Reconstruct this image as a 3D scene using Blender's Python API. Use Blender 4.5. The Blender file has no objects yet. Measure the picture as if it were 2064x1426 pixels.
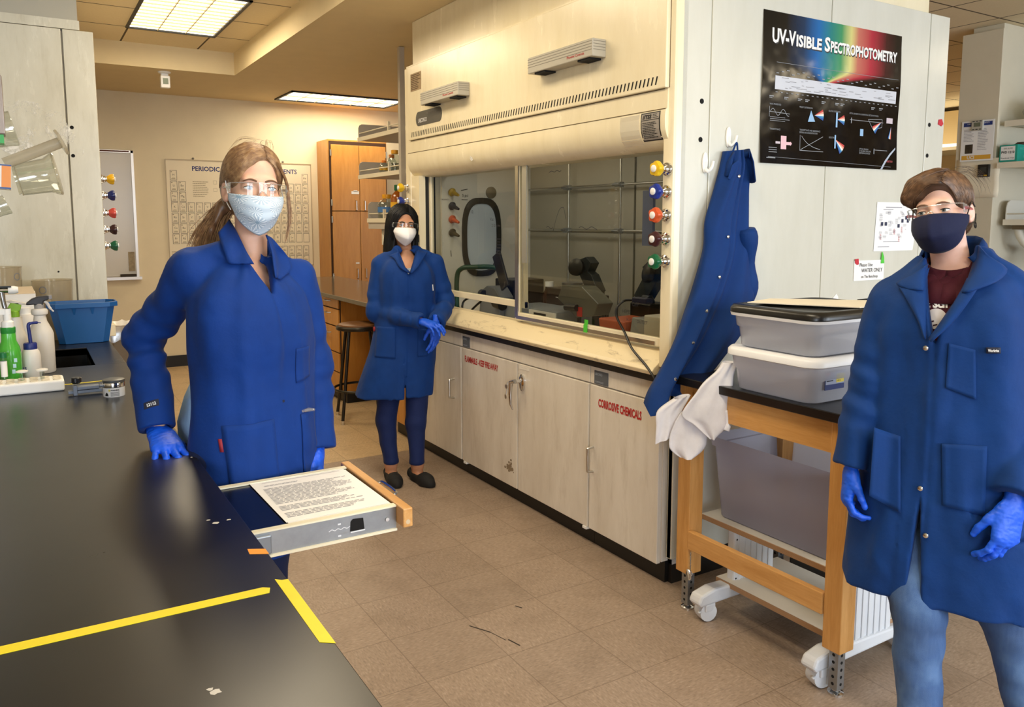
import bpy, bmesh, math, random, os
import numpy as np
from mathutils import Vector, Matrix
random.seed(7); np.random.seed(7)
scene = bpy.context.scene
COL = scene.collection
PI = math.pi

# ------------------------------------------------------------------ materials
def lin(h):
    if not isinstance(h, str): return h
    h = h.lstrip('#')
    o = []
    for i in (0, 2, 4):
        c = int(h[i:i+2], 16) / 255
        o.append(c / 12.92 if c <= .04045 else ((c + .055) / 1.055) ** 2.4)
    return tuple(o)

class NT:
    """small wrapper to build node trees"""
    def __init__(s, name):
        s.m = bpy.data.materials.new(name); s.m.use_nodes = True
        s.t = s.m.node_tree; s.n = s.t.nodes; s.b = s.n['Principled BSDF']; s.out = s.n['Material Output']
    def node(s, typ, **kw):
        x = s.n.new(typ)
        for k, v in kw.items():
            if k.startswith('i_'):
                key = k[2:]
                x.inputs[int(key) if key.isdigit() else key.replace('_', ' ')].default_value = v
            else: setattr(x, k, v)
        return x
    def link(s, a, b): s.t.links.new(a, b)
    def coord(s, kind='Object', scale=(1, 1, 1), rot=(0, 0, 0), loc=(0, 0, 0)):
        tc = s.node('ShaderNodeTexCoord'); mp = s.node('ShaderNodeMapping')
        mp.inputs['Scale'].default_value = scale; mp.inputs['Rotation'].default_value = rot
        mp.inputs['Location'].default_value = loc
        s.link(tc.outputs[kind], mp.inputs['Vector']); return mp.outputs['Vector']
    def noise(s, vec, scale=5, detail=4, rough=.5, dist=0):
        x = s.node('ShaderNodeTexNoise'); x.inputs['Scale'].default_value = scale
        x.inputs['Detail'].default_value = detail; x.inputs['Roughness'].default_value = rough
        x.inputs['Distortion'].default_value = dist
        s.link(vec, x.inputs['Vector']); return x.outputs['Fac']
    def ramp(s, fac, stops, interp='LINEAR'):
        r = s.node('ShaderNodeValToRGB'); e = r.color_ramp.elements
        r.color_ramp.interpolation = interp
        while len(e) < len(stops): e.new(.5)
        for el, (p, c) in zip(e, stops):
            el.position = p; c = lin(c) if not isinstance(c, (int, float)) else (c, c, c); el.color = (*c, 1)
        s.link(fac, r.inputs['Fac']); return r.outputs['Color']
    def math(s, op, a, b=None, c=None, clamp=False):
        x = s.node('ShaderNodeMath'); x.operation = op; x.use_clamp = clamp
        for i, v in enumerate((a, b, c)):
            if v is None: continue
            if isinstance(v, (int, float)): x.inputs[i].default_value = v
            else: s.link(v, x.inputs[i])
        return x.outputs[0]
    def mix(s, fac, a, b, blend='MIX'):
        x = s.node('ShaderNodeMix'); x.data_type = 'RGBA'; x.blend_type = blend
        for key, v in ((0, fac), (6, a), (7, b)):
            if isinstance(v, (int, float)): x.inputs[key].default_value = v
            elif isinstance(v, (tuple, str)): x.inputs[key].default_value = (*lin(v), 1)
            else: s.link(v, x.inputs[key])
        return x.outputs[2]
    def bump(s, h, strength=.2, dist=.01):
        b = s.node('ShaderNodeBump'); b.inputs['Strength'].default_value = strength
        b.inputs['Distance'].default_value = dist
        s.link(h, b.inputs['Height']); s.link(b.outputs['Normal'], s.b.inputs['Normal'])
    def base(s, c):
        if isinstance(c, (tuple, str)): s.b.inputs['Base Color'].default_value = (*lin(c), 1)
        else: s.link(c, s.b.inputs['Base Color'])
    def set(s, **kw):
        for k, v in kw.items():
            k = k.replace('_', ' ')
            if isinstance(v, (int, float, tuple)): s.b.inputs[k].default_value = v
            else: s.link(v, s.b.inputs[k])
        return s
    def sep(s, vec):
        x = s.node('ShaderNodeSeparateXYZ'); s.link(vec, x.inputs[0]); return x.outputs

MATS = {}
def mat(name, color, rough=.5, metal=0., var=.0, vscale=6., bump=0., bscale=60., spec=.5, **kw):
    """plain surface with slight procedural variation"""
    key = name
    if key in MATS: return MATS[key]
    t = NT(name); c = lin(color)
    if var:
        n = t.noise(t.coord(), vscale, 5, .6)
        t.base(t.ramp(n, [(.25, tuple(x * (1 - var) for x in c)), (.75, tuple(min(1, x * (1 + var)) for x in c))]))
    else: t.base(c)
    t.set(Roughness=rough, Metallic=metal)
    t.b.inputs['Specular IOR Level'].default_value = spec
    if bump: t.bump(t.noise(t.coord(), bscale, 3), bump, .005)
    for k, v in kw.items(): t.b.inputs[k.replace('_', ' ')].default_value = v
    MATS[key] = t.m
    return t.m

def clear_mat(name, tint='#ffffff', gloss=.12, rough=.02, opacity=0., milky='#ffffff', ior=1.45):
    """thin clear or milky sheet: transparent + fresnel gloss + a little diffuse"""
    if name in MATS: return MATS[name]
    t = NT(name); t.n.remove(t.b)
    tr = t.node('ShaderNodeBsdfTransparent'); tr.inputs[0].default_value = (*lin(tint), 1)
    gl = t.node('ShaderNodeBsdfGlossy'); gl.inputs['Roughness'].default_value = rough
    fr = t.node('ShaderNodeLayerWeight'); fr.inputs['Blend'].default_value = .5
    m1 = t.node('ShaderNodeMixShader')
    f = t.math('ADD', t.math('MULTIPLY', t.math('POWER', fr.outputs['Facing'], 4.5), .9), .035 + gloss * .25, clamp=True)
    t.link(f, m1.inputs[0]); 
    if opacity > 0:
        df = t.node('ShaderNodeBsdfDiffuse'); df.inputs[0].default_value = (*lin(milky), 1)
        tl = t.node('ShaderNodeBsdfTranslucent'); tl.inputs[0].default_value = (*lin(milky), 1)
        md = t.node('ShaderNodeMixShader'); md.inputs[0].default_value = .5
        t.link(df.outputs[0], md.inputs[1]); t.link(tl.outputs[0], md.inputs[2])
        m2 = t.node('ShaderNodeMixShader'); m2.inputs[0].default_value = opacity
        t.link(tr.outputs[0], m2.inputs[1]); t.link(md.outputs[0], m2.inputs[2])
        t.link(m2.outputs[0], m1.inputs[1])
    else: t.link(tr.outputs[0], m1.inputs[1])
    t.link(gl.outputs[0], m1.inputs[2]); t.link(m1.outputs[0], t.out.inputs[0])
    MATS[name] = t.m
    return t.m

def wood_mat(name, c1, c2, scale=(1, 1, 1), rough=.4):
    if name in MATS: return MATS[name]
    t = NT(name)
    v = t.coord('Object', scale)
    n = t.noise(v, 3.0, 6, .6, .6); n2 = t.noise(v, 22, 3, .6)
    f = t.math('ADD', t.math('MULTIPLY', n, .75), t.math('MULTIPLY', n2, .25))
    t.base(t.ramp(f, [(.3, c1), (.68, c2)])); t.set(Roughness=rough)
    MATS[name] = t.m; return t.m

def emit_mat(name, color, strength):
    t = NT(name); t.base('#111111')
    t.b.inputs['Emission Color'].default_value = (*lin(color), 1)
    t.b.inputs['Emission Strength'].default_value = strength
    return t.m

# ------------------------------------------------------------------ mesh builder
class MB:
    def __init__(s): s.v = []; s.f = []; s.uv = {}
    def add(s, vs, fs):
        o = len(s.v); s.v += [tuple(map(float, v)) for v in vs]; s.f += [tuple(i + o for i in f) for f in fs]; return s
    def box(s, x0, x1, y0, y1, z0, z1):
        if x0 > x1: x0, x1 = x1, x0
        if y0 > y1: y0, y1 = y1, y0
        if z0 > z1: z0, z1 = z1, z0
        return s.add([(x0,y0,z0),(x1,y0,z0),(x1,y1,z0),(x0,y1,z0),(x0,y0,z1),(x1,y0,z1),(x1,y1,z1),(x0,y1,z1)],
              [(0,3,2,1),(4,5,6,7),(0,1,5,4),(1,2,6,5),(2,3,7,6),(3,0,4,7)])
    def obox(s, c, size, M=None):
        a, b, d = (x / 2 for x in size); M = M or Matrix.Identity(3); c = Vector(c)
        vs = [c + M @ Vector((x, y, z)) for z in (-d, d) for x, y in ((-a,-b),(a,-b),(a,b),(-a,b))]
        return s.add(vs, [(0,3,2,1),(4,5,6,7),(0,1,5,4),(1,2,6,5),(2,3,7,6),(3,0,4,7)])
    def frustum(s, bot, top):
        """bot/top: lists of 4+ points (ccw seen from above)"""
        n = len(bot)
        return s.add(list(bot) + list(top), [tuple(range(n))[::-1], tuple(range(n, 2*n))] + [(i, (i+1) % n, n + (i+1) % n, n + i) for i in range(n)])
    def tube(s, path, r, n=8, caps=True):
        P = [Vector(p) for p in path]; R = r if isinstance(r, (list, tuple)) else [r] * len(P)
        rings = []; up = None
        for i, p in enumerate(P):
            d = (P[min(i+1, len(P)-1)] - P[max(i-1, 0)]).normalized()
            if up is None:
                up = Vector((0, 0, 1)) if abs(d.z) < .9 else Vector((1, 0, 0))
            a = d.cross(up)
            if a.length < 1e-6: a = d.orthogonal()
            a.normalize(); b = a.cross(d).normalized(); up = b
            rings.append([p + (a * math.cos(2*PI*k/n) + b * math.sin(2*PI*k/n)) * R[i] for k in range(n)])
        vs = [v for rg in rings for v in rg]; fs = []
        for i in range(len(P) - 1):
            for k in range(n):
                a0 = i*n + k; a1 = i*n + (k+1) % n
                fs.append((a0, a1, a1 + n, a0 + n))
        if caps: fs.append(tuple(range(n))[::-1]); fs.append(tuple(range((len(P)-1)*n, len(P)*n)))
        return s.add(vs, fs)
    def cyl(s, p0, p1, r0, r1=None, n=20): return s.tube([p0, p1], [r0, r0 if r1 is None else r1], n)
    def lathe(s, prof, c=(0, 0, 0), n=24, axis=(0, 0, 1), sq=0, close=True):
        """prof: (radius, height) list along axis, from c; sq -> rounded square section"""
        q = Vector((0, 0, 1)).rotation_difference(Vector(axis).normalized()); c = Vector(c)
        vs = []
        for r, h in prof:
            for k in range(n):
                a = 2 * PI * k / n; ca, sa = math.cos(a), math.sin(a)
                m = 1
                if sq: m = 1 / ((abs(ca) ** sq + abs(sa) ** sq) ** (1 / sq))
                vs.append(c + q @ Vector((r * m * ca, r * m * sa, h)))
        fs = []
        for i in range(len(prof) - 1):
            for k in range(n):
                a0 = i*n + k; a1 = i*n + (k+1) % n
                fs.append((a0, a1, a1 + n, a0 + n))
        if close:
            fs.append(tuple(range(n))[::-1]); fs.append(tuple(range((len(prof)-1)*n, len(prof)*n)))
        return s.add(vs, fs)
    def sphere(s, c, r, n=16, m=10):
        rr = r if isinstance(r, (tuple, list)) else (r, r, r)
        vs = [(c[0], c[1], c[2] - rr[2])]; fs = []
        for i in range(1, m):
            t = -PI/2 + PI * i / m
            for k in range(n):
                a = 2*PI*k/n; vs.append((c[0] + rr[0]*math.cos(t)*math.cos(a), c[1] + rr[1]*math.cos(t)*math.sin(a), c[2] + rr[2]*math.sin(t)))
        vs.append((c[0], c[1], c[2] + rr[2]))
        for k in range(n): fs.append((0, 1 + (k+1) % n, 1 + k))
        for i in range(m - 2):
            for k in range(n):
                a0 = 1 + i*n + k; a1 = 1 + i*n + (k+1) % n; fs.append((a0, a1, a1 + n, a0 + n))
        L = len(vs) - 1; b = 1 + (m-2)*n
        for k in range(n): fs.append((b + k, b + (k+1) % n, L))
        return s.add(vs, fs)
    def prism(s, poly, o, u, v, depth):
        """2D polygon in frame (o,u,v) extruded along u x v"""
        o, u, v = Vector(o), Vector(u), Vector(v); w = u.cross(v).normalized() * depth
        b = [o + u*x + v*y for x, y in poly]; t = [p + w for p in b]; n = len(b)
        return s.add(b + t, [tuple(range(n))[::-1], tuple(range(n, 2*n))] + [(i, (i+1) % n, n + (i+1) % n, n + i) for i in range(n)])
    def grid(s, pts, closed_u=False):
        """pts[i][j]; with uv"""
        nu, nv = len(pts), len(pts[0]); o = len(s.v)
        s.v += [tuple(map(float, p)) for row in pts for p in row]
        for i in range(nu): 
            for j in range(nv): s.uv[o + i*nv + j] = (i / max(1, nu-1), j / max(1, nv-1))
        for i in range(nu if closed_u else nu - 1):
            for j in range(nv - 1):
                a = o + i*nv + j; b = o + ((i+1) % nu)*nv + j
                s.f.append((a, b, b + 1, a + 1))
        return s

def obj(name, mb, m, parent=None, smooth=False, bevel=0, seg=2, solid=0, sub=0, angle=40):
    me = bpy.data.meshes.new(name)
    off = parent.location if parent is not None else Vector((0, 0, 0))
    if parent is not None and parent.parent is not None: off = off + parent.parent.location
    vs = [(x - off[0], y - off[1], z - off[2]) for x, y, z in mb.v]
    me.from_pydata(vs, [], mb.f); me.update()
    if mb.uv:
        l = me.uv_layers.new(name='UVMap')
        for lp in me.loops: l.data[lp.index].uv = mb.uv.get(lp.vertex_index, (0, 0))
    if not getattr(mb, 'noflip', False):
        bm = bmesh.new(); bm.from_mesh(me); bmesh.ops.recalc_face_normals(bm, faces=bm.faces); bm.to_mesh(me); bm.free()
    me.materials.append(m)
    o = bpy.data.objects.new(name, me); COL.objects.link(o)
    if parent is not None: o.parent = parent
    if smooth:
        for p in me.polygons: p.use_smooth = True
        if smooth != 'full': me.set_sharp_from_angle(angle=math.radians(angle))
    if solid:
        md = o.modifiers.new('solid', 'SOLIDIFY'); md.thickness = solid; md.offset = 0
    if bevel:
        md = o.modifiers.new('bevel', 'BEVEL'); md.width = bevel; md.segments = seg; md.limit_method = 'ANGLE'; md.angle_limit = math.radians(50)
        md.harden_normals = False
    if sub:
        md = o.modifiers.new('sub', 'SUBSURF'); md.levels = sub; md.render_levels = sub
    return o

def tag(o, label=None, cat=None, group=None, kind=None):
    if label: o['label'] = label
    if cat: o['category'] = cat
    if group: o['group'] = group
    if kind: o['kind'] = kind
    return o
def thing(name, label, cat, loc=(0, 0, 0), group=None):
    o = bpy.data.objects.new(name, None); COL.objects.link(o); o.location = loc
    o.empty_display_size = .05
    return tag(o, label, cat, group)
def struct(name, mb, m, label=None, **kw):
    o = obj(name, mb, m, **kw); o['kind'] = 'structure'
    if label: o['label'] = label
    return o
def dup(root, dloc, label=None, rotz=None):
    r = root.copy(); COL.objects.link(r); r.location = Vector(root.location) + Vector(dloc)
    if rotz is not None: r.rotation_euler = (0, 0, rotz)
    if label: r['label'] = label
    for ch in root.children:
        c = ch.copy(); COL.objects.link(c); c.parent = r
        for g in ch.children:
            d = g.copy(); COL.objects.link(d); d.parent = c
    return r

# ------------------------------------------------------------------ lettering
_fc = {}
def glyphs(body, bold=0.):
    key = (body, bold)
    if key in _fc: return _fc[key]
    cu = bpy.data.curves.new('t', 'FONT'); cu.body = body; cu.size = 1; cu.resolution_u = 2; cu.offset = bold
    ob = bpy.data.objects.new('t', cu); COL.objects.link(ob)
    dg = bpy.context.evaluated_depsgraph_get(); dg.update()
    me = bpy.data.meshes.new_from_object(ob.evaluated_get(dg))
    vs = [(v.co.x, v.co.y) for v in me.vertices]; fs = [tuple(p.vertices) for p in me.polygons]
    bpy.data.objects.remove(ob); bpy.data.curves.remove(cu); bpy.data.meshes.remove(me)
    if vs:
        x0 = min(v[0] for v in vs); x1 = max(v[0] for v in vs); vs = [(x - x0, y) for x, y in vs]; w = x1 - x0
    else: w = 0
    _fc[key] = (vs, fs, w); return _fc[key]
def write(mb, body, x, y, h, fr, w=None, bold=.0, align='l', off=.0008, sx=1.):
    """put text on frame fr=(o,u,v) at 2D x,y with cap height h (font cap ~0.73); w forces total width"""
    vs, fs, gw = glyphs(body, bold)
    if not vs: return
    sc = h / .73
    kx = (w / gw) if w else sc * sx
    W = gw * kx
    if align == 'c': x -= W / 2
    if align == 'r': x -= W
    o, u, v = (Vector(k) for k in fr[:3]); n = u.cross(v).normalized() * off
    f3 = fr[3] if len(fr) > 3 else None
    if f3: pts = [f3(x + a*kx, y + b*sc, off) for a, b in vs]
    else: pts = [o + u*(x + a*kx) + v*(y + b*sc) + n for a, b in vs]
    mb.add(pts, fs); mb.noflip = True
def flat(mb, x0, y0, x1, y1, fr, off=.0006):
    o, u, v = (Vector(k) for k in fr[:3]); n = u.cross(v).normalized() * off
    f3 = fr[3] if len(fr) > 3 else None
    mb.noflip = True
    if f3:
        k = max(1, int(abs(x1 - x0) / .04))
        for i in range(k):
            a = x0 + (x1 - x0) * i / k; b = x0 + (x1 - x0) * (i + 1) / k
            mb.add([f3(a, y0, off), f3(b, y0, off), f3(b, y1, off), f3(a, y1, off)], [(0, 1, 2, 3)])
    else: mb.add([o + u*a + v*b + n for a, b in ((x0, y0), (x1, y0), (x1, y1), (x0, y1))], [(0, 1, 2, 3)])
def flatpoly(mb, poly, fr, off=.0006):
    o, u, v = (Vector(k) for k in fr[:3]); n = u.cross(v).normalized() * off; mb.noflip = True
    f3 = fr[3] if len(fr) > 3 else None
    mb.add([f3(a, b, off) for a, b in poly] if f3 else [o + u*a + v*b + n for a, b in poly], [tuple(range(len(poly)))])
def line(mb, a, b, w, fr, off=.0007):
    dx, dy = b[0]-a[0], b[1]-a[1]; L = math.hypot(dx, dy) or 1; px, py = -dy/L*w/2, dx/L*w/2
    flatpoly(mb, [(a[0]-px, a[1]-py), (b[0]-px, b[1]-py), (b[0]+px, b[1]+py), (a[0]+px, a[1]+py)], fr, off)
def fineprint(mb, x0, y0, x1, y1, rows, fr, frac=.5, seed=0, off=.0007):
    """lines of illegible small print as broken dashes"""
    rnd = random.Random(seed); h = (y1 - y0) / rows
    for r in range(rows):
        y = y1 - (r + .5) * h; x = x0; end = x0 + (x1 - x0) * rnd.uniform(.7, 1)
        while x < end:
            L = rnd.uniform(.03, .12) * (x1 - x0); flat(mb, x, y - h*frac/2, min(x + L, end), y + h*frac/2, fr, off); x += L + .015 * (x1 - x0)
# standard frames: text seen by a viewer looking along +Y / +X / -X / down
def frY(x, y, z): return ((x, y, z), (1, 0, 0), (0, 0, 1))        # on a face whose normal is -Y
def frXm(x, y, z): return ((x, y, z), (0, -1, 0), (0, 0, 1))      # on a face whose normal is -X

# ------------------------------------------------------------------ camera
cam = bpy.data.cameras.new('camera'); co = bpy.data.objects.new('camera', cam); COL.objects.link(co)
cam.sensor_width = 36; cam.lens = 1612 / 2064 * 36; cam.shift_y = -83 / 2064; cam.clip_start = .05
yaw, pitch = math.radians(31.39256), math.radians(6.476693)
co.location = (0, 0, 1.55); co.rotation_euler = (PI/2 - pitch, 0, -yaw)
scene.camera = co
# ================================================================== MATERIALS
def m_floor():
    t = NT('vinyl_tile')
    v = t.coord('Object')
    x, y, z = t.sep(v)
    TS = .322
    fx = t.math('FRACT', t.math('DIVIDE', t.math('ADD', x, .205 + 10*TS), TS)); fy = t.math('FRACT', t.math('DIVIDE', t.math('ADD', y, .25 + 10*TS), TS))
    ix = t.math('FLOOR', t.math('DIVIDE', t.math('ADD', x, .205 + 10*TS), TS)); iy = t.math('FLOOR', t.math('DIVIDE', t.math('ADD', y, .25 + 10*TS), TS))
    def edge(f): 
        a = t.math('MINIMUM', f, t.math('SUBTRACT', 1, f)); return t.math('LESS_THAN', a, .0065)
    seam = t.math('MAXIMUM', edge(fx), edge(fy))
    wn = t.node('ShaderNodeTexWhiteNoise'); wn.noise_dimensions = '2D'
    cb = t.node('ShaderNodeCombineXYZ'); t.link(ix, cb.inputs[0]); t.link(iy, cb.inputs[1]); t.link(cb.outputs[0], wn.inputs['Vector'])
    # streaky flecks, direction alternates from tile to tile
    par = t.math('MODULO', t.math('ADD', ix, iy), 2)
    va = t.coord('Object', (1, 3.2, 1)); vb = t.coord('Object', (3.2, 1, 1))
    mv = t.mix(par, va, vb)
    fl = t.noise(mv, 48, 3, .62); fl2 = t.noise(v, 130, 2, .5); big = t.noise(v, 1.6, 4, .6); dirt = t.noise(v, 4.5, 6, .65)
    brown = t.ramp(fl, [(.28, '#7f6e60'), (.42, '#94816f'), (.58, '#9f8b79'), (.72, '#b09c8a'), (.77, '#c6b4a2')])
    cream = t.ramp(fl, [(.30, '#b09572'), (.5, '#c3a77f'), (.7, '#d6bd95')])
    zone = t.math('GREATER_THAN', y, 4.90)
    c = t.mix(zone, brown, cream)
    tint = t.math('ADD', t.math('MULTIPLY', wn.outputs['Value'], .10), .93)
    tm = t.node('ShaderNodeCombineColor'); [t.link(tint, tm.inputs[i]) for i in range(3)]
    c = t.mix(1.0, c, tm.outputs[0], 'MULTIPLY')
    c = t.mix(t.math('MULTIPLY', t.ramp(dirt, [(.48, 0.), (.75, 1.)]), .30), c, '#5d4b39')
    c = t.mix(t.math('MULTIPLY', seam, .5), c, '#5f4e3e')
    t.base(c)
    t.set(Roughness=t.math('ADD', t.math('MULTIPLY', dirt, .25), .30))
    t.bump(t.math('SUBTRACT', t.math('MULTIPLY', fl2, .03), seam), .10, .0015)
    return t.m
M_FLOOR = m_floor()
M_WALL = mat('wall_paint', '#e3d6b8', .7, var=.03, bump=.03, bscale=90)
M_CEIL = mat('ceiling_paint', '#dccaa2', .8, var=.03)
def m_tile_ceiling():
    t = NT('ceiling_tile'); v = t.coord('Object'); x, y, z = t.sep(v)
    def seam(c, o):
        f = t.math('FRACT', t.math('DIVIDE', t.math('ADD', c, o), .61)); a = t.math('MINIMUM', f, t.math('SUBTRACT', 1, f)); return t.math('LESS_THAN', a, .012)
    s = t.math('MAXIMUM', seam(x, 10*.61 - .80 + .61), seam(y, 6.1 - 6.41 + 6.1))
    c = t.mix(t.noise(v, 60, 4, .7), '#dfcda8', '#efe0bf')
    t.base(t.mix(s, c, '#5b4d38')); t.set(Roughness=.85)
    return t.m
M_CTILE = m_tile_ceiling()
def m_cream(name, c1, c2, rough=.28, dirt='#a88f66', amt=.25):
    t = NT(name); v = t.coord('Object', (1, 1, .28)); n = t.noise(v, 7, 6, .65); n2 = t.noise(t.coord('Object', (1, 1, .2)), 16, 5, .7)
    c = t.ramp(n, [(.3, c1), (.7, c2)])
    c = t.mix(t.math('MULTIPLY', t.ramp(n2, [(.52, 0.), (.78, 1.)]), amt), c, dirt)
    t.base(c); t.set(Roughness=t.math('ADD', t.math('MULTIPLY', n, .15), rough - .06))
    return t.m
M_CREAM = m_cream('cream_enamel', '#e9dcb9', '#f2e7c9', amt=.10, rough=.24)
M_SIDE = m_cream('pale_enamel', '#cdccbf', '#d5d4c8', rough=.22, amt=.04)
M_CAB = m_cream('stained_enamel', '#d3cabb', '#e5ded2', rough=.32, dirt='#94805f', amt=.30)
M_LEFTP = m_cream('scuffed_enamel', '#c3beab', '#d4d0bf', rough=.25, dirt='#8f8463', amt=.35)
M_BLACK = mat('black_base', '#0b0a09', .45, var=.2)
M_DARKGAP = mat('dark_gap', '#050505', .9)
M_ALU = mat('brushed_aluminium', '#c9c7c0', .3, 1.0, var=.05, vscale=20)
M_STEEL = mat('chrome', '#d7d7d7', .12, 1.0)
M_ZINC = mat('zinc_plate', '#9ea3a8', .35, .9, var=.15, vscale=15)
M_CREAMFRAME = mat('sash_frame', '#efe4c6', .35, 0, var=.03)
M_WOOD = wood_mat('maple_wood', '#b8813f', '#d6a160', (9, 9, .9), .35)
M_WOODH = wood_mat('maple_wood_rail', '#bb8544', '#d8a566', (9, .9, 9), .35)
M_WOODCAB = wood_mat('maple_cabinet', '#b97d32', '#cf9448', (7, 7, .8), .32)
M_WHITE = mat('white_plastic', '#eeeeec', .35, var=.02)
M_WHITEP = mat('white_paper', '#f1f0ee', .8, var=.02)
M_INK = mat('black_ink', '#151515', .8)
M_GREYINK = mat('grey_ink', '#77767a', .8)
M_RED = mat('red_lettering', '#b3201c', .6)
M_NAVYINK = mat('navy_ink', '#1d2f6e', .7)
M_GREYTXT = mat('pale_lettering', '#d4d4d4', .6)
def m_bench():
    t = NT('epoxy_bench'); v = t.coord('Object'); n = t.noise(v, 3, 6, .65); n2 = t.noise(t.coord('Object', (1, 3, 1)), 9, 8, .75, .6)
    sm = t.noise(v, 26, 4, .8)
    c = t.ramp(n, [(.3, '#0d0c0b'), (.7, '#1a1816')])
    x, y, z = t.sep(v)
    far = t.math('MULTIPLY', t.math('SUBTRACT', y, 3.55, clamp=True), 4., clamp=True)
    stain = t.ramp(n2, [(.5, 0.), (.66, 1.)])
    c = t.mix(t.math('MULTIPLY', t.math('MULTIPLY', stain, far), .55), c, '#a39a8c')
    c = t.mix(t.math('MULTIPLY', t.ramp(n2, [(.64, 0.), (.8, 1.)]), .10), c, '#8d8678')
    t.base(c); t.set(Roughness=t.math('ADD', t.math('MULTIPLY', n, .10), .24))
    return t.m
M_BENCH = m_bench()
M_BLKTOP = mat('black_tabletop', '#121215', .3, var=.2)
M_BLUECOAT_HINT = None
M_LIGHT = emit_mat('fluorescent_diffuser', '#fff4dc', 3.6)
M_LOUVER = mat('louver', '#c9b98f', .4, .3)

# ================================================================== THE ROOM
fl = MB(); fl.box(-4.2, 11, -3.2, 9.3, -.06, 0); struct('floor', fl, M_FLOOR)
b = MB(); fz = ((0, 0, .0), (1, 0, 0), (0, 1, 0))
for p, q, w_ in (((1.385, 2.585), (1.43, 2.50), .006), ((1.43, 2.50), (1.45, 2.42), .003), ((1.46, 2.42), (1.475, 2.36), .006), ((1.62, 2.63), (1.635, 2.60), .006)): line(b, p, q, w_, fz, .0006)
obj('scuff_mark', b, mat('floor_scuff', '#2a2019', .6), bpy.data.objects['floor'])
b = MB(); b.box(-4.2, 11, 9.13, 9.3, 0, 3.3); struct('wall_back', b, M_WALL)
b = MB(); b.box(-4.36, -4.2, -3.2, 9.3, 0, 3.3); struct('wall_left', b, M_WALL)
b = MB(); b.box(11, 11.16, -3.2, 9.3, 0, 3.3); struct('wall_right', b, M_WALL)
# wall behind the camera with two wide windows
b = MB()
WZ0, WZ1 = .95, 2.6
WIN = [(-2.9, -.7), (.9, 3.5), (4.6, 7.2)]
b.box(-4.36, 11.16, -3.36, -3.2, 0, WZ0); b.box(-4.36, 11.16, -3.36, -3.2, WZ1, 3.3)
xs = -4.36
for a, c in WIN: b.box(xs, a, -3.36, -3.2, WZ0, WZ1); xs = c
b.box(xs, 11.16, -3.36, -3.2, WZ0, WZ1); struct('wall_front', b, M_WALL)
M_PANE = clear_mat('window_pane')
for i, (a, c) in enumerate(WIN):
    f = MB(); m_ = (a + c) / 2
    for x in (a, m_ - .04, c - .06): f.box(x, x + (.08 if x == m_ - .04 else .06), -3.33, -3.24, WZ0, WZ1)
    f.box(a, c, -3.33, -3.24, WZ0, WZ0 + .06); f.box(a, c, -3.33, -3.24, WZ1 - .06, WZ1)
    w = struct('window_%d' % (i + 1), f, M_ALU)
    p = MB(); p.box(a + .05, c - .05, -3.29, -3.285, WZ0 + .05, WZ1 - .05); obj('pane', p, M_PANE, w)
# ceilings: low plaster bulkhead, two raised tile fields
b = MB(); b.box(1.716, 4.3, -3.2, 7.6, 2.86, 3.3); b.box(-4.2, 11, 7.6, 9.13, 2.86, 3.3)
b.box(-4.2, -3.0, -3.2, 7.6, 2.86, 3.3)
struct('ceiling', b, M_CEIL)
b = MB(); b.box(-3.0, 1.716, -3.2, 7.6, 3.052, 3.1); b.box(4.3, 11, -3.2, 7.6, 3.052, 3.1); struct('ceiling_tile_field', b, M_CTILE)
b = MB(); b.box(-3.0, 2.24, 9.115, 9.13, 0, .12); struct('baseboard_back', b, M_BLACK)
# faint line at the foot of the bulkhead
b = MB(); b.box(-3.0, 1.73, 7.585, 7.6, 2.855, 2.862); b.box(1.715, 1.722, -3.2, 7.6, 2.855, 2.862); struct('trim_1', b, M_CEIL)

# ceiling lights --------------------------------------------------------------
def ceiling_light(x0, x1, y0, y1, z, nx, ny, label, group=None):
    t = thing('ceiling_light', label, 'light', ((x0+x1)/2, (y0+y1)/2, z), group)
    d = MB(); d.box(x0, x1, y0, y1, z + .004, z + .012); obj('diffuser', d, M_LIGHT, t)
    f = MB(); w = .022
    f.box(x0-w, x0, y0-w, y1+w, z-.008, z+.02); f.box(x1, x1+w, y0-w, y1+w, z-.008, z+.02)
    f.box(x0-w, x1+w, y0-w, y0, z-.008, z+.02); f.box(x0-w, x1+w, y1, y1+w, z-.008, z+.02)
    obj('frame', f, M_BLACK, t)
    g = MB()
    for i in range(1, nx): xx = x0 + (x1-x0)*i/nx; g.box(xx-.003, xx+.003, y0, y1, z-.006, z+.004)
    for i in range(1, ny): yy = y0 + (y1-y0)*i/ny; g.box(x0, x1, yy-.003, yy+.003, z-.006, z+.004)
    obj('louver_grid', g, M_LOUVER, t)
    la = bpy.data.lights.new('tube', 'AREA'); la.shape = 'RECTANGLE'; la.size = x1-x0; la.size_y = y1-y0
    la.energy = LAMP_W * (x1-x0)*(y1-y0); la.color = LAMP_C
    lo = bpy.data.objects.new('tube', la); COL.objects.link(lo); lo.location = (0, 0, -.03); lo.parent = t
    return t
LAMP_W = 36; LAMP_C = (1, .84, .60)
ceiling_light(.80, 1.42, 5.78, 7.0, 3.048, 3, 12, 'square-celled ceiling light panel at upper left above the aisle, seen steeply')
for k, y in enumerate((3.34, .9, -1.54)):
    ceiling_light(.80, 1.42, y, y + 1.22, 3.048, 3, 12, ['ceiling light panel out of frame over the aisle between bench and hood', 'ceiling light panel out of frame over the camera', 'ceiling light panel out of frame behind the camera'][k])
ceiling_light(2.42, 3.64, 8.2, 8.8, 2.853, 6, 2, 'wide thin ceiling light panel near the back wall, beside the hood')
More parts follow.
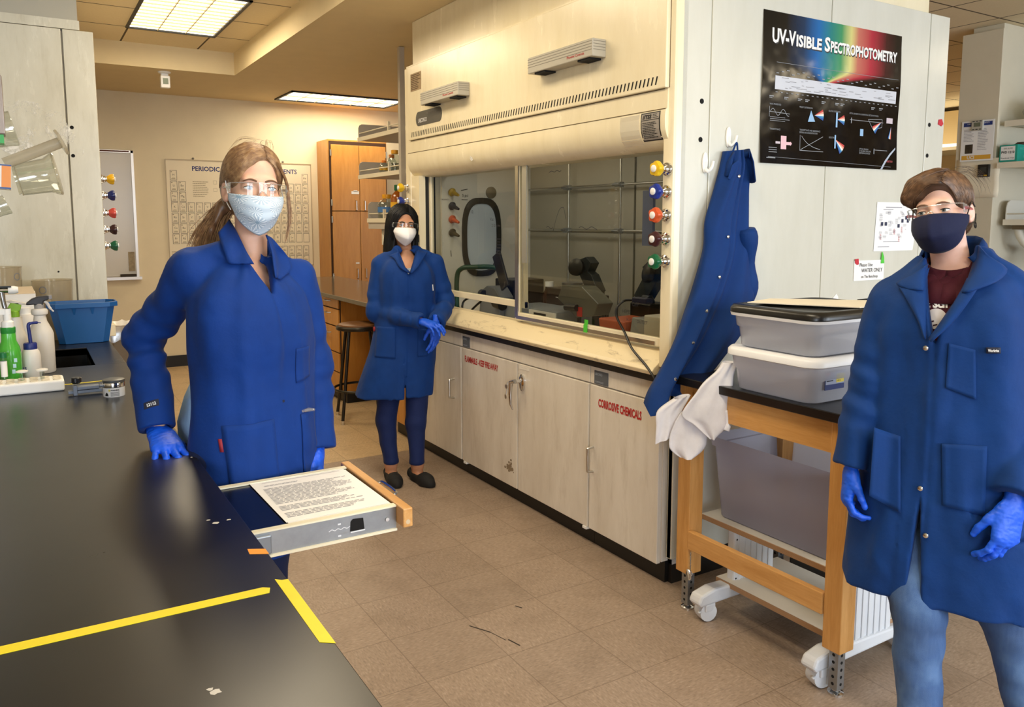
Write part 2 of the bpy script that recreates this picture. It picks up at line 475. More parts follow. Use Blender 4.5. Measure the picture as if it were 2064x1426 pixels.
for k, (x, y) in enumerate(((7.0, .4), (6.6, -1.9), (8.6, 5.6))):
    ceiling_light(x, x + .61, y, y + 1.22, 3.048, 3, 12, ['ceiling light panel out of frame in the right-hand bay', 'ceiling light panel out of frame by the windows on the right', 'ceiling light panel at the far end of the right-hand bay'][k])
# motion detector
t = thing('motion_detector', 'small white detector hanging from the low ceiling at upper left', 'detector', (1.155, 7.77, 2.86))
b = MB(); b.lathe([(.055, 0), (.05, -.012), (.03, -.016)], (1.155, 7.77, 2.86), 20); obj('mount', b, M_WHITE, t, True)
b = MB(); b.box(1.125, 1.185, 7.75, 7.80, 2.80, 2.85); b.box(1.118, 1.195, 7.73, 7.79, 2.72, 2.825); obj('housing', b, M_WHITE, t, bevel=.006)
b = MB(); b.box(1.135, 1.178, 7.724, 7.732, 2.75, 2.80); obj('sensor_window', b, mat('sensor_lens', '#5f6f52', .3), t)

# windows' daylight -----------------------------------------------------------
DAY_W = 190
for i, (a, c) in enumerate(WIN):
    la = bpy.data.lights.new('daylight', 'AREA'); la.shape = 'RECTANGLE'; la.size = c - a - .1; la.size_y = WZ1 - WZ0 - .1
    la.energy = DAY_W * (c-a) * (WZ1-WZ0) / 4; la.color = (.78, .88, 1.0)
    lo = bpy.data.objects.new('daylight', la); COL.objects.link(lo); lo.location = ((a+c)/2, -3.42, (WZ0+WZ1)/2 + .1)
    lo.rotation_euler = (math.radians(90 - 12), 0, 0)
w = bpy.data.worlds.new('world'); scene.world = w; w.use_nodes = True
bg = w.node_tree.nodes['Background']; bg.inputs[0].default_value = (.75, .85, 1, 1); bg.inputs[1].default_value = 1.0

# ================================================================== BACK OF THE ROOM
YB = 9.13
# whiteboard
t = thing('whiteboard', 'white board with thin metal frame on the back wall, left', 'whiteboard', (.5, YB, 1.6))
b = MB(); b.box(-.4, 1.0, YB-.012, YB-.002, .99, 2.25); obj('board', b, mat('whiteboard_face', '#c9c0ad', .25), t)
b = MB(); b.box(-.42, 1.018, YB-.03, YB-.002, 2.245, 2.27); b.box(.995, 1.02, YB-.03, YB-.002, .97, 2.27); b.box(-.42, -.4, YB-.03, YB-.002, .97, 2.27)
obj('frame', b, mat('whiteboard_frame', '#d9d4cf', .3, .3), t)
b = MB(); b.box(-.42, 1.04, YB-.075, YB-.002, .955, .985); obj('tray', b, mat('whiteboard_frame', '#d9d4cf'), t)
b = MB(); b.box(-.4, .98, YB-.034, YB-.028, 2.252, 2.266); obj('cork_strip', b, mat('cork', '#5c3326', .9), t)
tag(obj('eraser', MB().box(.84, .99, YB-.07, YB-.035, .985, 1.012), mat('eraser_felt', '#3b342c', .9), None), 'dark felt eraser lying on the whiteboard tray', 'eraser')
tag(obj('name_card', MB().box(.925, .985, YB-.017, YB-.0125, 1.04, 1.24), mat('card', '#9a8a6c', .6, var=.3, vscale=30), None), 'small dull card stuck on lower right corner of the whiteboard', 'card')

# periodic table
t = thing('periodic_table', 'large wall chart headed PERIODIC TABLE OF THE ELEMENTS on the back wall', 'chart', (2.1, YB, 1.05))
X0, X1, Z0, Z1 = 1.325, 2.868, 1.052, 2.2
CH = mat('chart_sheet', '#e6dac0', .55, var=.02)
b = MB(); b.box(X0, X1, YB-.008, YB-.001, Z0, Z1); obj('sheet', b, CH, t)
b = MB(); b.box(X0, X1, YB-.014, YB-.001, Z1-.006, Z1+.004); b.box(X1-.006, X1+.002, YB-.014, YB-.001, Z0, Z1); b.box(X0, X1, YB-.014, YB-.001, Z0-.004, Z0+.006); b.box(X0-.004, X0+.003, YB-.014, YB-.001, Z0, Z1)
obj('rail', b, mat('chart_edge', '#b7a688', .4), t)
fr = frY(X0, YB-.008, Z0)
rows = ['H                He', 'LiBe          B C N O F Ne', 'NaMg          AlSiP S ClAr', 'K CaScTiV CrMnFeCoNiCuZnGaGeAsSeBrKr', 'RbSrY ZrNbMoTcRuRhPdAgCdInSnSbTeI Xe', 'CsBaLuHfTaW ReOsIrPtAuHgTlPbBiPoAtRn', 'FrRaLrRfDbSgBhHsMtDsRgCn            ']
cells = []
sy = {0: {0: 'H', 17: 'He'}}
def parse(s): return [s[i:i+2].strip() for i in range(0, len(s), 2)]
r1 = parse('LiBe'); 
tab = [['H'] + [''] * 16 + ['He'], ['Li', 'Be'] + [''] * 10 + ['B', 'C', 'N', 'O', 'F', 'Ne'], ['Na', 'Mg'] + [''] * 10 + ['Al', 'Si', 'P', 'S', 'Cl', 'Ar']]
tab += [parse(s) for s in rows[3:]]
tab[6] = ['Fr', 'Ra', 'Lr', 'Rf', 'Db', 'Sg', 'Bh', 'Hs', 'Mt', 'Ds', 'Rg', 'Cn', '', 'Fl', '', 'Lv', '', '']
la_ = [parse('LaCePrNdPmSmEuGdTbDyHoErTmYb'), parse('AcThPaU NpPuAmCmBkCfEsFmMdNo')]
cw, chh = .0805, .118
mbx = MB(); mtx = MB(); msm = MB(); mbl = MB()
def cell(cx, cy, s, k):
    w2, h2 = .034, .052; e = .0035
    for a in ((cx-w2, cy-h2, cx+w2, cy-h2+e), (cx-w2, cy+h2-e, cx+w2, cy+h2), (cx-w2, cy-h2, cx-w2+e, cy+h2), (cx+w2-e, cy-h2, cx+w2, cy+h2)): flat(mbx, *a, fr)
    if s:
        write(mbl if s == 'Br' else mtx, s, cx, cy - .004, .022, fr, align='c')
        flat(msm, cx-w2+.008, cy+h2-.02, cx-w2+.022, cy+h2-.012, fr); flat(msm, cx-.022, cy-h2+.012, cx+.018, cy-h2+.017, fr); flat(msm, cx-.016, cy-h2+.022, cx+.016, cy-h2+.026, fr)
for r, row in enumerate(tab):
    for c, s in enumerate(row):
        if s or r == 6: cell(.072 + c*.0822, 1.148 - .165 - r*.1115 + (0 if r else 0), s, 0)
for r, row in enumerate(la_):
    for c, s in enumerate(row): cell(.072 + (c + 3.9)*.0822, .172 - r*.1115, s, 0)
obj('cell_borders', mbx, mat('chart_line', '#2e3038', .8), t); obj('symbols', mtx, mat('chart_symbol', '#45423a', .8), t); obj('small_print', msm, mat('chart_small', '#8d8268', .8), t); obj('liquid_symbol', mbl, M_NAVYINK, t)
mh = MB(); write(mh, 'PERIODIC  TABLE  OF  THE  ELEMENTS', .26, 1.035, .05, fr, w=1.12, bold=.02); obj('heading', mh, M_NAVYINK, t)
mk = MB(); fineprint(mk, .26, .76, .42, .93, 9, fr, .35, 2); fineprint(mk, .02, .03, .28, .06, 2, fr, .3, 3); fineprint(mk, .02, .10, .09, .19, 4, fr, .3, 4)
for c in range(2): 
    for r in range(2): line(mk, (.47+.08*c, .82+.08*r), (.505+.08*c, .82+.08*r), .002, fr); line(mk, (.47+.08*c, .855+.08*r), (.505+.08*c, .855+.08*r), .002, fr); line(mk, (.47+.08*c, .82+.08*r), (.47+.08*c, .855+.08*r), .002, fr); line(mk, (.505+.08*c, .82+.08*r), (.505+.08*c, .855+.08*r), .002, fr)
obj('key_block', mk, mat('chart_small', '#8d8268'), t)
for k, x in enumerate((1.60, 2.1, 2.55)):
    tag(obj('push_pin', MB().lathe([(.012, 0), (.012, .008), (.004, .012)], (x, YB-.002, 2.215), 10, (0, -1, 0)), mat('pin', '#6d665a', .4), None, True), ['small pin in wall above the left end of the chart', 'small pin in wall hidden behind the woman, above the chart', 'small pin in wall above the right end of the chart'][k], 'pin', 'pins above the wall chart')

# tall maple cabinet on the back wall
t = thing('tall_cabinet', 'tall maple storage cabinet with four doors at the back', 'cabinet', (3.45, 8.7, 0))
CY = 8.72  # door face
kx = CY / YB
def bx(x): return x * kx
b = MB(); b.box(2.945, 3.64, CY+.02, YB-.004, 0, 2.46); obj('body', b, M_WOODCAB, t, bevel=.003)
b = MB(); b.box(2.955, 3.63, CY+.012, CY+.021, .02, 2.44); obj('reveal', b, mat('cabinet_gap', '#3a2210', .8), t)
for i, (x0, x1) in enumerate(((2.975, 3.297), (3.303, 3.62))):
    for j, (z0, z1) in enumerate(((1.672, 2.40), (.845, 1.664), (.05, .837))):
        d = obj('door', MB().box(x0, x1, CY, CY+.013, z0, z1), M_WOODCAB, t, bevel=.002)
        hx = x1 - .045 if i == 0 else x0 + .05; hz = (1.73, .96, .72)[j]
        h = MB(); h.tube([(hx, CY, hz-.055), (hx, CY-.028, hz-.05), (hx, CY-.028, hz+.05), (hx, CY, hz+.055)], .006, 8); obj('handle', h, M_ALU, d, True)
        for hz in (z0 + .09, z1 - .09):
            h = MB(); hx2 = x0 - .006 if i == 0 else x1 + .006; h.cyl((hx2, CY-.006, hz-.035), (hx2, CY-.006, hz+.035), .009, n=10); obj('hinge', h, M_ALU, d, True)
l = MB(); flat(l, 3.20, 1.86, 3.29, 1.89, ((0, CY-.002, 0), (1, 0, 0), (0, 0, 1))); flat(l, 3.225, 1.885, 3.27, 1.902, ((0, CY-.002, 0), (1, 0, 0), (0, 0, 1)))
flat(l, 3.235, 1.072, 3.277, 1.088, ((0, CY-.002, 0), (1, 0, 0), (0, 0, 1)))
obj('sticker', l, M_WHITEP, t)

# bench run along the right, beyond the hood: worktop, drawer units, knee space
b = MB(); b.box(2.19, 3.0, 5.115, 8.7, .905, .94)
tag(obj('worktop', b, mat('grey_worktop', '#5d5548', .16, var=.08), None, bevel=.004), 'dark grey polished worktop running to the tall cabinet at the back', 'worktop')
def drawer_unit(y0, y1, splits, label, doors=()):
    t = thing('drawer_unit', label, 'drawer unit', (2.5, (y0+y1)/2, 0))
    obj('body', MB().box(2.262, 2.98, y0, y1, .1, .903), M_WOODCAB, t)
    obj('toe_kick', MB().box(2.30, 2.95, y0+.01, y1-.005, 0, .1), M_BLACK, t)
    obj('reveal', MB().box(2.252, 2.263, y0+.012, y1-.012, .11, .9), mat('cabinet_gap', '#3a2210'), t)
    for (a, c, z0, z1, kind) in splits:
        d = obj(kind, MB().box(2.24, 2.253, a+.002, c-.002, z0+.003, z1-.003), M_WOODCAB, t, bevel=.002)
        h = MB(); m_ = (a+c)/2; z = z0 + (z1-z0)*.72 if kind == 'drawer' else z0 + (z1-z0)*.72
        if kind == 'drawer': h.tube([(2.24, m_-.05, z), (2.213, m_-.045, z), (2.213, m_+.045, z), (2.24, m_+.05, z)], .0055, 8)
        else: h.tube([(2.24, a+.06, z-.1), (2.21, a+.06, z-.095), (2.21, a+.06, z+.095), (2.24, a+.06, z+.1)], .0055, 8)
        obj('handle', h, M_ALU, d, True)
    return t
zs = [(.815, .895), (.665, .81), (.44, .66), (.27, .435), (.11, .265)]
drawer_unit(6.47, 6.99, [(6.485, 6.975, a, c, 'drawer') for a, c in zs], 'maple five-drawer unit beside the knee space, behind the stool')
drawer_unit(6.995, 7.9, [(7.0, 7.44, .815, .895, 'drawer'), (7.0, 7.44, .665, .81, 'drawer'), (7.45, 7.89, .815, .895, 'drawer'), (7.45, 7.89, .665, .81, 'drawer'), (7.0, 7.44, .11, .66, 'door'), (7.45, 7.89, .11, .66, 'door')], 'maple unit with drawers over doors, half hidden behind the front woman')
drawer_unit(5.12, 5.40, [(5.13, 5.39, .80, .895, 'drawer'), (5.13, 5.39, .11, .795, 'door')], 'narrow maple cupboard right beside the end of the fume hood')
obj_ = obj('knee_panel', MB().box(2.9, 2.98, 5.40, 6.47, .0, .9), M_WOODCAB); tag(obj_, 'brown wooden back panel of the knee space under the worktop', 'panel')

# stool
sx, sy = 2.215, 5.925
t = thing('lab_stool', 'round metal stool with brown wooden seat by the drawers', 'stool', (sx, sy, 0))
M_GUN = mat('stool_metal', '#3c3a36', .28, .8, var=.1)
b = MB(); b.lathe([(.165, .712), (.18, .716), (.182, .735), (.175, .745), (.16, .748)], (sx, sy, 0), 32); obj('seat_rim', b, M_GUN, t, True)
b = MB(); b.lathe([(.165, .744), (.162, .757), (.14, .762), (.01, .758)], (sx, sy, 0), 32); obj('seat', b, mat('stool_wood', '#7a5330', .45, var=.15), t, True)
for k in range(4):
    a = math.radians(-147.5 + 90*k); c, s_ = math.cos(a), math.sin(a)
    b = MB(); b.tube([(sx + .13*c, sy + .13*s_, .715), (sx + .195*c, sy + .195*s_, .26), (sx + .235*c, sy + .235*s_, .012)], .0125, 10)
    lg = obj('leg', b, M_GUN, t, True)
    b = MB(); b.cyl((sx + .234*c, sy + .234*s_, 0), (sx + .232*c, sy + .232*s_, .03), .016, n=10); obj('foot_cap', b, M_STEEL, lg, True)
b = MB(); pts = [[(sx + (.205 + .010*math.cos(v))*math.cos(u), sy + (.205 + .010*math.cos(v))*math.sin(u), .25 + .010*math.sin(v)) for v in [2*PI*j/8 for j in range(9)]] for u in [2*PI*i/40 for i in range(40)]]
b.grid(pts, True); obj('foot_ring', b, M_GUN, t, 'full')

# reagent shelving beyond the hood
t = thing('reagent_shelves', 'grey wall shelving of three open shelves left of the hood', 'shelving', (2.75, 6.2, .94))
M_SHELF = mat('shelf_enamel', '#b5ada0', .4, var=.04); M_SHELFE = mat('shelf_edge', '#dcd3bb', .4)
xb, xw = 2.55, 2.95
b = MB(); b.box(2.95, 3.0, 5.35, 5.40, .94, 2.86); b.box(2.95, 3.0, 6.62, 6.67, .94, 2.45); obj('upright', b, M_SHELF, t)
b = MB(); b.box(2.5, 2.54, 5.72, 5.76, 1.6, 2.855); obj('upright', b, M_SHELF, t)
for k, (z, x0, y1, hgt) in enumerate(((2.262, 2.55, 6.74, .13), (1.94, 2.55, 6.74, .13), (1.565, 2.5, 6.42, .15))):
    s_ = obj('shelf', MB().box(x0, xw, 5.1, y1, z-.016, z+.004), M_SHELF, t)
    obj('shelf_edge', MB().box(x0-.012, x0, 5.1, y1, z-.022, z+.012), M_SHELFE, s_)
    pl = [(0, 0), (xw-x0, 0), (xw-x0, hgt), (.03, hgt), (.01, hgt-.012), (0, hgt-.035)]
    obj('end_plate', MB().prism(pl, (x0, y1, z), (1, 0, 0), (0, 0, 1), -.006), M_SHELF, s_)
    obj('guard_rail', MB().tube([(x0+.01, 5.1, z+.05), (x0+.01, y1, z+.05)], .005, 8), M_SHELFE, s_, True)
    obj('rail_post', MB().box(x0, x0+.02, 6.08, 6.1, z, z+.085), M_SHELFE, s_)
b = MB(); b.box(2.5, 2.95, 5.12, 6.42, 1.49, 1.546); obj('shelf_light', b, M_SHELF, t)
tag(obj('flexible_hose', MB().tube([(2.56, 6.22, 1.5), (2.56, 6.22, 1.36)], .022, 10).tube([(2.56, 6.22, 1.36), (2.565, 6.2, 1.2), (2.6, 6.15, .95)], .010, 8), mat('hose_white', '#d8d2c0', .5), None, True), 'white ribbed hose hanging below the lowest shelf', 'hose')
tag(obj('notice', MB().box(3.1, 3.42, YB-.006, YB-.002, 1.9, 2.5), mat('notice_paper', '#e6dbc6', .8), None), 'pale sheet of paper on the back wall seen under the top shelf', 'paper')
# bottles
M_GLASS = clear_mat('bottle_glass', '#eaf0ee', .25)
M_AMBER = mat('amber_liquid', '#8a4a12', .12, var=.1)
def bottle(x, y, z, r, h, cap, label, body=None, band=None, group='reagent bottles on the shelves', yellow=False):
    t = thing('reagent_bottle', label, 'bottle', (x, y, z), group)
    b = MB(); b.lathe([(r*.9, .002), (r, .008), (r, h*.62), (r*.75, h*.74), (r*.42, h*.82), (r*.42, h*.9)], (x, y, z), 20); obj('body', b, body or M_GLASS, t, True)
    b = MB(); b.lathe([(r*.5, h*.84), (r*.52, h*.86), (r*.52, h), (r*.46, h*1.01)], (x, y, z), 18); obj('cap', b, mat('cap_' + cap.lstrip('#'), cap, .4), t, True)
    if band:
        b = MB(); b.lathe([(r*1.005, h*.28), (r*1.005, h*.5)], (x, y, z), 20, close=False); obj('label_band', b, mat('band_' + band.lstrip('#'), band, .6), t, True)
    return t
ORG, YEL, BLU, RD, GRN = '#d9791f', '#d99a1c', '#1b2f75', '#b32420', '#0f5a38'
bottle(2.60, 6.30, 1.944, .038, .11, ORG, 'small bottle with orange cap, leftmost on the middle shelf', yellow=True, band='#d8a51f')
bottle(2.72, 6.42, 1.944, .045, .17, ORG, 'taller bottle with orange cap behind the leftmost small one, middle shelf')
bottle(2.62, 6.12, 1.944, .055, .18, YEL, 'squat clear bottle with yellow-orange cap, middle shelf, left of the rail post')
bottle(2.62, 5.76, 1.944, .062, .21, YEL, 'clear bottle with yellow cap at the right end of middle shelf')
bottle(2.76, 5.80, 1.944, .055, .30, RD, 'clear bottle with red cap, middle shelf, behind the yellow-capped one', band='#bcd2da')
bottle(2.82, 5.92, 1.944, .055, .37, BLU, 'tallest clear bottle with blue cap at the right end of middle shelf')
bottle(2.57, 6.18, 1.569, .075, .20, YEL, 'clear square-shouldered bottle with yellow cap and blue band, lowest shelf', band='#3e6ea6')
bottle(2.68, 6.18, 1.569, .06, .20, '#cc5a26', 'clear bottle with orange-red cap, lowest shelf, just behind the blue-banded one')
bottle(2.585, 5.98, 1.569, .062, .27, GRN, 'amber bottle with green cap on the lowest shelf', body=M_AMBER, band='#d9a51c')
bottle(2.60, 5.80, 1.569, .058, .24, '#c06a35', 'amber bottle on the lowest shelf, right of the green-capped one', body=M_AMBER, band='#e2c23a')
bottle(2.76, 5.90, 1.569, .06, .25, ORG, 'amber bottle with orange cap in second row of the lowest shelf', body=M_AMBER)

# waste bin with clear liner in the aisle beyond the bench
t = thing('waste_bin', 'grey-brown waste bin with a crumpled clear liner beyond the blue tub', 'bin', (.66, 6.5, 0))
b = MB(); b.frustum([(.54, 6.38, 0), (.80, 6.38, 0), (.80, 6.7, 0), (.54, 6.7, 0)], [(.51, 6.34, .76), (.84, 6.34, .76), (.84, 6.74, .76), (.51, 6.74, .76)]); obj('body', b, mat('bin_grey', '#6e6252', .5, var=.1), t, bevel=.01)
b = MB(); rows_ = []
rnd = random.Random(4)
for k in range(48):
    u = k/48*4; s_ = int(u); f = u - s_
    c = [(.50, 6.33), (.85, 6.33), (.85, 6.75), (.50, 6.75)]; p = (c[s_][0]*(1-f) + c[(s_+1) % 4][0]*f, c[s_][1]*(1-f) + c[(s_+1) % 4][1]*f)
    j = rnd.uniform(-.006, .006); rows_.append([(p[0]+j*2, p[1]-abs(j)*2, .70 + rnd.uniform(-.015, .015)), (p[0]+j, p[1]+j, .745), (p[0], p[1], .79 + rnd.uniform(0, .02)), (p[0]*.96 + .675*.04, p[1]*.96 + 6.54*.04, .76)])
b.grid(rows_, True); obj('liner', b, clear_mat('liner_film', '#f2efe6', .5, .15, .25), t, True)
# ================================================================== FUME HOOD (upper body)
M_CREAMV = M_CREAM
hood = thing('fume_hood', 'large cream fume hood with sliding glass sashes and a long slotted vent', 'fume hood', (2.6, 3.7, .95))
H = hood
def hp(name, mb, m, **kw): return obj(name, mb, m, H, **kw)
# outer side panel (also the end of the hood standing back to back with it)
b = MB(); b.box(2.275, 2.427, 2.43, 2.46, .12, 2.58); b.box(2.433, 3.167, 2.43, 2.46, .12, 2.58); b.box(3.173, 3.927, 2.43, 2.46, .12, 2.58); b.box(3.933, 4.092, 2.43, 2.46, .12, 2.58)
hp('side_panel', b, M_SIDE, bevel=.003)
hp('side_seams', MB().box(2.275, 4.09, 2.437, 2.461, .12, 2.578), mat('seam_shadow', '#b9b6a4', .6))
hp('side_base', MB().box(2.30, 4.06, 2.452, 2.50, 0, .118), M_BLACK)
for k, (x, z) in enumerate(((2.383, 2.035), (2.381, 1.882), (3.962, 2.038), (3.958, 1.884))):
    b = MB(); b.cyl((x, 2.428, z), (x, 2.4315, z), .0105, n=16); hp('service_hole', b, M_DARKGAP)
# rounded front post
pf = [(0, .0), (.0, .028), (.012, .04), (.05, .04)]
b = MB(); prof = [(2.30, 2.492), (2.24, 2.492), (2.24, 2.448), (2.243, 2.438), (2.250, 2.432), (2.262, 2.43), (2.30, 2.43)]
b.prism(prof, (0, 0, .948), (1, 0, 0), (0, 1, 0), 1.632); post = hp('front_post', b, M_CREAM, smooth=True, angle=30)
b = MB(); b.prism([(2.42, 4.97), (2.24, 4.97), (2.24, 5.05), (2.42, 5.05)], (0, 0, .948), (1, 0, 0), (0, 1, 0), 1.61); hp('front_post', b, M_CREAM, bevel=.006)
hp('post_liner', MB().box(2.245, 2.40, 4.85, 4.97, .95, 1.85), M_CREAM)
hp('end_panel', MB().box(2.42, 3.12, 5.03, 5.05, .95, 2.56), M_CREAM)
# back half of the double unit (only its outside is seen)
hp('rear_body', MB().box(3.12, 4.06, 2.46, 5.05, .0, 2.56), M_SIDE)
hp('roof', MB().box(2.25, 4.07, 2.462, 5.04, 2.553, 2.572), M_CREAM)
hp('upper_enclosure', MB().box(2.285, 4.015, 2.50, 5.01, 2.572, 2.858), M_CREAM)
hp('enclosure_trim', MB().box(3.0, 4.02, 2.496, 2.5, 2.596, 2.606), mat('seam_shadow', '#b9b6a4'))
# upper front panel with slots
b = MB(); b.box(2.22, 2.245, 2.466, 4.955, 2.082, 2.553); hp('front_panel', b, M_CREAM, bevel=.004)
hp('panel_gap', MB().box(2.2405, 2.25, 2.466, 4.96, 2.05, 2.10), mat('gap_brown', '#6a5838', .9))
hp('panel_edge', MB().box(2.2395, 2.2465, 2.462, 2.4665, 2.082, 2.553), mat('gap_brown', '#6a5838', .9))
b = MB(); n = 96
for i in range(n):
    y = 4.90 - (4.90 - 2.525) * i / (n - 1); s = .0042; dz = .032; dy = -.010
    b.add([(2.2192, y + s - dy*0, 2.099), (2.2192, y - s, 2.099), (2.2192, y - s + dy, 2.099 + dz), (2.2192, y + s + dy, 2.099 + dz)], [(0, 1, 2, 3)])
hp('vent_slots', b, M_DARKGAP)
# curved visor
prof = [(2.40, 2.078), (2.234, 2.078), (2.232, 2.002), (2.224, 1.998), (2.220, 1.965), (2.222, 1.925), (2.232, 1.893), (2.252, 1.865), (2.276, 1.848), (2.300, 1.842), (2.40, 1.842)]
b = MB(); b.prism(prof, (0, 2.466, 0), (1, 0, 0), (0, 0, 1), -2.505); hp('visor', b, M_CREAM, smooth=True, angle=35)
hp('visor_seam', MB().box(2.2225, 2.23, 2.467, 4.969, 1.9985, 2.0015), mat('gap_brown', '#6a5838'))
# badges, stickers
fr = frXm(2.2195, 0, 0)  # u = -y
def xm(y, z, x=2.2192): return ((x, y, z), (0, -1, 0), (0, 0, 1))
pl = []
for cx_, cz_, a0 in ((4.79, 2.205, 90), (4.49, 2.205, -90)):
    for k in range(9): a = math.radians(a0 + 180*k/8); pl.append((-cx_ + .036*math.cos(a)*1.0, cz_ + .044*math.sin(a)))
b = MB(); b.prism([(x, z) for x, z in pl], (2.221, 0, 0), (0, -1, 0), (0, 0, 1), .004); bd = hp('maker_badge', b, mat('badge_grey', '#4b4840', .5))
b = MB(); write(b, 'LABCONCO', -4.785, 2.18, .026, ((2.2165, 0, 0), (0, -1, 0), (0, 0, 1)), w=.125, bold=.03); obj('lettering', b, M_GREYTXT, bd)
b = MB(); write(b, 'PROTECTOR XStream', -4.66, 2.222, .013, ((2.2165, 0, 0), (0, -1, 0), (0, 0, 1)), w=.14); obj('small_lettering', b, mat('badge_dim', '#75716a', .5), bd)
b = MB(); flat(b, -4.905, 2.389, -4.745, 2.50, ((2.2193, 0, 0), (0, -1, 0), (0, 0, 1))); wp = hp('notice_plate', b, mat('notice_tan', '#a08761', .6))
b = MB(); fineprint(b, -4.895, 2.395, -4.755, 2.495, 9, ((2.2185, 0, 0), (0, -1, 0), (0, 0, 1)), .45, 5); obj('fine_print', b, mat('notice_ink', '#5b452c', .7), wp)
# curved sticker on visor: mapping function following the visor profile
def visor_map(y_left):
    P = [(2.232, 2.0), (2.224, 1.998), (2.220, 1.965), (2.222, 1.925), (2.232, 1.893), (2.252, 1.865)]
    def x_at(z):
        for (xa, za), (xb_, zb) in zip(P, P[1:]):
            if zb <= z <= za: return xa + (xb_ - xa) * (za - z) / max(1e-6, za - zb)
        return 2.252
    return lambda a, b_, off: Vector((x_at(b_) - .0006 - off, y_left - a, b_))
f3 = visor_map(2.612); vfr = ((0, 0, 0), (0, -1, 0), (0, 0, 1), f3)
def vflat(mb, x0, y0, x1, y1, off):
    for k in range(6):
        a, c = y0 + (y1-y0)*k/6, y0 + (y1-y0)*(k+1)/6; mb.noflip = True
        mb.add([f3(x0, a, off), f3(x1, a, off), f3(x1, c, off), f3(x0, c, off)], [(0, 1, 2, 3)])
b = MB(); vflat(b, 0, 1.880, .118, 1.994, .0006); st = hp('test_sticker', b, mat('sticker_black', '#1c1a1a', .5))
b = MB(); vflat(b, .006, 1.885, .112, 1.962, .0012); vflat(b, .006, 1.965, .112, 1.989, .0012); obj('panel', b, mat('sticker_grey', '#9a938b', .6), st)
b = MB(); write(b, '//TSS', .012, 1.969, .016, vfr, w=.055, bold=.05, off=.0022); fineprint(b, .074, 1.968, .108, 1.987, 3, vfr, .4, 1, .0022); fineprint(b, .012, 1.89, .106, 1.956, 10, vfr, .45, 9, .0022)
obj('lettering', b, M_INK, st)
f3b = f3
b = MB(); vflat(b, -.135, 1.868, -.01, 1.992, .0006); hp('clear_tape', b, clear_mat('tape_film', '#ffffff', .6, .12, .35))
b = MB()
for k in range(8):
    a0, a1 = PI*(.15 + 1.0*k/8), PI*(.15 + 1.0*(k+1)/8)
    line(b, (-4.084 + .016*math.cos(a0+PI/2+.5), 1.915 + .016*math.sin(a0+PI/2+.5)), (-4.084 + .016*math.cos(a1+PI/2+.5), 1.915 + .016*math.sin(a1+PI/2+.5)), .006, ((2.2225, 0, 0), (0, -1, 0), (0, 0, 1)))
flat(b, -4.09, 1.905, -4.078, 1.918, ((2.2225, 0, 0), (0, -1, 0), (0, 0, 1))); hp('hook_sticker', b, M_WHITE)
# airflow monitors stuck on the front panel: units of their own
def flowbox(y0, y1, label):
    t = thing('flow_monitor', label, 'monitor', (2.2, (y0+y1)/2, 2.29), 'grey monitor boxes on hood front')
    xo = 2.145
    b = MB(); b.prism([(2.2195, y0), (xo + .012, y0), (xo, y0 - .0), (xo, y1 + .0), (2.2195, y1)], (0, 0, 2.262), (1, 0, 0), (0, 1, 0), .076); obj('housing', b, mat('monitor_grey', '#b5b0a2', .4), t, bevel=.004)
    g = MB()
    for k in range(4): z = 2.29 + .012*k; g.box(xo - .0008, xo + .002, y1 + .005, y0 - .002, z, z + .0022); g.box(xo+.004, 2.215, y1 - .0008, y1 + .001, z, z + .0022)
    obj('groove', g, mat('monitor_groove', '#7f7a6e', .6), t)
    b = MB(); write(b, 'Phoenix Controls', -y1 - .19, 2.277, .012, ((xo, 0, 0), (0, -1, 0), (0, 0, 1)), w=.13, bold=.02); obj('lettering', b, M_RED, t)
    obj('underside_port', MB().box(xo + .008, 2.215, y1 + .03, y1 + .12, 2.254, 2.263), M_DARKGAP, t); obj('underside_port', MB().box(xo + .008, 2.215, y0 - .14, y0 - .05, 2.254, 2.263), M_DARKGAP, t)
flowbox(4.60, 4.10, 'smaller-looking farther grey monitor box above the dark oval badge')
flowbox(3.37, 2.85, 'nearer grey ribbed monitor box high at the middle of hood front')

# interior ---------------------------------------------------------------
M_INT = mat('hood_liner', '#b4b0a2', .45, var=.06, vscale=3)
hp('liner_back', MB().box(3.05, 3.07, 2.5, 4.78, .95, 2.06), M_INT)
hp('liner_left', MB().box(2.36, 3.05, 4.75, 4.77, .95, 2.06), mat('hood_liner_left', '#e2e0d8', .45, var=.05))
hp('liner_right', MB().box(2.36, 3.05, 2.49, 2.51, .95, 2.06), M_INT)
hp('liner_top', MB().box(2.38, 3.05, 2.52, 4.75, 2.04, 2.06), M_INT)
b = MB(); b.box(3.044, 3.05, 2.54, 4.74, 1.485, 1.49); b.box(3.044, 3.05, 3.62, 3.63, .95, 2.04); b.box(3.044, 3.05, 2.54, 4.74, 1.955, 1.96); hp('baffle_seam', b, mat('baffle_dark', '#57523f', .7))
for y in (4.22, 3.70, 2.95): hp('lattice_rod', MB().cyl((3.0, y, .95), (3.0, y, 1.93), .008, n=10), M_ALU, smooth=True)
for z in (1.765, 1.495): hp('lattice_rod', MB().cyl((3.0, 2.53, z), (3.0, 4.745, z), .008, n=10), M_ALU, smooth=True)
for y in (4.22, 3.70, 2.95):
    for z in (1.765, 1.495):
        b = MB(); b.obox((2.99, y, z), (.035, .05, .03)); b.cyl((2.965, y - .03, z), (2.965, y + .03, z), .008, n=8); hp('rod_clamp', b, M_ZINC, bevel=.003)
hp('wall_flange', MB().lathe([(.04, 0), (.04, .006), (.015, .012)], (2.73, 4.748, 1.745), 20, (0, -1, 0)), mat('flange_grey', '#77705c', .5), smooth=True)
ring = []; ins = []
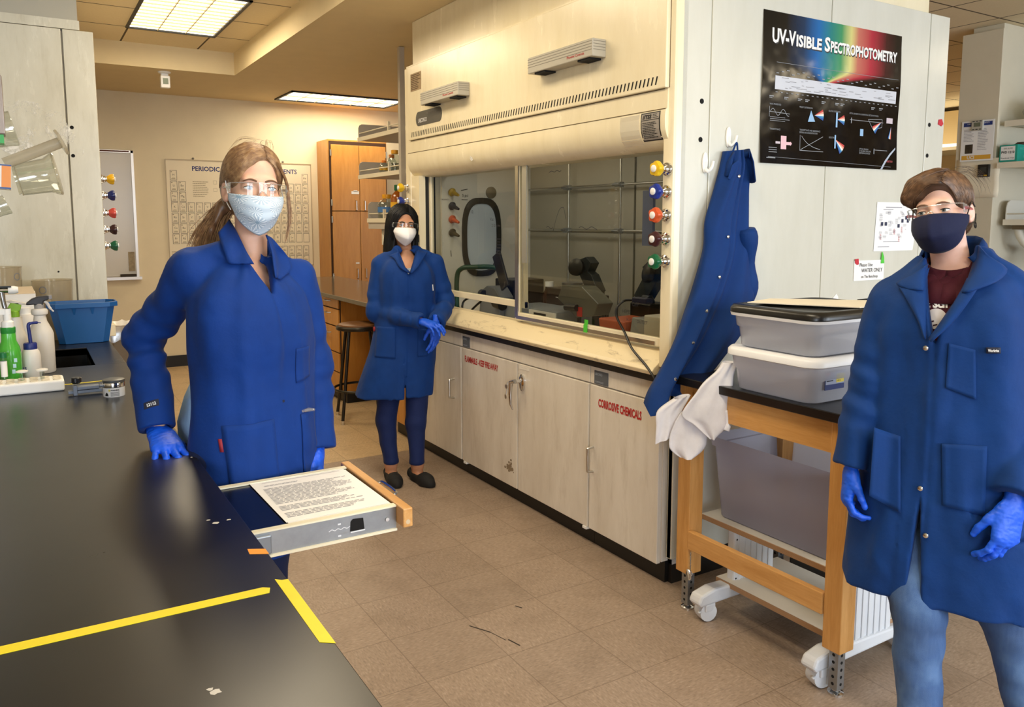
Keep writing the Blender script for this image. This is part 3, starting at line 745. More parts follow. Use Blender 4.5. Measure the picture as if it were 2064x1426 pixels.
def oval(a, bq, n=40, p=3.0):
    o = []
    for k in range(n):
        t_ = 2*PI*k/n; c, s_ = math.cos(t_), math.sin(t_)
        o.append((math.copysign(abs(c)**(2/p), c)*a, math.copysign(abs(s_)**(2/p), s_)*bq))
    return o
ocx, ocz = 2.655, 1.445
b = MB(); O, I = oval(.15, .265), oval(.115, .225)
rows_ = [[(ocx+x, 4.748, ocz+z), (ocx+x, 4.735, ocz+z), (ocx+x*.97, 4.73, ocz+z*.97), (ocx+x2*1.03, 4.73, ocz+z2*1.03), (ocx+x2, 4.736, ocz+z2), (ocx+x2, 4.748, ocz+z2)] for (x, z), (x2, z2) in zip(O, I)]
b.grid(rows_, True); hp('port_gasket', b, mat('rubber_gasket', '#2f2f2b', .5), smooth=True)
b = MB(); b.add([(ocx+x*1.02, 4.744, ocz+z*1.02) for x, z in I], [tuple(range(len(I)))]); hp('port_window', b, mat('port_pane', '#c8d6e6', .15))
# valve nozzles on inner left wall
for z, c in ((1.745, '#c9a83a'), (1.655, '#2c3040'), (1.568, '#d0603c'), (1.48, '#4d4432')):
    b = MB(); b.lathe([(.026, 0), (.028, .012), (.016, .02), (.013, .045), (.008, .075)], (2.43, 4.748, z), 14, (.25, -1, -.35)); hp('gas_nozzle', b, mat('nozzle_' + c[1:], c, .35), smooth=True)
# writing on inner wall and sash
b = MB(); fw = ((0, 4.746, 0), (1, 0, 0), (0, 0, 1))
write(b, '5 psi', 2.51, 1.715, .018, fw); line(b, (2.50, 1.755), (2.55, 1.765), .004, fw); line(b, (2.505, 1.695), (2.55, 1.695), .003, fw); write(b, 'ORGANICS', 2.35, 1.69, .009, fw); line(b, (2.42, 1.36), (2.425, 1.32), .004, fw)
hp('wall_writing', b, M_INK)
# sash windows --------------------------------------------------------------
M_SASHG = clear_mat('sash_glass', '#d6d7d0', .0, .0)
def sash(x, y0, y1, z0, z1, name):
    f = MB()
    sw = .012 if y0 < 3 else .05; f.box(x-.012, x+.012, y0, y0+sw, z0, z1); f.box(x-.012, x+.012, y1-.03, y1, z0, z1)
    f.box(x-.014, x+.014, y0, y1, z0, z0+.036)
    r = hp(name, f, M_CREAMFRAME, bevel=.002)
    pm = MB(); pm.add([(x, y0+sw-.005, z0+.03), (x, y1-.025, z0+.03), (x, y1-.025, z1), (x, y0+sw-.005, z1)], [(0, 1, 2, 3)]); obj('pane', pm, M_SASHG, r)
    return r
s1 = sash(2.325, 3.66, 4.85, 1.08, 1.86, 'sash')
s2 = sash(2.296, 2.515, 3.71, 1.022, 1.86, 'sash')
obj('bottom_channel', MB().box(2.278, 2.284, 2.565, 3.69, 1.024, 1.042), M_ALU, s2)
obj('stile_edge', MB().box(2.279, 2.285, 3.675, 3.705, 1.03, 1.85), M_ALU, s2)
obj('inner_strip', MB().box(2.285, 2.292, 3.60, 3.645, 1.33, 1.85), mat('strip_alu', '#b9b8ae', .4, .6), s2)
hp('sash_track', MB().box(2.29, 2.36, 4.845, 4.86, 1.0, 1.86), mat('track_black', '#171717', .4))
hp('sash_track', MB().box(2.28, 2.36, 2.495, 2.512, 1.0, 1.86), mat('track_grey', '#7e7a6a', .4, .5))
b = MB(); gf = ((2.2935, 0, 0), (0, -1, 0), (0, 0, 1))
def squig(pts, w=.003): 
    for p, q in zip(pts, pts[1:]): line(b, p, q, w, gf, .0004)
squig([(-3.40 + .012*i, 1.795 + .008*abs(math.sin(i*.8))) for i in range(10)]); squig([(-3.42 + .010*i, 1.52 + .006*math.sin(i*1.1)) for i in range(7)]); squig([(-3.14 + .013*i, 1.52 + .006*math.sin(i*1.0)) for i in range(12)])
squig([(-3.36 + .007*i, 1.50 + .12*math.sin(min(1, i/11)*PI/2)) for i in range(14)] + [(-3.265, 1.61), (-3.255, 1.585), (-3.25, 1.56)]); squig([(-3.285, 1.51), (-3.27, 1.505), (-3.25, 1.51)])
write(b, 'OFF', -2.735, 1.178, .02, gf); write(b, 'OUTLET', -2.70, 1.106, .014, gf); write(b, 'PLUG', -2.77, 1.108, .012, gf); write(b, 'HEPES', -2.80, 1.142, .016, gf)
obj('marker_writing', b, mat('marker_ink', '#20222e', .5), s2)
b = MB(); gl = ((2.3225, 0, 0), (0, -1, 0), (0, 0, 1)); write(b, 'Vac', -4.05, 1.555, .02, gl, off=.0004); write(b, '2.10 w/w', -4.03, 1.52, .018, gl, off=.0004); write(b, '1/2', -4.28, 1.60, .018, gl, off=.0004); fineprint(b, -3.98, 1.36, -3.92, 1.46, 6, gl, .3, 11, .0004)
obj('marker_writing', b, mat('marker_ink', '#20222e', .5), s1)
tag(obj('green_tape', MB().prism([(0, 0), (.030, 0), (.030, .036), (.036, .042), (.036, .062), (.008, .062), (.008, .042), (0, .036)], (2.2772, 3.072, 1.022), (0, -1, 0), (0, 0, 1), .0008), mat('tape_green', '#4fc53a', .6), None), 'small bright green strip of tape on the bottom rail of the right sash', 'tape')
# plug-in knobs ---------------------------------------------------------------
def valve(c, axis, color, parent, dots=True, s=1.0):
    ax = Vector(axis).normalized(); c = Vector(c)
    k = MB(); n = 40; prof = [(.0115, .028), (.016, .031), (.0235, .045), (.0255, .056), (.0235, .063), (.006, .066)]
    q = Vector((0, 0, 1)).rotation_difference(ax); vs = []
    for i, (r, h) in enumerate(prof):
        for j in range(n):
            a = 2*PI*j/n; lobes = 1 + (.20 if 1 < i < 5 else .05) * abs(math.cos(2.5*a + .6))**1.6 - .08
            vs.append(c + q @ Vector((r*s*lobes*math.cos(a), r*s*lobes*math.sin(a), h*s)))
    fs = [(i*n + j, i*n + (j+1) % n, (i+1)*n + (j+1) % n, (i+1)*n + j) for i in range(len(prof)-1) for j in range(n)]
    fs += [tuple(range(n))[::-1], tuple(range((len(prof)-1)*n, len(prof)*n))]
    k.add(vs, fs)
    o = obj('valve_knob', k, mat('knob_' + color[1:], color, .3), parent, True)
    b = MB(); b.lathe([(.0225*s, 0), (.0235*s, .004*s), (.0225*s, .009*s), (.017*s, .013*s), (.0165*s, .022*s), (.012*s, .026*s), (.0115*s, .03*s)], c, 24, ax); obj('collar', b, M_STEEL, o, True)
    if dots:
        b = MB(); b.lathe([(.0125*s, .0655*s), (.0125*s, .069*s), (.011*s, .0702*s)], c, 18, ax); obj('index_disc', b, M_WHITE, o, True)
KN = ['#e2b91c', '#16308c', '#d2562a', '#401a1c', '#12613c']
for z, y, c in zip((1.76, 1.67, 1.576, 1.48, 1.389), (2.462, 2.464, 2.464, 2.464, 2.464), KN): valve((2.2395, y, z), (-1, 0, 0), c, H, s=1.15)
for z, c in zip((1.775, 1.685, 1.595, 1.5, 1.41), KN): valve((2.2395, 5.01, z), (-1, 0, 0), c, H, s=1.1)
hp('valve_backplate', MB().box(2.262, 2.276, 2.575, 2.64, 1.448, 1.68), mat('plate_blue', '#3d4659', .5))
b = MB()
for p in ((4.93, 1.57), (4.93, 1.43), (4.93, 1.30)): b.cyl((2.2385, p[0]-.02, p[1]), (2.241, p[0]-.02, p[1]), .006, n=8)
hp('screw', b, M_ZINC)
b = MB(); b.obox((2.238, 4.862, 1.44), (.008, .022, .05)); b.obox((2.232, 4.862, 1.40), (.012, .016, .03)); hp('latch', b, M_BLACK, bevel=.003)

# ---- things standing inside the hood
ZF = .952
M_DEV = mat('device_black', '#0c0c0e', .35); M_DEVG = mat('device_slate', '#232a2e', .3); M_TEAL = mat('device_edge', '#1d3b4c', .3)
def lampunit(y0, flip, label):
    """angled photoreactor lamp: bent plate head on a black stand"""
    t = thing('reactor_lamp', label, 'lamp', (2.65, y0, ZF), 'angled black lamps inside the hood'); s_ = -1 if flip else 1
    out = [(.0, 0), (.09, .07), (.05, .14), (.04, .17), (.0, .195), (-.085, .18), (-.10, .15), (-.075, .11), (-.03, .07), (-.10, -.02), (-.05, -.06)]
    out = [(-.02, -.03), (.075, .09), (.145, .115), (.10, .175), (.015, .2), (-.035, .165), (.0, .115), (-.035, .10), (-.10, .01)]
    b = MB(); b.prism([(x*s_, z) for x, z in out], (2.75, y0, 1.15), (0, -1, 0) if False else (0, 1, 0), (0, 0, 1), .06); obj('bent_arm', b, M_DEVG, t, bevel=.003)
    b = MB(); b.lathe([(.045, 0), (.05, .01), (.05, .03), (.03, .04)], (2.73, y0 + .06*s_, 1.285), 20, (-.9, -.3*s_, .2)); obj('lens', b, M_DEV, t, True)
    b = MB(); b.box(2.71, 2.85, y0 - .08, y0 + .08, ZF, 1.13); b.cyl((2.78, y0, 1.12), (2.75, y0, 1.17), .03); obj('stand', b, M_DEV, t, bevel=.006)
lampunit(3.68, False, 'angled black lamp on a stand at middle of the hood, lens up')
lampunit(3.17, True, 'angled black lamp at right in the hood with its head bent to the right')
t = thing('lamp_housing', 'translucent-sided grey box tilted between two lamps inside the hood', 'housing', (2.6, 3.42, ZF))
b = MB(); b.prism([(-.175, -.01), (-.135, .065), (.045, .07), (.19, -.01), (.155, -.075), (-.0, -.10)], (2.60, 3.44, 1.14), (0, -1, 0), (0, 0, 1), .10); obj('housing', b, mat('housing_smoke', '#56584f', .25), t, bevel=.004)
b = MB(); b.box(2.497, 2.50, 3.385, 3.43, 1.05, 1.10); obj('red_label', b, M_RED, t)
b = MB(); b.cyl((2.58, 3.3, ZF), (2.58, 3.3, 1.10), .012); b.cyl((2.55, 3.48, ZF), (2.55, 3.48, 1.06), .012); obj('support_leg', b, M_DEV, t, True)
b = MB(); b.cyl((2.49, 3.52, 1.09), (2.49, 3.42, 1.095), .018); obj('black_plug', b, M_DEV, t, True)
t = thing('stirring_hotplate', 'low grey instrument with white front panel behind right sash', 'hotplate', (2.55, 3.66, ZF))
obj('body', MB().box(2.46, 2.70, 3.56, 3.84, ZF, 1.06), mat('device_grey', '#7f858a', .4), t, bevel=.004)
obj('front_panel', MB().box(2.453, 2.461, 3.57, 3.835, ZF+.008, 1.052), M_WHITE, t)
obj('display', MB().box(2.450, 2.454, 3.66, 3.78, 1.015, 1.04), M_INK, t)
t = thing('controller_box', 'dark brown box with printed dial behind the white-fronted hotplate', 'box', (2.85, 3.9, ZF))
obj('body', MB().box(2.74, 2.95, 3.77, 4.08, ZF, 1.15), mat('box_brown', '#2b1f18', .4), t, bevel=.004)
b = MB(); fr_ = ((2.7395, 0, 0), (0, -1, 0), (0, 0, 1)); write(b, '5', -3.93, 1.105, .03, fr_); fineprint(b, -3.98, 1.09, -3.87, 1.10, 1, fr_, .5, 1); fineprint(b, -4.04, 1.02, -3.85, 1.04, 2, fr_, .4, 2); obj('print', b, M_GREYTXT, t)
t = thing('brown_bottle', 'brown glass bottle with white cap at left of the dark brown box', 'bottle', (2.80, 4.14, ZF))
b = MB(); b.lathe([(.042, 0), (.045, .01), (.045, .14), (.025, .18), (.024, .2)], (2.80, 4.14, ZF), 18); obj('body', b, mat('amber_glass', '#3a2214', .15), t, True)
b = MB(); b.lathe([(.028, .195), (.028, .225)], (2.80, 4.14, ZF), 16); obj('cap', b, M_WHITE, t, True)
tag(obj('metal_dish', MB().lathe([(.03, 0), (.06, .005), (.065, .03), (.06, .032)], (2.84, 3.95, 1.152), 20), M_ZINC, None, True), 'small shiny metal dish on top of the dark brown box', 'dish')
tag(obj('orange_tray', MB().frustum([(2.46, 2.99, ZF), (2.46, 3.17, ZF), (2.66, 3.17, ZF), (2.66, 2.99, ZF)][::-1], [(2.45, 2.975, 1.07), (2.45, 3.185, 1.07), (2.67, 3.185, 1.07), (2.67, 2.975, 1.07)][::-1]), mat('orange_plastic', '#b0522a', .5, var=.1), None, bevel=.008), 'orange tub under the right-hand lamp inside the hood', 'tub')
tag(obj('grey_container', MB().frustum([(2.46, 2.83, ZF), (2.46, 2.96, ZF), (2.58, 2.96, ZF), (2.58, 2.83, ZF)][::-1], [(2.47, 2.85, 1.095), (2.47, 2.945, 1.095), (2.57, 2.945, 1.095), (2.57, 2.85, 1.095)][::-1]), mat('container_grey', '#8d8f8c', .4), None, bevel=.004), 'grey plastic container right of the orange tub in the hood', 'container')
tag(obj('white_box', MB().box(2.44, 2.60, 2.63, 2.825, ZF, 1.12), mat('box_offwhite', '#c9c4b4', .6), None, bevel=.006), 'off-white box in the right front corner inside the hood', 'box')
t = thing('power_cord', 'black power cord hanging out over the right end of the hood sill', 'cord', (2.3, 2.7, 1.1))
b = MB(); b.box(2.31, 2.35, 2.66, 2.76, 1.19, 1.215); obj('plug', b, mat('plug_navy', '#16193a', .4), t, bevel=.005)
b = MB()
pts = [(2.32, 2.76, 1.20), (2.30, 2.80, 1.195), (2.27, 2.815, 1.16), (2.262, 2.80, 1.12), (2.258, 2.74, 1.06), (2.235, 2.66, 1.00), (2.215, 2.55, .95), (2.20, 2.48, .91), (2.20, 2.44, .86)]
def smooth_path(P, k=5):
    P = [Vector(p) for p in P]; out = []
    for i in range(len(P)-1):
        p0, p1, p2, p3 = P[max(i-1, 0)], P[i], P[i+1], P[min(i+2, len(P)-1)]
        for j in range(k):
            t_ = j/k; out.append(.5*((2*p1) + (p2-p0)*t_ + (2*p0-5*p1+4*p2-p3)*t_*t_ + (3*p1-p0-3*p2+p3)*t_**3))
    return out + [P[-1]]
b.tube(smooth_path(pts), .0055, 8); obj('cable', b, M_BLACK, t, True)
# left half
t = thing('hose_frame', 'dark green bent tube frame standing behind left sash', 'tube', (2.5, 4.6, ZF))
b = MB(); b.tube(smooth_path([(2.42, 4.66, ZF), (2.42, 4.66, 1.18), (2.44, 4.63, 1.245), (2.50, 4.58, 1.255), (2.60, 4.50, 1.255), (2.64, 4.46, 1.22), (2.64, 4.45, 1.14)]), .016, 12); obj('tube', b, mat('hose_green', '#1d4a3a', .35), t, True)
b = MB(); b.lathe([(.032, 0), (.032, .02), (.02, .04)], (2.42, 4.66, ZF), 16); obj('base', b, mat('hose_green', '#1d4a3a'), t, True)
t = thing('black_instrument', 'black instrument box behind left sash, in front of the oval port', 'instrument', (2.6, 4.35, ZF))
obj('body', MB().box(2.57, 2.80, 4.20, 4.42, ZF, 1.19), M_DEV, t, bevel=.006)
b = MB(); b.tube(smooth_path([(2.57, 4.40, 1.09), (2.49, 4.46, 1.09), (2.42, 4.56, 1.04), (2.40, 4.55, .96)]), .007, 8); b.tube(smooth_path([(2.57, 4.3, 1.08), (2.47, 4.36, 1.07), (2.42, 4.46, .99), (2.41, 4.47, .955)]), .007, 8); obj('cable', b, M_DEV, t, True)
t = thing('tilted_screen', 'grey angled stand with a tilted clear plate behind left sash', 'instrument', (2.5, 4.2, ZF))
b = MB(); b.prism([(-.14, 0), (-.11, .165), (-.04, .20), (.05, .195), (.12, .14), (.12, 0)], (2.55, 4.28, ZF), (0, -1, 0), (0, 0, 1), .10); obj('body', b, mat('device_grey2', '#74777a', .4), t, bevel=.004)
b = MB(); b.obox((2.46, 4.16, 1.255), (.015, .09, .23), Matrix.Rotation(math.radians(-28), 3, 'X')); obj('plate', b, clear_mat('smoke_plate', '#8b8f92', .3, .05, .35, '#5a5c5e'), t, bevel=.004)
b = MB(); b.cyl((2.46, 4.4, 1.10), (2.44, 4.33, 1.10), .025); b.cyl((2.45, 4.2, 1.06), (2.45, 4.12, 1.05), .035); obj('motor', b, M_DEV, t, True)
tag(obj('grey_base_unit', MB().box(2.48, 2.74, 3.88, 4.15, ZF, 1.05), mat('device_grey', '#7f858a'), None, bevel=.006), 'grey ribbed unit seen under the raised left sash', 'unit')

# ================================================================== HOOD BASE
# worktop with sloping sill
def m_sill():
    t = NT('sill_enamel'); v = t.coord('Object', (1, .35, 1)); n = t.noise(v, 14, 8, .75, 1.2)
    t.base(t.mix(t.ramp(n, [(.55, 0.), (.72, .75)]), '#e8d7b0', '#6d5430')); t.set(Roughness=.35); return t.m
t = thing('hood_worktop', 'cream stained worktop sill with thick black edge under the sashes', 'worktop', (2.5, 3.7, .9))
b = MB(); b.prism([(3.05, .912), (2.212, .912), (2.205, .930), (2.215, .944), (2.30, 1.006), (2.36, 1.006), (2.37, .950), (3.05, .950)], (0, 2.494, 0), (1, 0, 0), (0, 0, 1), -2.53); obj('sill', b, m_sill(), t, bevel=.003)
obj('black_edge', MB().box(2.222, 3.05, 2.475, 5.04, .882, .912), M_BLACK, t, bevel=.003)
def cab(y0, y1, label, doors, badge=None, text=None):
    t = thing('base_cabinet', label, 'cabinet', (2.6, (y0+y1)/2, 0))
    obj('body', MB().box(2.262, 3.05, y0+.003, y1-.003, .095, .881), M_CAB, t)
    obj('toe_kick', MB().box(2.282, 3.0, y0+.001, y1-.001, 0, .095), M_BLACK, t)
    obj('top_rail', MB().box(2.245, 2.263, y0+.003, y1-.003, .797, .878), M_CAB, t, bevel=.002)
    ds = []
    for i, (a, c) in enumerate(doors):
        ds.append(obj('door', MB().box(2.24, 2.262, a+.003, c-.003, .088, .791), M_CAB, t, bevel=.003))
    return t, ds
def pull(d, y, z0, z1):
    b = MB(); b.tube(smooth_path([(2.24, y, z0), (2.212, y, z0+.004), (2.207, y, z0+.014), (2.207, y, z1-.014), (2.212, y, z1-.004), (2.24, y, z1)], 3), .006, 8); obj('handle', b, M_ALU, d, True)
t, ds = cab(4.262, 5.045, 'stained cream cupboard under hood behind the woman standing at its end', [(4.268, 5.04)]); pull(ds[0], 4.36, .46, .58)
# flammables cabinet
t, ds = cab(2.972, 4.262, 'double-door cream cupboard marked FLAMMABLE KEEP FIRE AWAY with chrome latch', [(3.616, 4.258), (2.976, 3.612)])
def xw(mb, s, y, z, h, **kw): write(mb, s, -y, z, h, ((2.2395, 0, 0), (0, -1, 0), (0, 0, 1)), **kw)
b = MB(); xw(b, 'FLAMMABLE - KEEP FIRE AWAY', 4.215, .713, .036, w=.395, bold=.03); obj('lettering', b, M_RED, ds[0])
b = MB(); b.lathe([(.024, 0), (.024, .01), (.018, .014)], (2.24, 3.56, .695), 20, (-1, 0, 0)); b.v = [(x, y, .695 + (z - .695)*1.9) for x, y, z in b.v]
lt = obj('latch', b, M_STEEL, ds[1], True)
b = MB(); b.cyl((2.23, 3.56, .705), (2.195, 3.56, .705), .012); b.tube([(2.195, 3.565, .705), (2.19, 3.60, .695), (2.188, 3.605, .63), (2.188, 3.60, .575), (2.195, 3.59, .545)], [.013, .013, .01, .008, .004], 10); obj('lever', b, M_STEEL, ds[1], True)
b = MB(); b.tube([(2.19, 3.635, .69), (2.185, 3.64, .62)], .003, 6); b.lathe([(.012, 0), (.012, .003)], (2.187, 3.64, .665), 14, (-1, 0, 0)); b.lathe([(.014, 0), (.014, .003)], (2.184, 3.642, .61), 14, (-1, .2, 0)); obj('key', b, M_ALU, ds[1], True)
b = MB(); flat(b, -3.595, .765, -3.49, .785, ((2.2393, 0, 0), (0, -1, 0), (0, 0, 1))); obj('label_tape', b, mat('label_cream', '#e6e0d4', .6), ds[1])
b = MB(); xw(b, 'VENTS & COFFEE', 3.575, .772, .007, w=.06); obj('label_text', b, M_GREYINK, ds[1])
sm = MB(); rr = random.Random(3)
for k in range(26):
    a = rr.uniform(0, 6.3); r = abs(rr.gauss(0, .028)); cy, cz = 3.70 + r*1.1*math.cos(a), .20 + r*.7*math.sin(a); s_ = rr.uniform(.004, .014)
    flatpoly(sm, [(-cy + s_*math.cos(q), cz + s_*.8*math.sin(q)) for q in [2*PI*i/9 for i in range(9)]], ((2.2397, 0, 0), (0, -1, 0), (0, 0, 1)), .0002 + k*.00001)
obj('scuff_mark', sm, mat('scuff', '#8b7a62', .7), ds[0])
t2, ds2 = cab(2.475, 2.972, 'cream cupboard marked CORROSIVE CHEMICALS behind the left table leg', [(2.48, 2.968)]); pull(ds2[0], 2.935, .375, .495)
b = MB(); xw(b, 'CORROSIVE CHEMICALS', 2.90, .697, .038, w=.305, bold=.04); obj('lettering', b, M_RED, ds2[0])
for tt, y0, w_ in ((t, 4.245, .085), (t2, 2.935, .10)):
    bd = obj('maker_plate', MB().box(2.241, 2.2455, y0 - w_, y0, .80, .862), mat('plate_grey', '#565b62', .5), tt)
    b = MB(); write(b, 'LABCONCO', -y0 + .006, .842, .012, ((2.241, 0, 0), (0, -1, 0), (0, 0, 1)), w=w_*.55, bold=.02); fineprint(b, -y0 + .008, .806, -y0 + w_ - .006, .815, 2, ((2.241, 0, 0), (0, -1, 0), (0, 0, 1)), .5, 1); obj('plate_lettering', b, mat('plate_text', '#9aa3ad', .5), bd)
obj('foot_clip', MB().box(2.236, 2.262, 4.20, 4.235, .076, .088), M_WHITE, t); obj('foot_clip', MB().box(2.236, 2.262, 2.98, 3.01, .076, .088), M_WHITE, t)
obj('corner_plate', MB().box(2.30, 2.36, 2.452, 2.474, .085, .12), M_WHITE, t2)

hl = MB(); hl.box(2.45, 2.60, 2.9, 4.4, 2.022, 2.038); hp('hood_fill_panel', hl, emit_mat('hood_fill_panel', '#fff2d8', .6))  # glowing panel added only to brighten the dim hood interior
la = bpy.data.lights.new('hood_fill', 'AREA'); la.shape = 'RECTANGLE'; la.size = .15; la.size_y = 1.5; la.energy = 3.2; la.color = (1, .93, .82)  # added fill light for the hood interior, not a known fixture
lo = bpy.data.objects.new('hood_fill', la); COL.objects.link(lo); lo.location = (2.525 - hood.location.x, 3.65 - hood.location.y, 2.015 - hood.location.z); lo.parent = hood
# ================================================================== ON THE HOOD'S SIDE PANEL
PY = 2.4295
def m_poster():
    t = NT('spectrum_poster'); v = t.coord('UV'); u, w, z = t.sep(v)
    k = t.node('ShaderNodeMapRange'); k.interpolation_type = 'SMOOTHSTEP'
    for n_, val in (('From Min', .545), ('From Max', .70), ('To Min', .02), ('To Max', 1.)): k.inputs[n_].default_value = val
    t.link(w, k.inputs['Value'])
    uu = t.math('ADD', t.math('DIVIDE', t.math('SUBTRACT', u, .415), t.math('MAXIMUM', k.outputs[0], .03)), .415)
    # right side reaches lower than the left one: shear
    sh = t.math('GREATER_THAN', w, .545)
    c = t.ramp(uu, [(.15, '#060606'), (.27, '#0b2f52'), (.37, '#1266ad'), (.46, '#1c7d7c'), (.535, '#3f9160'), (.605, '#d2cc82'), (.66, '#c07060'), (.76, '#ac2b3d'), (.88, '#3c0f14'), (.96, '#0a0606')])
    n = t.noise(t.coord('Object', (1, 1, 2)), 2.2, 4, .6, .8)
    c2 = t.mix(t.math('MULTIPLY', t.ramp(n, [(.45, 0.), (.7, 1.)]), .5), '#050507', '#131a24')
    c = t.mix(sh, c2, t.mix(1., c, c)); t.base(c); t.set(Roughness=.13)
    t.bump(t.noise(t.coord('Object', (1, 1, 1)), 4.5, 2, .4), .35, .03)
    return t.m
PO = thing('poster', 'large glossy black poster UV-VISIBLE SPECTROPHOTOMETRY with rainbow band on the hood side', 'poster', (3.2, PY, 1.8))
PX0, PX1, PZ0, PZ1 = 2.724, 3.692, 1.802, 2.441; PW, PH = PX1-PX0, PZ1-PZ0
b = MB(); n_, m_ = 24, 12; rnd = random.Random(2)
def pwave(u, w): return PY - .002 - .006*(abs(2*u-1)**6)*(.5+.5*math.sin(w*9+2)) - .003*(1 - w)**4
b.grid([[(PX0 + PW*i/n_, pwave(i/n_, j/m_), PZ0 + PH*j/m_) for j in range(m_+1)] for i in range(n_+1)]); obj('sheet', b, m_poster(), PO, 'full')
pf = ((0, 0, 0), (1, 0, 0), (0, 0, 1), lambda a, b_, off: Vector((PX0 + a*PW, pwave(a, b_) - off - .0006, PZ0 + b_*PH)))
def PT(mb, s, u0, v0, h, u1=None, **kw):   # fractions of the sheet
    vs, fs, gw = glyphs(s, kw.get('bold', 0)); sc = h / .73; sx = ((u1-u0)/gw) if u1 else sc*PH/PW*kw.get('sx', 1)
    mb.noflip = True; mb.add([pf[3](u0 + a*sx, v0 + c*sc, kw.get('off', .0008)) for a, c in vs], fs); return u0 + gw*sx
b = MB(); x = .055
PT(b, 'UV-V', .057, .80, .095, .213, bold=.035); PT(b, 'ISIBLE', .217, .80, .076, .392, bold=.035); PT(b, 'S', .412, .80, .095, .452, bold=.035); PT(b, 'PECTROPHOTOMETRY', .456, .80, .074, .965, bold=.035)
obj('title', b, M_WHITE, PO)
bs = MB(); 
for s_, a0, a1, h in (('UV-V', .057, .213, .095), ('ISIBLE', .217, .392, .076), ('S', .412, .452, .095), ('PECTROPHOTOMETRY', .456, .965, .074)): PT(bs, s_, a0 + .004, .792, h, a1 + .004, bold=.035, off=.0004)
obj('title_shadow', bs, mat('title_shadow', '#2a2a2a'), PO)
b = MB(); flat(b, .085, .495, .97, .585, pf); wb = obj('chart_band', b, mat('band_white', '#c9ccd4', .5), PO)
b = MB(); rr = random.Random(8)
for k in range(46): a = rr.uniform(.1, .93); q = rr.uniform(.505, .575); L_ = rr.uniform(.01, .06); flat(b, a, q, min(.965, a+L_), q + .004, pf, .0012)
obj('band_marks', b, mat('mark_grey', '#8b8b90'), PO)
b = MB()
flat(b, .09, .672, .98, .6745, pf, .001)
for k in range(26): a = .09 + .035*k; flat(b, a, .60 + .012*(k % 3), a + .018, .606 + .012*(k % 3), pf, .001); flat(b, a, .475, a + .014, .480, pf, .001)
for k in range(9): a = .05 + rr.uniform(.08, .105)*k; flat(b, a, .445, a + .03, .451, pf, .001); flat(b, a, .435, a + .02, .440, pf, .001)
for (a, q, s_, a1) in ((.055, .39, 'WAVE PROPERTIES', .13), (.255, .39, 'PRISM DISPERSION', .345), (.46, .385, 'GRATING DISPERSION', .545), (.615, .385, 'OPTICAL DIAGRAM OF A CONVENTIONAL SPECTROPHOTOMETER', .84), (.06, .225, 'TRANSMITTANCE', .13), (.26, .235, 'TRANSMITTANCE AND ABSORBANCE', .405), (.26, .218, 'DEPEND ON CONCENTRATION', .385), (.47, .20, 'REFLECTION', .51), (.70, .135, 'OPTICAL DIAGRAM', .77), (.70, .12, 'OF AN ARRAY DETECTOR', .79), (.70, .105, 'SPECTROPHOTOMETER', .785)): PT(b, s_, a, q, .012, a1)
def pl(p, q, w=.004): 
    dx, dy = (q[0]-p[0])*PW, (q[1]-p[1])*PH; L_ = math.hypot(dx, dy) or 1; ox, oy = -dy/L_*w/2/PW*.6, dx/L_*w/2/PH*.6
    flatpoly(b, [(p[0]-ox, p[1]-oy), (q[0]-ox, q[1]-oy), (q[0]+ox, q[1]+oy), (p[0]+ox, p[1]+oy)], pf, .0012)
pl((.055, .31), (.055, .38)); pl((.055, .345), (.19, .34)); P_ = [(.06 + .006*k, .345 + .022*math.sin(k*.55)) for k in range(22)]; [pl(p, q) for p, q in zip(P_, P_[1:])]
for k in range(3): flat(b, .06, .285 + .012*k, .16 + .03*(k % 2), .288 + .012*k, pf, .001); flat(b, .055, .075 + .015*k, .11, .079 + .015*k, pf, .001)
pl((.265, .10), (.265, .205)); pl((.265, .10), (.43, .10)); pl((.27, .105), (.425, .205)); P_ = [(.275 + .007*k, .19*math.exp(-k*.12)*.5 + .105) for k in range(20)]; [pl(p, q) for p, q in zip(P_, P_[1:])]
pl((.62, .345), (.88, .345)); pl((.76, .36), (.87, .37)); pl((.76, .36), (.80, .29)); pl((.80, .29), (.87, .31)); pl((.87, .31), (.87, .37)); pl((.82, .14), (.92, .14)); pl((.63, .32), (.63, .36), .009); pl((.815, .11), (.815, .15), .009)
pl((.05, .045), (.95, .02), .002); flat(b, .04, .035, .10, .041, pf, .001)
obj('white_drawing', b, mat('drawing_white', '#8d9196'), PO)
FAN = [('#c03a38', 0), ('#e8a08a', 1), ('#f0efe4', 2), ('#2f86b8', 3), ('#1d4f9a', 4)]
fm = {c: MB() for c, _ in FAN}
def fan(p, a0, a1, L_):
    for k, (c, i) in enumerate(FAN):
        t0, t1 = math.radians(a0 + (a1-a0)*k/5), math.radians(a0 + (a1-a0)*(k+1)/5)
        flatpoly(fm[c], [p, (p[0] + L_*math.cos(t1), p[1] + L_*math.sin(t1)*PW/PH), (p[0] + L_*math.cos(t0), p[1] + L_*math.sin(t0)*PW/PH)][::1], pf, .0013)
fan((.36, .348), 28, -18, .065); fan((.525, .335), 26, -24, .055); fan((.515, .195), -20, -62, .075); fan((.865, .35), -160, -128, .075); fan((.945, .32), -88, -112, .06)
for c, mbx in fm.items(): obj('light_fan', mbx, mat('fan_' + c[1:], c), PO)
b = MB(); flatpoly(b, [(.315, .30), (.335, .38), (.365, .305)], pf, .0014); flat(b, .515, .28, .527, .385, pf, .0014); flat(b, .51, .13, .52, .225, pf, .0014); flat(b, .70, .235, .725, .285, pf, .0014); obj('optics', b, mat('optic_blue', '#8fb7dc'), PO)
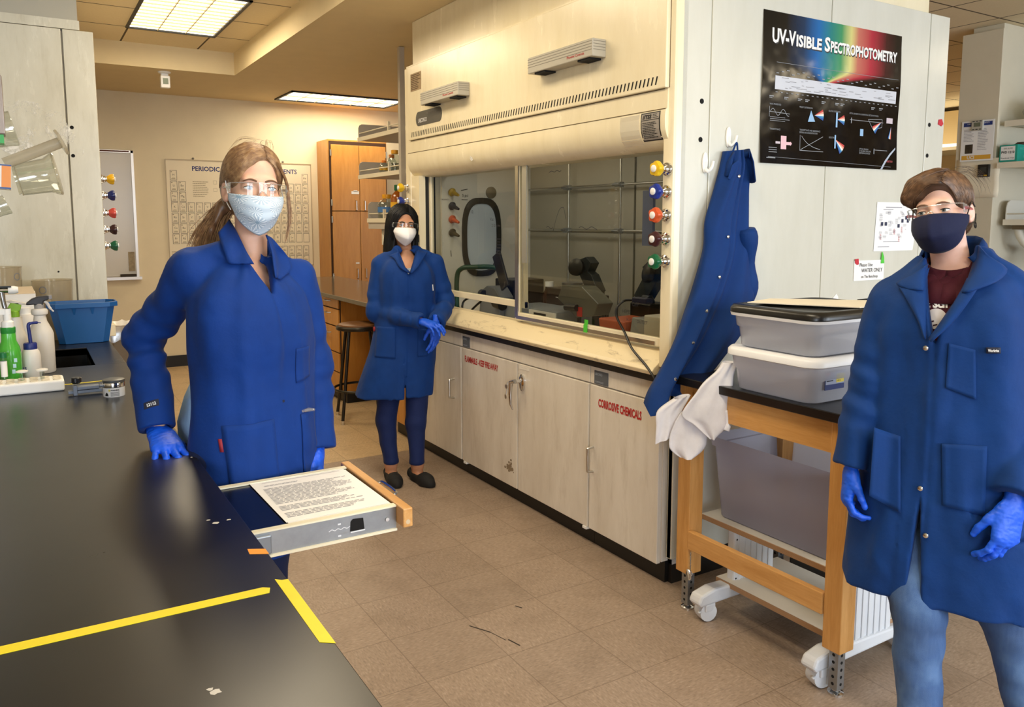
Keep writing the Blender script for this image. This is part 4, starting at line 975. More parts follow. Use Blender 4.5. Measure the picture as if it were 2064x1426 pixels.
b = MB(); flat(b, .135, .10, .172, .19, pf, .0014); flatpoly(b, [(.172, .13), (.20, .13), (.20, .125), (.21, .14), (.20, .155), (.20, .15), (.172, .15)], pf, .0014); obj('cuvette', b, mat('cuvette_pink', '#e0b7bf'), PO)
b = MB(); flat(b, .10, .135, .13, .15, pf, .0014); flat(b, .905, .345, .955, .385, pf, .0014); obj('detector', b, mat('detector_grey', '#c9bcc4'), PO)
b = MB(); PT(b, 'Thermo', .905, .055, .022, .965, bold=.03); obj('maker_name', b, mat('maker_red', '#8d3038'), PO)
b = MB(); P0 = [(.87, .0), (.90, .06), (.94, .12), (.985, .17), (.985, .155), (.945, .105), (.91, .05), (.885, .0)]; flatpoly(b, P0[:2] + P0[6:], pf, .0012); flatpoly(b, [P0[1], P0[2], P0[5], P0[6]], pf, .0012); flatpoly(b, P0[2:6], pf, .0012); obj('silver_arc', b, mat('arc_silver', '#a9b6c4'), PO)

# hooks
def hook(x, z, label):
    t = thing('adhesive_hook', label, 'hook', (x, PY, z))
    b = MB(); pl_ = [(.014*math.cos(a), .042*math.sin(a)) for a in [2*PI*k/24 for k in range(24)]]; b.prism(pl_, (x, PY-.0005, z), (1, 0, 0), (0, 0, 1), .008); obj('plate', b, M_WHITE, t, bevel=.002)
    b = MB(); b.tube(smooth_path([(x, PY-.006, z-.025), (x+.004, PY-.02, z-.035), (x+.012, PY-.032, z-.02), (x+.016, PY-.036, z+.005)]), [.009]*6 + [.007]*5 + [.006]*5, 10); obj('prong', b, M_WHITE, t, True)
hook(2.535, 1.90, 'white adhesive hook from which the blue lab coat hangs'); hook(2.405, 1.79, 'empty white adhesive hook left of the hanging coat')
# notices
t = thing('flowchart_sheet', 'white sheet of diagrams on the hood side, left of the right-hand person', 'paper', (3.7, PY, 1.41))
b = MB(); n_ = 10; b.grid([[(3.565 + .31*i/n_ - .012*(1-j/6)*(1 if i == 0 else 0), PY - .002 - .006*abs(math.sin(j*.9))*(i/n_)**3, 1.405 + .24*j/6) for j in range(7)] for i in range(n_+1)]); obj('sheet', b, M_WHITEP, t, 'full')
ff = ((3.565, PY-.003, 1.405), (1, 0, 0), (0, 0, 1)); b = MB(); c = MB(); d_ = MB(); rr = random.Random(5)
flat(b, .07, .213, .20, .217, ff); flat(b, .05, .203, .13, .206, ff); flat(b, .02, .02, .11, .023, ff); flat(b, .06, .045, .19, .048, ff)
for k in range(34):
    a, q = rr.uniform(.02, .26), rr.uniform(.055, .19); fineprint(b, a, q, a + .028, q + .014, 3, ff, .35, k)
for (a, q) in ((.035, .125), (.066, .125), (.17, .115), (.20, .14), (.245, .14), (.23, .155)): flat(d_, a, q, a + .018, q + .018, ff, .001)
for (a, q) in ((.03, .055), (.14, .08), (.18, .045), (.20, .09), (.235, .06)): fineprint(c, a, q, a + .015, q + .03, 6, ff, .5, 3)
obj('diagram_text', b, mat('text_grey', '#8f8f98'), t); obj('red_text', c, mat('text_red', '#b7626a'), t); obj('thumbnail', d_, mat('thumb_navy', '#2b3350'), t)
t = thing('water_note', 'handwritten card Please Use WATER ONLY taped under the diagram sheet', 'note', (3.52, PY, 1.27))
obj('card', MB().box(3.408, 3.642, PY-.004, PY-.001, 1.265, 1.363), M_WHITEP, t)
b = MB(); ff = ((3.408, PY-.0045, 1.265), (1, 0, 0), (0, 0, 1)); write(b, 'Please Use', .04, .068, .018, ff, w=.10); write(b, 'WATER ONLY', .055, .040, .02, ff, w=.165); write(b, 'on The Benchtop', .055, .012, .015, ff, w=.13); obj('handwriting', b, M_INK, t)
b = MB(); ff = ((0, PY-.0055, 0), (1, 0, 0), (0, 0, 1)); flatpoly(b, [(3.408, 1.37), (3.436, 1.372), (3.44, 1.345), (3.425, 1.342), (3.41, 1.352)], ff); obj('red_tape', b, mat('tape_red', '#c02536', .6), t)
b = MB(); flatpoly(b, [(3.612, 1.345), (3.640, 1.345), (3.636, 1.375), (3.622, 1.402), (3.616, 1.40)], ff); obj('green_tape', b, mat('tape_green', '#4fc53a'), t)
tag(obj('outlet_strip', MB().box(3.45, 3.60, PY-.004, PY-.0005, 1.135, 1.175), M_DARKGAP, None), 'black horizontal strip on hood side, behind the right-hand person\'s shoulder', 'strip')
b = MB(); b.prism([(0, 0), (.11, 0), (.10, .055), (.085, .07)], (3.20, PY-.001, 1.14), (1, 0, 0), (0, 0, 1), .0015); tag(obj('paper_corner', b, M_WHITEP, None), 'torn white paper corner on the hood side just behind the black-lidded bin', 'paper')
b = MB(); b.prism([(0, 0), (.03, -.008), (.045, .004), (.04, .012), (.03, .028), (.005, .024)], (4.035, 2.4302, 2.045), (1, 0, 0), (0, 0, 1), .004); tag(obj('red_tape', b, mat('tape_red', '#c02536'), None), 'scrap of red tape at the upper right edge of the hood side', 'tape')

# ================================================================== CLOTH
def m_cloth(name, c, rough=.75, nscale=9, fine=900):
    if name in MATS: return MATS[name]
    t = NT(name); v = t.coord('Object'); n = t.noise(v, nscale, 5, .6); c = lin(c)
    t.base(t.ramp(n, [(.3, tuple(x*.88 for x in c)), (.7, tuple(min(1, x*1.08) for x in c))]))
    t.set(Roughness=rough); t.b.inputs['Sheen Weight'].default_value = .04; t.b.inputs['Specular IOR Level'].default_value = .25
    h = t.math('ADD', t.math('MULTIPLY', t.noise(v, fine, 2, .5), .12), t.noise(v, 22, 4, .55))
    t.bump(h, .35, .006); MATS[name] = t.m; return t.m
M_BLUEC = m_cloth('blue_coat_cloth', '#02306d')
M_WHITEC = m_cloth('white_coat_cloth', '#e2e2ea')
def spline_rows(rows, k):
    """rows of ((left),(right)) -> denser rows (catmull)"""
    out = []
    L = smooth_path([r[0] for r in rows], k); R = smooth_path([r[1] for r in rows], k)
    return list(zip(L, R))
ROWS = [((2.495, 2.405, 1.839), (2.586, 2.405, 1.847)), ((2.468, 2.4, 1.76), (2.628, 2.4, 1.771)), ((2.432, 2.395, 1.67), (2.622, 2.395, 1.664)), ((2.379, 2.385, 1.551), (2.623, 2.385, 1.531)), ((2.368, 2.38, 1.443), (2.635, 2.38, 1.407)), ((2.307, 2.365, 1.307), (2.629, 2.365, 1.304)), ((2.244, 2.35, 1.193), (2.612, 2.35, 1.203)), ((2.175, 2.335, 1.073), (2.542, 2.335, 1.095)), ((2.088, 2.32, 0.966), (2.465, 2.32, 1.021)), ((2.025, 2.31, 0.898), (2.401, 2.31, 0.957)), ((1.997, 2.3, 0.856), (2.345, 2.3, 0.904))]
hc = thing('hanging_lab_coat', 'blue lab coat with snap buttons hanging on a hook on the hood side', 'lab coat', (2.4, 2.38, .85))
rws = spline_rows(ROWS, 6); NR = len(rws)
spl = [.50, .48, .45, .40, .34, .29, .25, .22, .20, .19, .18]
def coat_pt(i, s, back=False):
    Lp, Rp = rws[i]; t_ = i/(NR-1)*10; k = min(9, int(t_)); sp = spl[k] + (spl[k+1]-spl[k])*(t_-k)
    p = Lp.lerp(Rp, s); a = t_/10
    if back: return Vector((p.x, min(p.y + .012 + .02*math.sin(s*PI), 2.425), p.z))
    env = math.sin(PI*min(1, max(0, s)))**.5
    w = .012 + .02*a
    d = -.030*env*(1 - .4*a) + w*math.sin(s*(7+4*a) + 3*a + .8)*.7 + .010*math.sin(s*17 + a*9)
    d += -.016*(1/(1+math.exp((s-sp)*90)))            # left panel laid over the right one
    d += .014*math.exp(-((s-sp-.05)/.045)**2)
    p = p + Vector((.006*math.sin(a*14 + s*5), d - .004, 0)); 
    if i > NR-8: p.z += .012*math.sin(s*9)*(i-(NR-8))/8 - (.05*(i-(NR-8))/8 if s < sp*.95 else 0)
    return p
NS = 46
b = MB(); grid = []
for i in range(NR): grid.append([coat_pt(i, j/NS) for j in range(NS+1)] + [coat_pt(i, 1 - j/NS, True) for j in range(1, NS)])
g2 = [[grid[i][j] for i in range(NR)] for j in range(len(grid[0]))]; b.grid(g2, True); b.noflip = False; obj('coat_body', b, M_BLUEC, hc, 'full')
b = MB()
for (i, o_) in ((8, -.012), (21, -.008), (29, -.006), (36, -.005), (42, -.005), (50, -.004)):
    t_ = i/(NR-1)*10; k = min(9, int(t_)); sp = spl[k] + (spl[k+1]-spl[k])*(t_-k); p = coat_pt(i, max(0, sp - .06)); b.lathe([(.0065, 0), (.0065, .003), (.003, .0045)], p + Vector((0, -.001, 0)), 12, (-.2, -1, 0))
obj('snap_button', b, M_STEEL, hc, True)
# collar with dark inside
b = MB(); c0 = []
for k in range(15):
    a = math.radians(200 - 250*k/14); top = Vector((2.555 + .045*math.cos(a), 2.375 + .030*math.sin(a), 1.838 + .012*math.cos(a*1.3))); bot = Vector((2.552 + .078*math.cos(a), 2.372 + .05*math.sin(a), 1.755 - .045*max(0, math.cos(a)) - .02*max(0, -math.cos(a))))
    if bot.y > 2.42: bot.y = 2.42
    if top.y > 2.42: top.y = 2.42
    c0.append([top + Vector((0, 0, -.03)), top, top.lerp(bot, .4) + Vector((.006*math.cos(a), .006*math.sin(a), 0)), bot])
b.grid(c0); obj('collar', b, M_BLUEC, hc, 'full', solid=.004)
b = MB(); b.prism([(0, .0), (-.03, -.02), (-.045, -.075), (-.012, -.088), (.03, -.07), (.022, -.01)], (2.515, 2.352, 1.80), (1, 0, 0), (0, -.12, 1), .004); obj('lapel', b, M_BLUEC, hc, bevel=.0015)
b = MB(); b.tube(smooth_path([(2.53, 2.395, 1.835), (2.545, 2.392, 1.87), (2.553, 2.393, 1.872), (2.56, 2.395, 1.84)]), .004, 6); obj('hanging_loop', b, M_BLUEC, hc, True)
sl = MB(); P_ = smooth_path([(2.60, 2.37, 1.52), (2.625, 2.375, 1.40), (2.63, 2.38, 1.27), (2.615, 2.385, 1.15)]); sl.tube(P_, [.035 + .01*math.sin(k*.8) for k in range(len(P_))], 14); obj('sleeve', sl, M_BLUEC, hc, 'full')
wc = thing('white_lab_coat', 'white lab coat bunched over table edge below the hanging blue coat', 'lab coat', (2.1, 2.12, .7))
def drape(name, rows, amp, ph, back=(.02, .03, 0)):
    r = spline_rows(rows, 6); n = 18; g = []
    for i, (Lp, Rp) in enumerate(r):
        row = []
        for j in range(n+1):
            s = j/n; p = Lp.lerp(Rp, s); a = i/len(r); d = amp*(math.sin(s*6.5 + ph + a*2.4) + .5*math.sin(s*13 + ph*2)); row.append(p + Vector((-.52, -.85, 0))*(d + .018*math.sin(PI*s)))
        for j in range(1, n): s = 1-j/n; row.append(Lp.lerp(Rp, s) + Vector(back)*math.sin(PI*s)**.4)
        g.append(row)
    b = MB(); b.grid([[g[i][j] for i in range(len(g))] for j in range(len(g[0]))], True); return obj(name, b, M_WHITEC, wc, 'full')
drape('sleeve', [((2.065, 2.209, 0.885), (2.12, 2.18, 0.90)), ((2.008, 2.24, 0.838), (2.085, 2.195, 0.83)), ((2.0, 2.236, 0.78), (2.07, 2.2, 0.78)), ((1.995, 2.233, 0.715), (2.05, 2.203, 0.745))], .006, .3)
drape('sleeve', [((2.063, 2.167, 0.846), (2.145, 2.11, 0.82)), ((2.040, 2.175, 0.81), (2.14, 2.108, 0.77)), ((2.02, 2.18, 0.76), (2.138, 2.107, 0.735)), ((2.015, 2.176, 0.715), (2.133, 2.107, 0.715)), ((2.03, 2.166, 0.691), (2.116, 2.114, 0.69)), ((2.05, 2.15, 0.673), (2.09, 2.128, 0.671))], .008, 1.6)
drape('coat_body', [((2.20, 2.10, 1.03), (2.24, 2.06, 1.03)), ((2.16, 2.091, 1.0), (2.216, 2.06, 0.99)), ((2.115, 2.11, 0.96), (2.20, 2.05, 0.945)), ((2.085, 2.121, 0.92), (2.186, 2.055, 0.895)), ((2.038, 2.141, 0.845), (2.179, 2.052, 0.838)), ((2.075, 2.113, 0.805), (2.174, 2.050, 0.795)), ((2.122, 2.075, 0.752), (2.138, 2.068, 0.756))], .007, .9)
b = MB(); b.tube(smooth_path([(2.172, 2.05, .86), (2.178, 2.045, .81), (2.172, 2.045, .785)]), [.006]*6 + [.012]*5, 10); obj('cuff_tab', b, M_WHITEC, wc, 'full')

# ================================================================== TABLE WITH BINS, CART
t = thing('side_table', 'maple work table with black top and steel adjustable feet at right', 'table', (2.5, 1.9, 0))
obj('tabletop', MB().box(2.15, 2.80, 1.49, 2.30, .919, .951), M_BLKTOP, t, bevel=.003)
for (x, y) in ((2.17, 1.53), (2.17, 2.222), (2.70, 1.53), (2.70, 2.222)):
    lg = obj('leg', MB().box(x, x+.072, y, y+.068, .158, .919), M_WOOD, t, bevel=.003)
    obj('foot_tube', MB().box(x+.018, x+.054, y+.016, y+.052, .02, .16), M_ZINC, lg, bevel=.002)
    h = MB()
    for k in range(5): h.cyl((x+.0175, y+.034, .04+.025*k), (x+.019, y+.034, .04+.025*k), .0055, n=10); h.cyl((x+.036, y+.0155, .04+.025*k), (x+.036, y+.017, .04+.025*k), .0055, n=10)
    obj('adjusting_holes', h, M_DARKGAP, lg)
    b = MB(); b.lathe([(.026, 0), (.026, .008), (.012, .014), (.009, .03)], (x+.036, y+.034, 0), 18); obj('glide', b, M_STEEL, lg, True)
obj('apron', MB().box(2.176, 2.20, 1.598, 2.222, .812, .919), M_WOODH, t); obj('apron', MB().box(2.736, 2.76, 1.598, 2.222, .812, .919), M_WOODH, t)
M_WOODX = wood_mat('maple_wood_cross', '#bb8544', '#d8a566', (.9, 9, 9), .35)
obj('apron', MB().box(2.242, 2.70, 1.54, 1.564, .812, .919), M_WOODX, t); obj('apron', MB().box(2.242, 2.70, 2.256, 2.28, .812, .919), M_WOODX, t)
obj('stretcher', MB().box(2.164, 2.19, 1.60, 2.222, .268, .342), M_WOODH, t, bevel=.003)
b = MB()
for k in range(14): z = .262 - .006*k; a = .003 if k % 2 else 0; b.tube([(2.166 + a, 2.205, z), (2.168 - a, 2.205, z - .008)], .002, 6)
b.lathe([(.012, -.002), (.014, 0), (.012, .002)], (2.166, 2.21, .172), 14, (-1, -.4, .2)); b.tube([(2.16, 2.215, .19), (2.158, 2.20, .15)], .004, 6); b.tube([(2.16, 2.195, .19), (2.158, 2.195, .155)], .004, 6); obj('pin_chain', b, M_STEEL, t, True)

M_BIN = clear_mat('milky_bin', '#f2f4fa', .06, .15, .78, '#f2f3fb')
M_BINDEEP = clear_mat('grey_bin', '#cfcfe0', .05, .25, .9, '#b4b3c2')
def rrect(cx, cy, hx, hy, r, n=5):
    o = []
    for sx_, sy_, a0 in ((1, 1, 0), (-1, 1, 90), (-1, -1, 180), (1, -1, 270)):
        for k in range(n+1): a = math.radians(a0 + 90*k/n); o.append((cx + sx_*(hx-r) + r*math.cos(a), cy + sy_*(hy-r) + r*math.sin(a)))
    return o
def loft(levels, cap_bot=True, cap_top=False):
    """levels: (z, cx, cy, hx, hy, r)"""
    b = MB(); R = [[(x, y, z) for x, y in rrect(cx, cy, hx, hy, r)] for z, cx, cy, hx, hy, r in levels]; n = len(R[0])
    vs = [p for r_ in R for p in r_]; fs = [(i*n+k, i*n+(k+1) % n, (i+1)*n+(k+1) % n, (i+1)*n+k) for i in range(len(R)-1) for k in range(n)]
    if cap_bot: fs.append(tuple(range(n))[::-1])
    if cap_top: fs.append(tuple(range((len(R)-1)*n, len(R)*n)))
    return b.add(vs, fs)
def storage_bin(cx, cy, z, hx, hy, h, name, label, lid, body=None, lid_h=.02, step=True):
    t = thing(name, label, 'storage bin', (cx, cy, z)); r = .045
    lv = [(z, cx, cy, hx*.88-.006, hy*.85-.006, r), (z+.006, cx, cy, hx*.89, hy*.86, r)]
    if step: lv += [(z+h*.55, cx, cy, hx*.915, hy*.895, r), (z+h*.60, cx, cy, hx*.945, hy*.94, r+.005)]
    lv += [(z+h*.93, cx, cy, hx*.965, hy*.96, r+.005), (z+h*.94, cx, cy, hx*.985, hy*.985, r+.01)]
    obj('body', loft(lv), body or M_BIN, t, True, angle=60)
    return t
tb = storage_bin(2.39, 1.845, .953, .25, .198, .135, 'storage_bin', 'lower frosted storage bin with white lid on the black tabletop', None)
b = loft([(1.076, 2.39, 1.845, .250, .198, .06), (1.080, 2.39, 1.845, .256, .204, .06), (1.098, 2.39, 1.845, .255, .203, .06), (1.108, 2.39, 1.845, .246, .194, .055), (1.108, 2.39, 1.845, .22, .168, .045), (1.102, 2.39, 1.845, .215, .163, .045)], True, True); obj('lid', b, mat('lid_white', '#eceef2', .35), tb, True, angle=50)
lb = obj('brand_label', MB().box(2.212, 2.31, 1.661, 1.663, 1.0, 1.062), mat('label_navy', '#23366f', .4), tb)
lb.rotation_euler = (0, 0, 0)
fl_ = ((2.212, 1.6605, 1.0), (1, 0, 0), (0, 0, 1))
b = MB(); flat(b, .002, .018, .096, .06, fl_, .0004); obj('label_panel', b, mat('label_grey', '#9aa4bd'), lb)
b = MB(); flatpoly(b, [(.012 + .012*math.cos(a) , .054 + .004*math.sin(a)) for a in [2*PI*k/12 for k in range(12)]], fl_, .0009); write(b, 'Sterilite', .006, .052, .004, fl_, w=.014, off=.0012); obj('brand_oval', b, mat('brand_red', '#b03a44'), lb)
b = MB(); flat(b, .055, .022, .094, .052, fl_, .0009); obj('yellow_patch', b, mat('patch_yellow', '#d8c552'), lb)
b = MB(); write(b, 'Value', .060, .043, .006, fl_, w=.02, off=.0013); write(b, 'Pack', .060, .034, .006, fl_, w=.018, off=.0013); write(b, 'of 6', .060, .026, .006, fl_, w=.016, off=.0013); fineprint(b, .006, .026, .05, .034, 1, fl_, .4, 1, .0009); obj('label_text', b, M_INK, lb)
t2 = storage_bin(2.39, 1.845, 1.1085, .245, .194, .125, 'storage_bin', 'upper frosted storage bin with black lid and papers on it', None)
b = loft([(1.220, 2.39, 1.845, .250, .199, .06), (1.230, 2.39, 1.845, .252, .201, .06), (1.231, 2.39, 1.845, .244, .193, .06)], False, False); obj('rim', b, mat('lid_white', '#eceef2'), t2, True)
b = loft([(1.228, 2.39, 1.845, .247, .196, .06), (1.232, 2.39, 1.845, .252, .201, .06), (1.246, 2.39, 1.845, .252, .201, .06), (1.258, 2.39, 1.845, .243, .192, .055), (1.260, 2.39, 1.845, .225, .174, .05), (1.252, 2.39, 1.845, .21, .16, .045)], True, True); obj('lid', b, mat('lid_black', '#1a1815', .3), t2, True, angle=50)
b = MB(); b.prism([(2.19, 2.02), (2.44, 2.02), (2.50, 1.66), (2.27, 1.665)][::-1], (0, 0, 1.2545), (1, 0, 0), (0, 1, 0), .002); sh = tag(obj('loose_papers', MB().add([(2.20, 1.99, 1.2615), (2.37, 2.035, 1.262), (2.62, 1.80, 1.2625), (2.60, 1.66, 1.2625), (2.38, 1.665, 1.262)] + [(x, y, z + .003) for x, y, z in [(2.20, 1.99, 1.2615), (2.37, 2.035, 1.262), (2.62, 1.80, 1.2625), (2.60, 1.66, 1.2625), (2.38, 1.665, 1.262)]], [(0, 1, 2, 3, 4), (9, 8, 7, 6, 5), (0, 5, 6, 1), (1, 6, 7, 2), (2, 7, 8, 3), (3, 8, 9, 4), (4, 9, 5, 0)]), mat('cream_paper', '#efe6d2', .8), None), 'cream papers lying on the black lid of the upper bin', 'paper')

ct = thing('rolling_cart', 'low grey rolling cart with plywood shelves under the maple table', 'cart', (2.4, 1.9, 0))
M_CART = mat('cart_grey', '#d3d6da', .45, var=.03); M_PLY = mat('cart_shelf', '#c9c4ba', .5, var=.05)
def m_ply():
    t = NT('plywood_edge'); v = t.coord('Object'); x, y, z = t.sep(v); w_ = t.node('ShaderNodeTexWave'); w_.bands_direction = 'Z'; w_.inputs['Scale'].default_value = 95; w_.inputs['Distortion'].default_value = .2
    t.link(v, w_.inputs['Vector']); t.base(t.mix(w_.outputs['Fac'], '#8d6b4c', '#b08b66')); t.set(Roughness=.7); return t.m
M_PLYE = m_ply()
for z, y0, y1, x1 in ((.345, 1.56, 2.285, 2.72), (.112, 1.62, 2.195, 2.66)):
    s_ = obj('shelf', MB().box(2.302, x1, y0, y1, z, z+.022), M_PLY, ct); obj('front_edge', MB().box(2.299, 2.303, y0, y1, z+.001, z+.0205), M_PLYE, s_); obj('end_edge', MB().box(2.30, x1, y0-.002, y0+.001, z+.001, z+.0205), M_PLYE, s_)
for y in (2.15, 1.625):
    p = obj('end_panel', MB().box(2.33, 2.56, y-.02, y+.02, .09, .345), M_CART, ct, bevel=.008)
    r_ = MB()
    for k in range(6): r_.box(2.352 + .034*k, 2.364 + .034*k, y-.024, y+.024, .10, .34)
    obj('rib', r_, M_CART, p)
    h = MB(); [h.cyl((2.342, y-.0205, z), (2.342, y-.0195, z), .004, n=8) for z in (.14, .30)]; obj('screw_hole', h, M_DARKGAP, p)
    f = MB(); f.prism([(2.135, .085), (2.15, .115), (2.22, .130), (2.65, .115), (2.70, .09), (2.69, .075), (2.15, .07)], (0, y+.03, 0), (1, 0, 0), (0, 0, 1), .06); obj('foot', f, M_CART, ct, bevel=.01)
    for x in (2.20, 2.65):
        c_ = MB(); c_.lathe([(.012, -.026), (.036, -.024), (.038, 0), (.036, .024), (.012, .026)], (x, y, .038), 20, (.25, 1, 0)); w_ = obj('caster', c_, M_CART, ct, True)
        f = MB(); f.obox((x, y, .058), (.05, .058, .03)); f.obox((x-.036, y-.012, .045), (.03, .012, .008)); obj('caster_fork', f, M_CART, w_, bevel=.006)
bt = thing('deep_storage_bin', 'deep greyish translucent bin standing on the cart under the table', 'storage bin', (2.55, 1.96, .368))
b = loft([(.368, 2.545, 1.965, .20, .262, .03), (.375, 2.545, 1.965, .205, .268, .03), (.66, 2.545, 1.965, .228, .292, .035), (.662, 2.545, 1.965, .238, .302, .035), (.70, 2.545, 1.965, .242, .306, .04)]); obj('body', b, M_BINDEEP, bt, True, angle=60)
tag(obj('dark_crate', MB().box(2.74, 2.98, 1.75, 2.2, .0, .12), mat('crate_grey', '#3c3a37', .7), None, bevel=.01), 'dark low crate on the floor behind the rolling cart', 'crate')

# ================================================================== LEFT BENCH
EX = .372
t = thing('worktop', 'long black epoxy lab bench in foreground with inset sink', 'bench', (-.4, 2.9, .87))
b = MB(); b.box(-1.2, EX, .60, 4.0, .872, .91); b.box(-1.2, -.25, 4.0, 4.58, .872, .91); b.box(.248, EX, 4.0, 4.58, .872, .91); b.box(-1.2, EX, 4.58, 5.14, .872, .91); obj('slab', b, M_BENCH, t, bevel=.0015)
b = MB(); b.box(-.25, .248, 3.992, 4.0, .66, .905); b.box(-.25, .248, 4.58, 4.588, .66, .905); b.box(-.258, -.25, 3.992, 4.588, .66, .905); b.box(.248, .256, 3.992, 4.588, .66, .905); b.box(-.258, .256, 3.992, 4.588, .65, .66); obj('sink_basin', b, mat('sink_black', '#070709', .35), t)
t = thing('bench_cabinet', 'base cabinets under the black bench, unseen behind its edge', 'cabinet', (-.4, 2.9, 0))
obj('body', MB().box(-1.15, .31, .66, 3.97, .1, .76), M_WOODCAB, t); obj('body', MB().box(-1.15, .31, 3.97, 5.12, .1, .64), M_WOODCAB, t); obj('toe_kick', MB().box(-1.1, .26, .70, 5.1, 0, .1), M_BLACK, t)
obj('top_rail', MB().box(.29, .31, .66, 1.75, .76, .871), M_WOODCAB, t); obj('top_rail', MB().box(.29, .31, 2.17, 5.12, .76, .871), M_WOODCAB, t)
for k in range(7):
    y = .70 + .62*k; d = obj('door', MB().box(.31, .33, y, y+.60, .12, .75), M_WOODCAB, t, bevel=.002)
    b = MB(); b.tube([(.33, y+.05, .58), (.355, y+.05, .585), (.355, y+.05, .675), (.33, y+.05, .68)], .005, 8); obj('handle', b, M_ALU, d, True)
# pull-out writing board
class MBS(MB):
    '''builder working in a frame shrunk about the origin in plan'''
    def add(s, vs, fs): return MB.add(s, [(v[0]*.9333, v[1]*.9333, v[2]) for v in vs], fs)
t = thing('pullout_board', 'black pull-out writing board with maple front sticking out from the bench', 'pull-out board', (.6, 2.1, .75))
M_RAILC = mat('rail_cream', '#e6dfc4', .4)
TZ = .85
obj('panel', MBS().box(.20, .80, 1.925, 2.29, TZ-.012, TZ-.001), mat('laminate_black', '#0b0c10', .22), t)
for y0, y1 in ((1.908, 1.925), (2.29, 2.307)):
    s_ = obj('slide_rail', MBS().box(.20, .804, y0 if y0 < 2 else y0, y1, TZ-.056, TZ+.001), M_ZINC, t)
    obj('rail_edge', MBS().box(.20, .804, y0-.003, y1, TZ-.0, TZ+.004), M_RAILC, s_); obj('rail_edge', MBS().box(.20, .804, y0-.006, y1, TZ-.060, TZ-.054), M_RAILC, s_)
b = MBS(); b.box(.41, .475, 1.898, 1.910, TZ-.05, TZ-.006); obj('slide_bracket', b, mat('bracket_zinc', '#8c9299', .4, .8), t, bevel=.003)
b = MBS(); b.lathe([(.006, 0), (.005, .004)], (.437, 1.898, TZ-.03), 10, (0, -1, 0)); b.lathe([(.006, 0), (.005, .004)], (.778, 1.908, TZ-.028), 10, (0, -1, 0)); obj('screw', b, M_STEEL, t, True)
obj('cut_out', MBS().prism([(.676, -.040), (.715, -.040), (.712, -.012), (.684, -.010), (.678, -.016)], (0, 1.9078, TZ), (1, 0, 0), (0, 0, 1), .0008), M_DARKGAP, t)
b = MBS(); flat(b, .677, -.043, .716, -.040, ((0, 1.906, TZ), (1, 0, 0), (0, 0, 1))); 
for k in range(7): line(b, (.62 + .008*k, -.030 + .004*(k % 2)), (.628 + .008*k, -.030 + .004*((k+1) % 2)), .002, ((0, 1.9075, TZ), (1, 0, 0), (0, 0, 1)))
flat(b, .644, -.018, .652, -.014, ((0, 1.9075, TZ), (1, 0, 0), (0, 0, 1))); flat(b, .644, -.047, .652, -.043, ((0, 1.9075, TZ), (1, 0, 0), (0, 0, 1))); obj('stamped_marks', b, mat('rail_bright', '#dfe3e6', .3), t)
fb = obj('front_board', MBS().box(.805, .832, 1.862, 2.345, TZ-.042, TZ+.006), M_WOODH, t, bevel=.003)
b = MBS(); b.tube(smooth_path([(.832, 2.04, TZ-.02), (.858, 2.045, TZ-.016), (.866, 2.06, TZ-.014), (.866, 2.145, TZ-.014), (.858, 2.16, TZ-.016), (.832, 2.165, TZ-.02)]), .005, 8); obj('handle', b, M_STEEL, fb, True)
b = MBS(); b.cyl((.818, 1.8615, TZ-.028), (.818, 1.863, TZ-.028), .006, n=12); obj('dowel_plug', b, mat('plug_beige', '#c9b391'), fb)
for k, (dx, dy, rz, lab) in enumerate(((0, 0, 0, 'top printed white sheet lying on the pull-out board'), (.004, -.008, .02, 'second printed sheet just showing under the top one on the pull-out board'))):
    z = TZ + .0012 - .001*k + .0006
    P_ = [(.515 + dx, 2.288 + dy), (.792 + dx, 2.284 + dy), (.796 + dx, 1.935 + dy), (.522 + dx, 1.938 + dy)]
    b = MBS(); b.add([(x, y, z) for x, y in P_] + [(x, y, z + .0006) for x, y in P_], [(0, 1, 2, 3), (7, 6, 5, 4), (0, 4, 5, 1), (1, 5, 6, 2), (2, 6, 7, 3), (3, 7, 4, 0)])
    t = thing('printed_sheet', lab, 'paper', (.65, 2.1, z)); obj('sheet', b, M_WHITEP, t)
    if k == 0:
        b = MBS(); fr_ = ((.515, 1.935, z + .0007), (1, 0, 0), (0, 1, 0)); flat(b, .03, .335, .26, .337, fr_); fineprint(b, .03, .30, .16, .312, 2, fr_, .35, 1); fineprint(b, .02, .14, .262, .285, 14, fr_, .38, 2); fineprint(b, .02, .085, .262, .125, 4, fr_, .38, 3); fineprint(b, .02, .03, .25, .07, 4, fr_, .38, 6); obj('print', b, mat('print_grey', '#a3a2a8'), t)
# tapes
M_YT = mat('yellow_tape', '#e8d51c', .45, var=.05, vscale=20); ft = ((0, 0, .9102), (1, 0, 0), (0, 1, 0))
def tape(name, poly, label, m=M_YT): 
    b = MB(); b.prism(poly, (0, 0, .9101), (1, 0, 0), (0, 1, 0), .0007); return tag(obj(name, b, m, None), label, 'tape')
tape('yellow_tape', [(-.62, 1.392), (.325, 1.3745), (.336, 1.366), (.330, 1.348), (.28, 1.350), (-.62, 1.364)][::-1], 'long strip of yellow tape running across the black bench')
tape('yellow_tape', [(.352, 1.396), (.362, 1.386), (.3725, 1.384), (.3725, 1.127), (.352, 1.142)][::-1], 'short wide yellow tape along the edge of the black bench')
tape('yellow_tape', [(.09, 3.575), (.30, 3.585), (.30, 3.572), (.09, 3.562)][::-1], 'far thin yellow tape behind the tin on the bench')
tape('orange_tape', [(.342, 1.558), (.3725, 1.541), (.3725, 1.514), (.340, 1.532)][::-1], 'short piece of orange tape at the bench edge before the pull-out board', mat('orange_tape', '#f09a35', .5))
b = MB(); rr = random.Random(12)
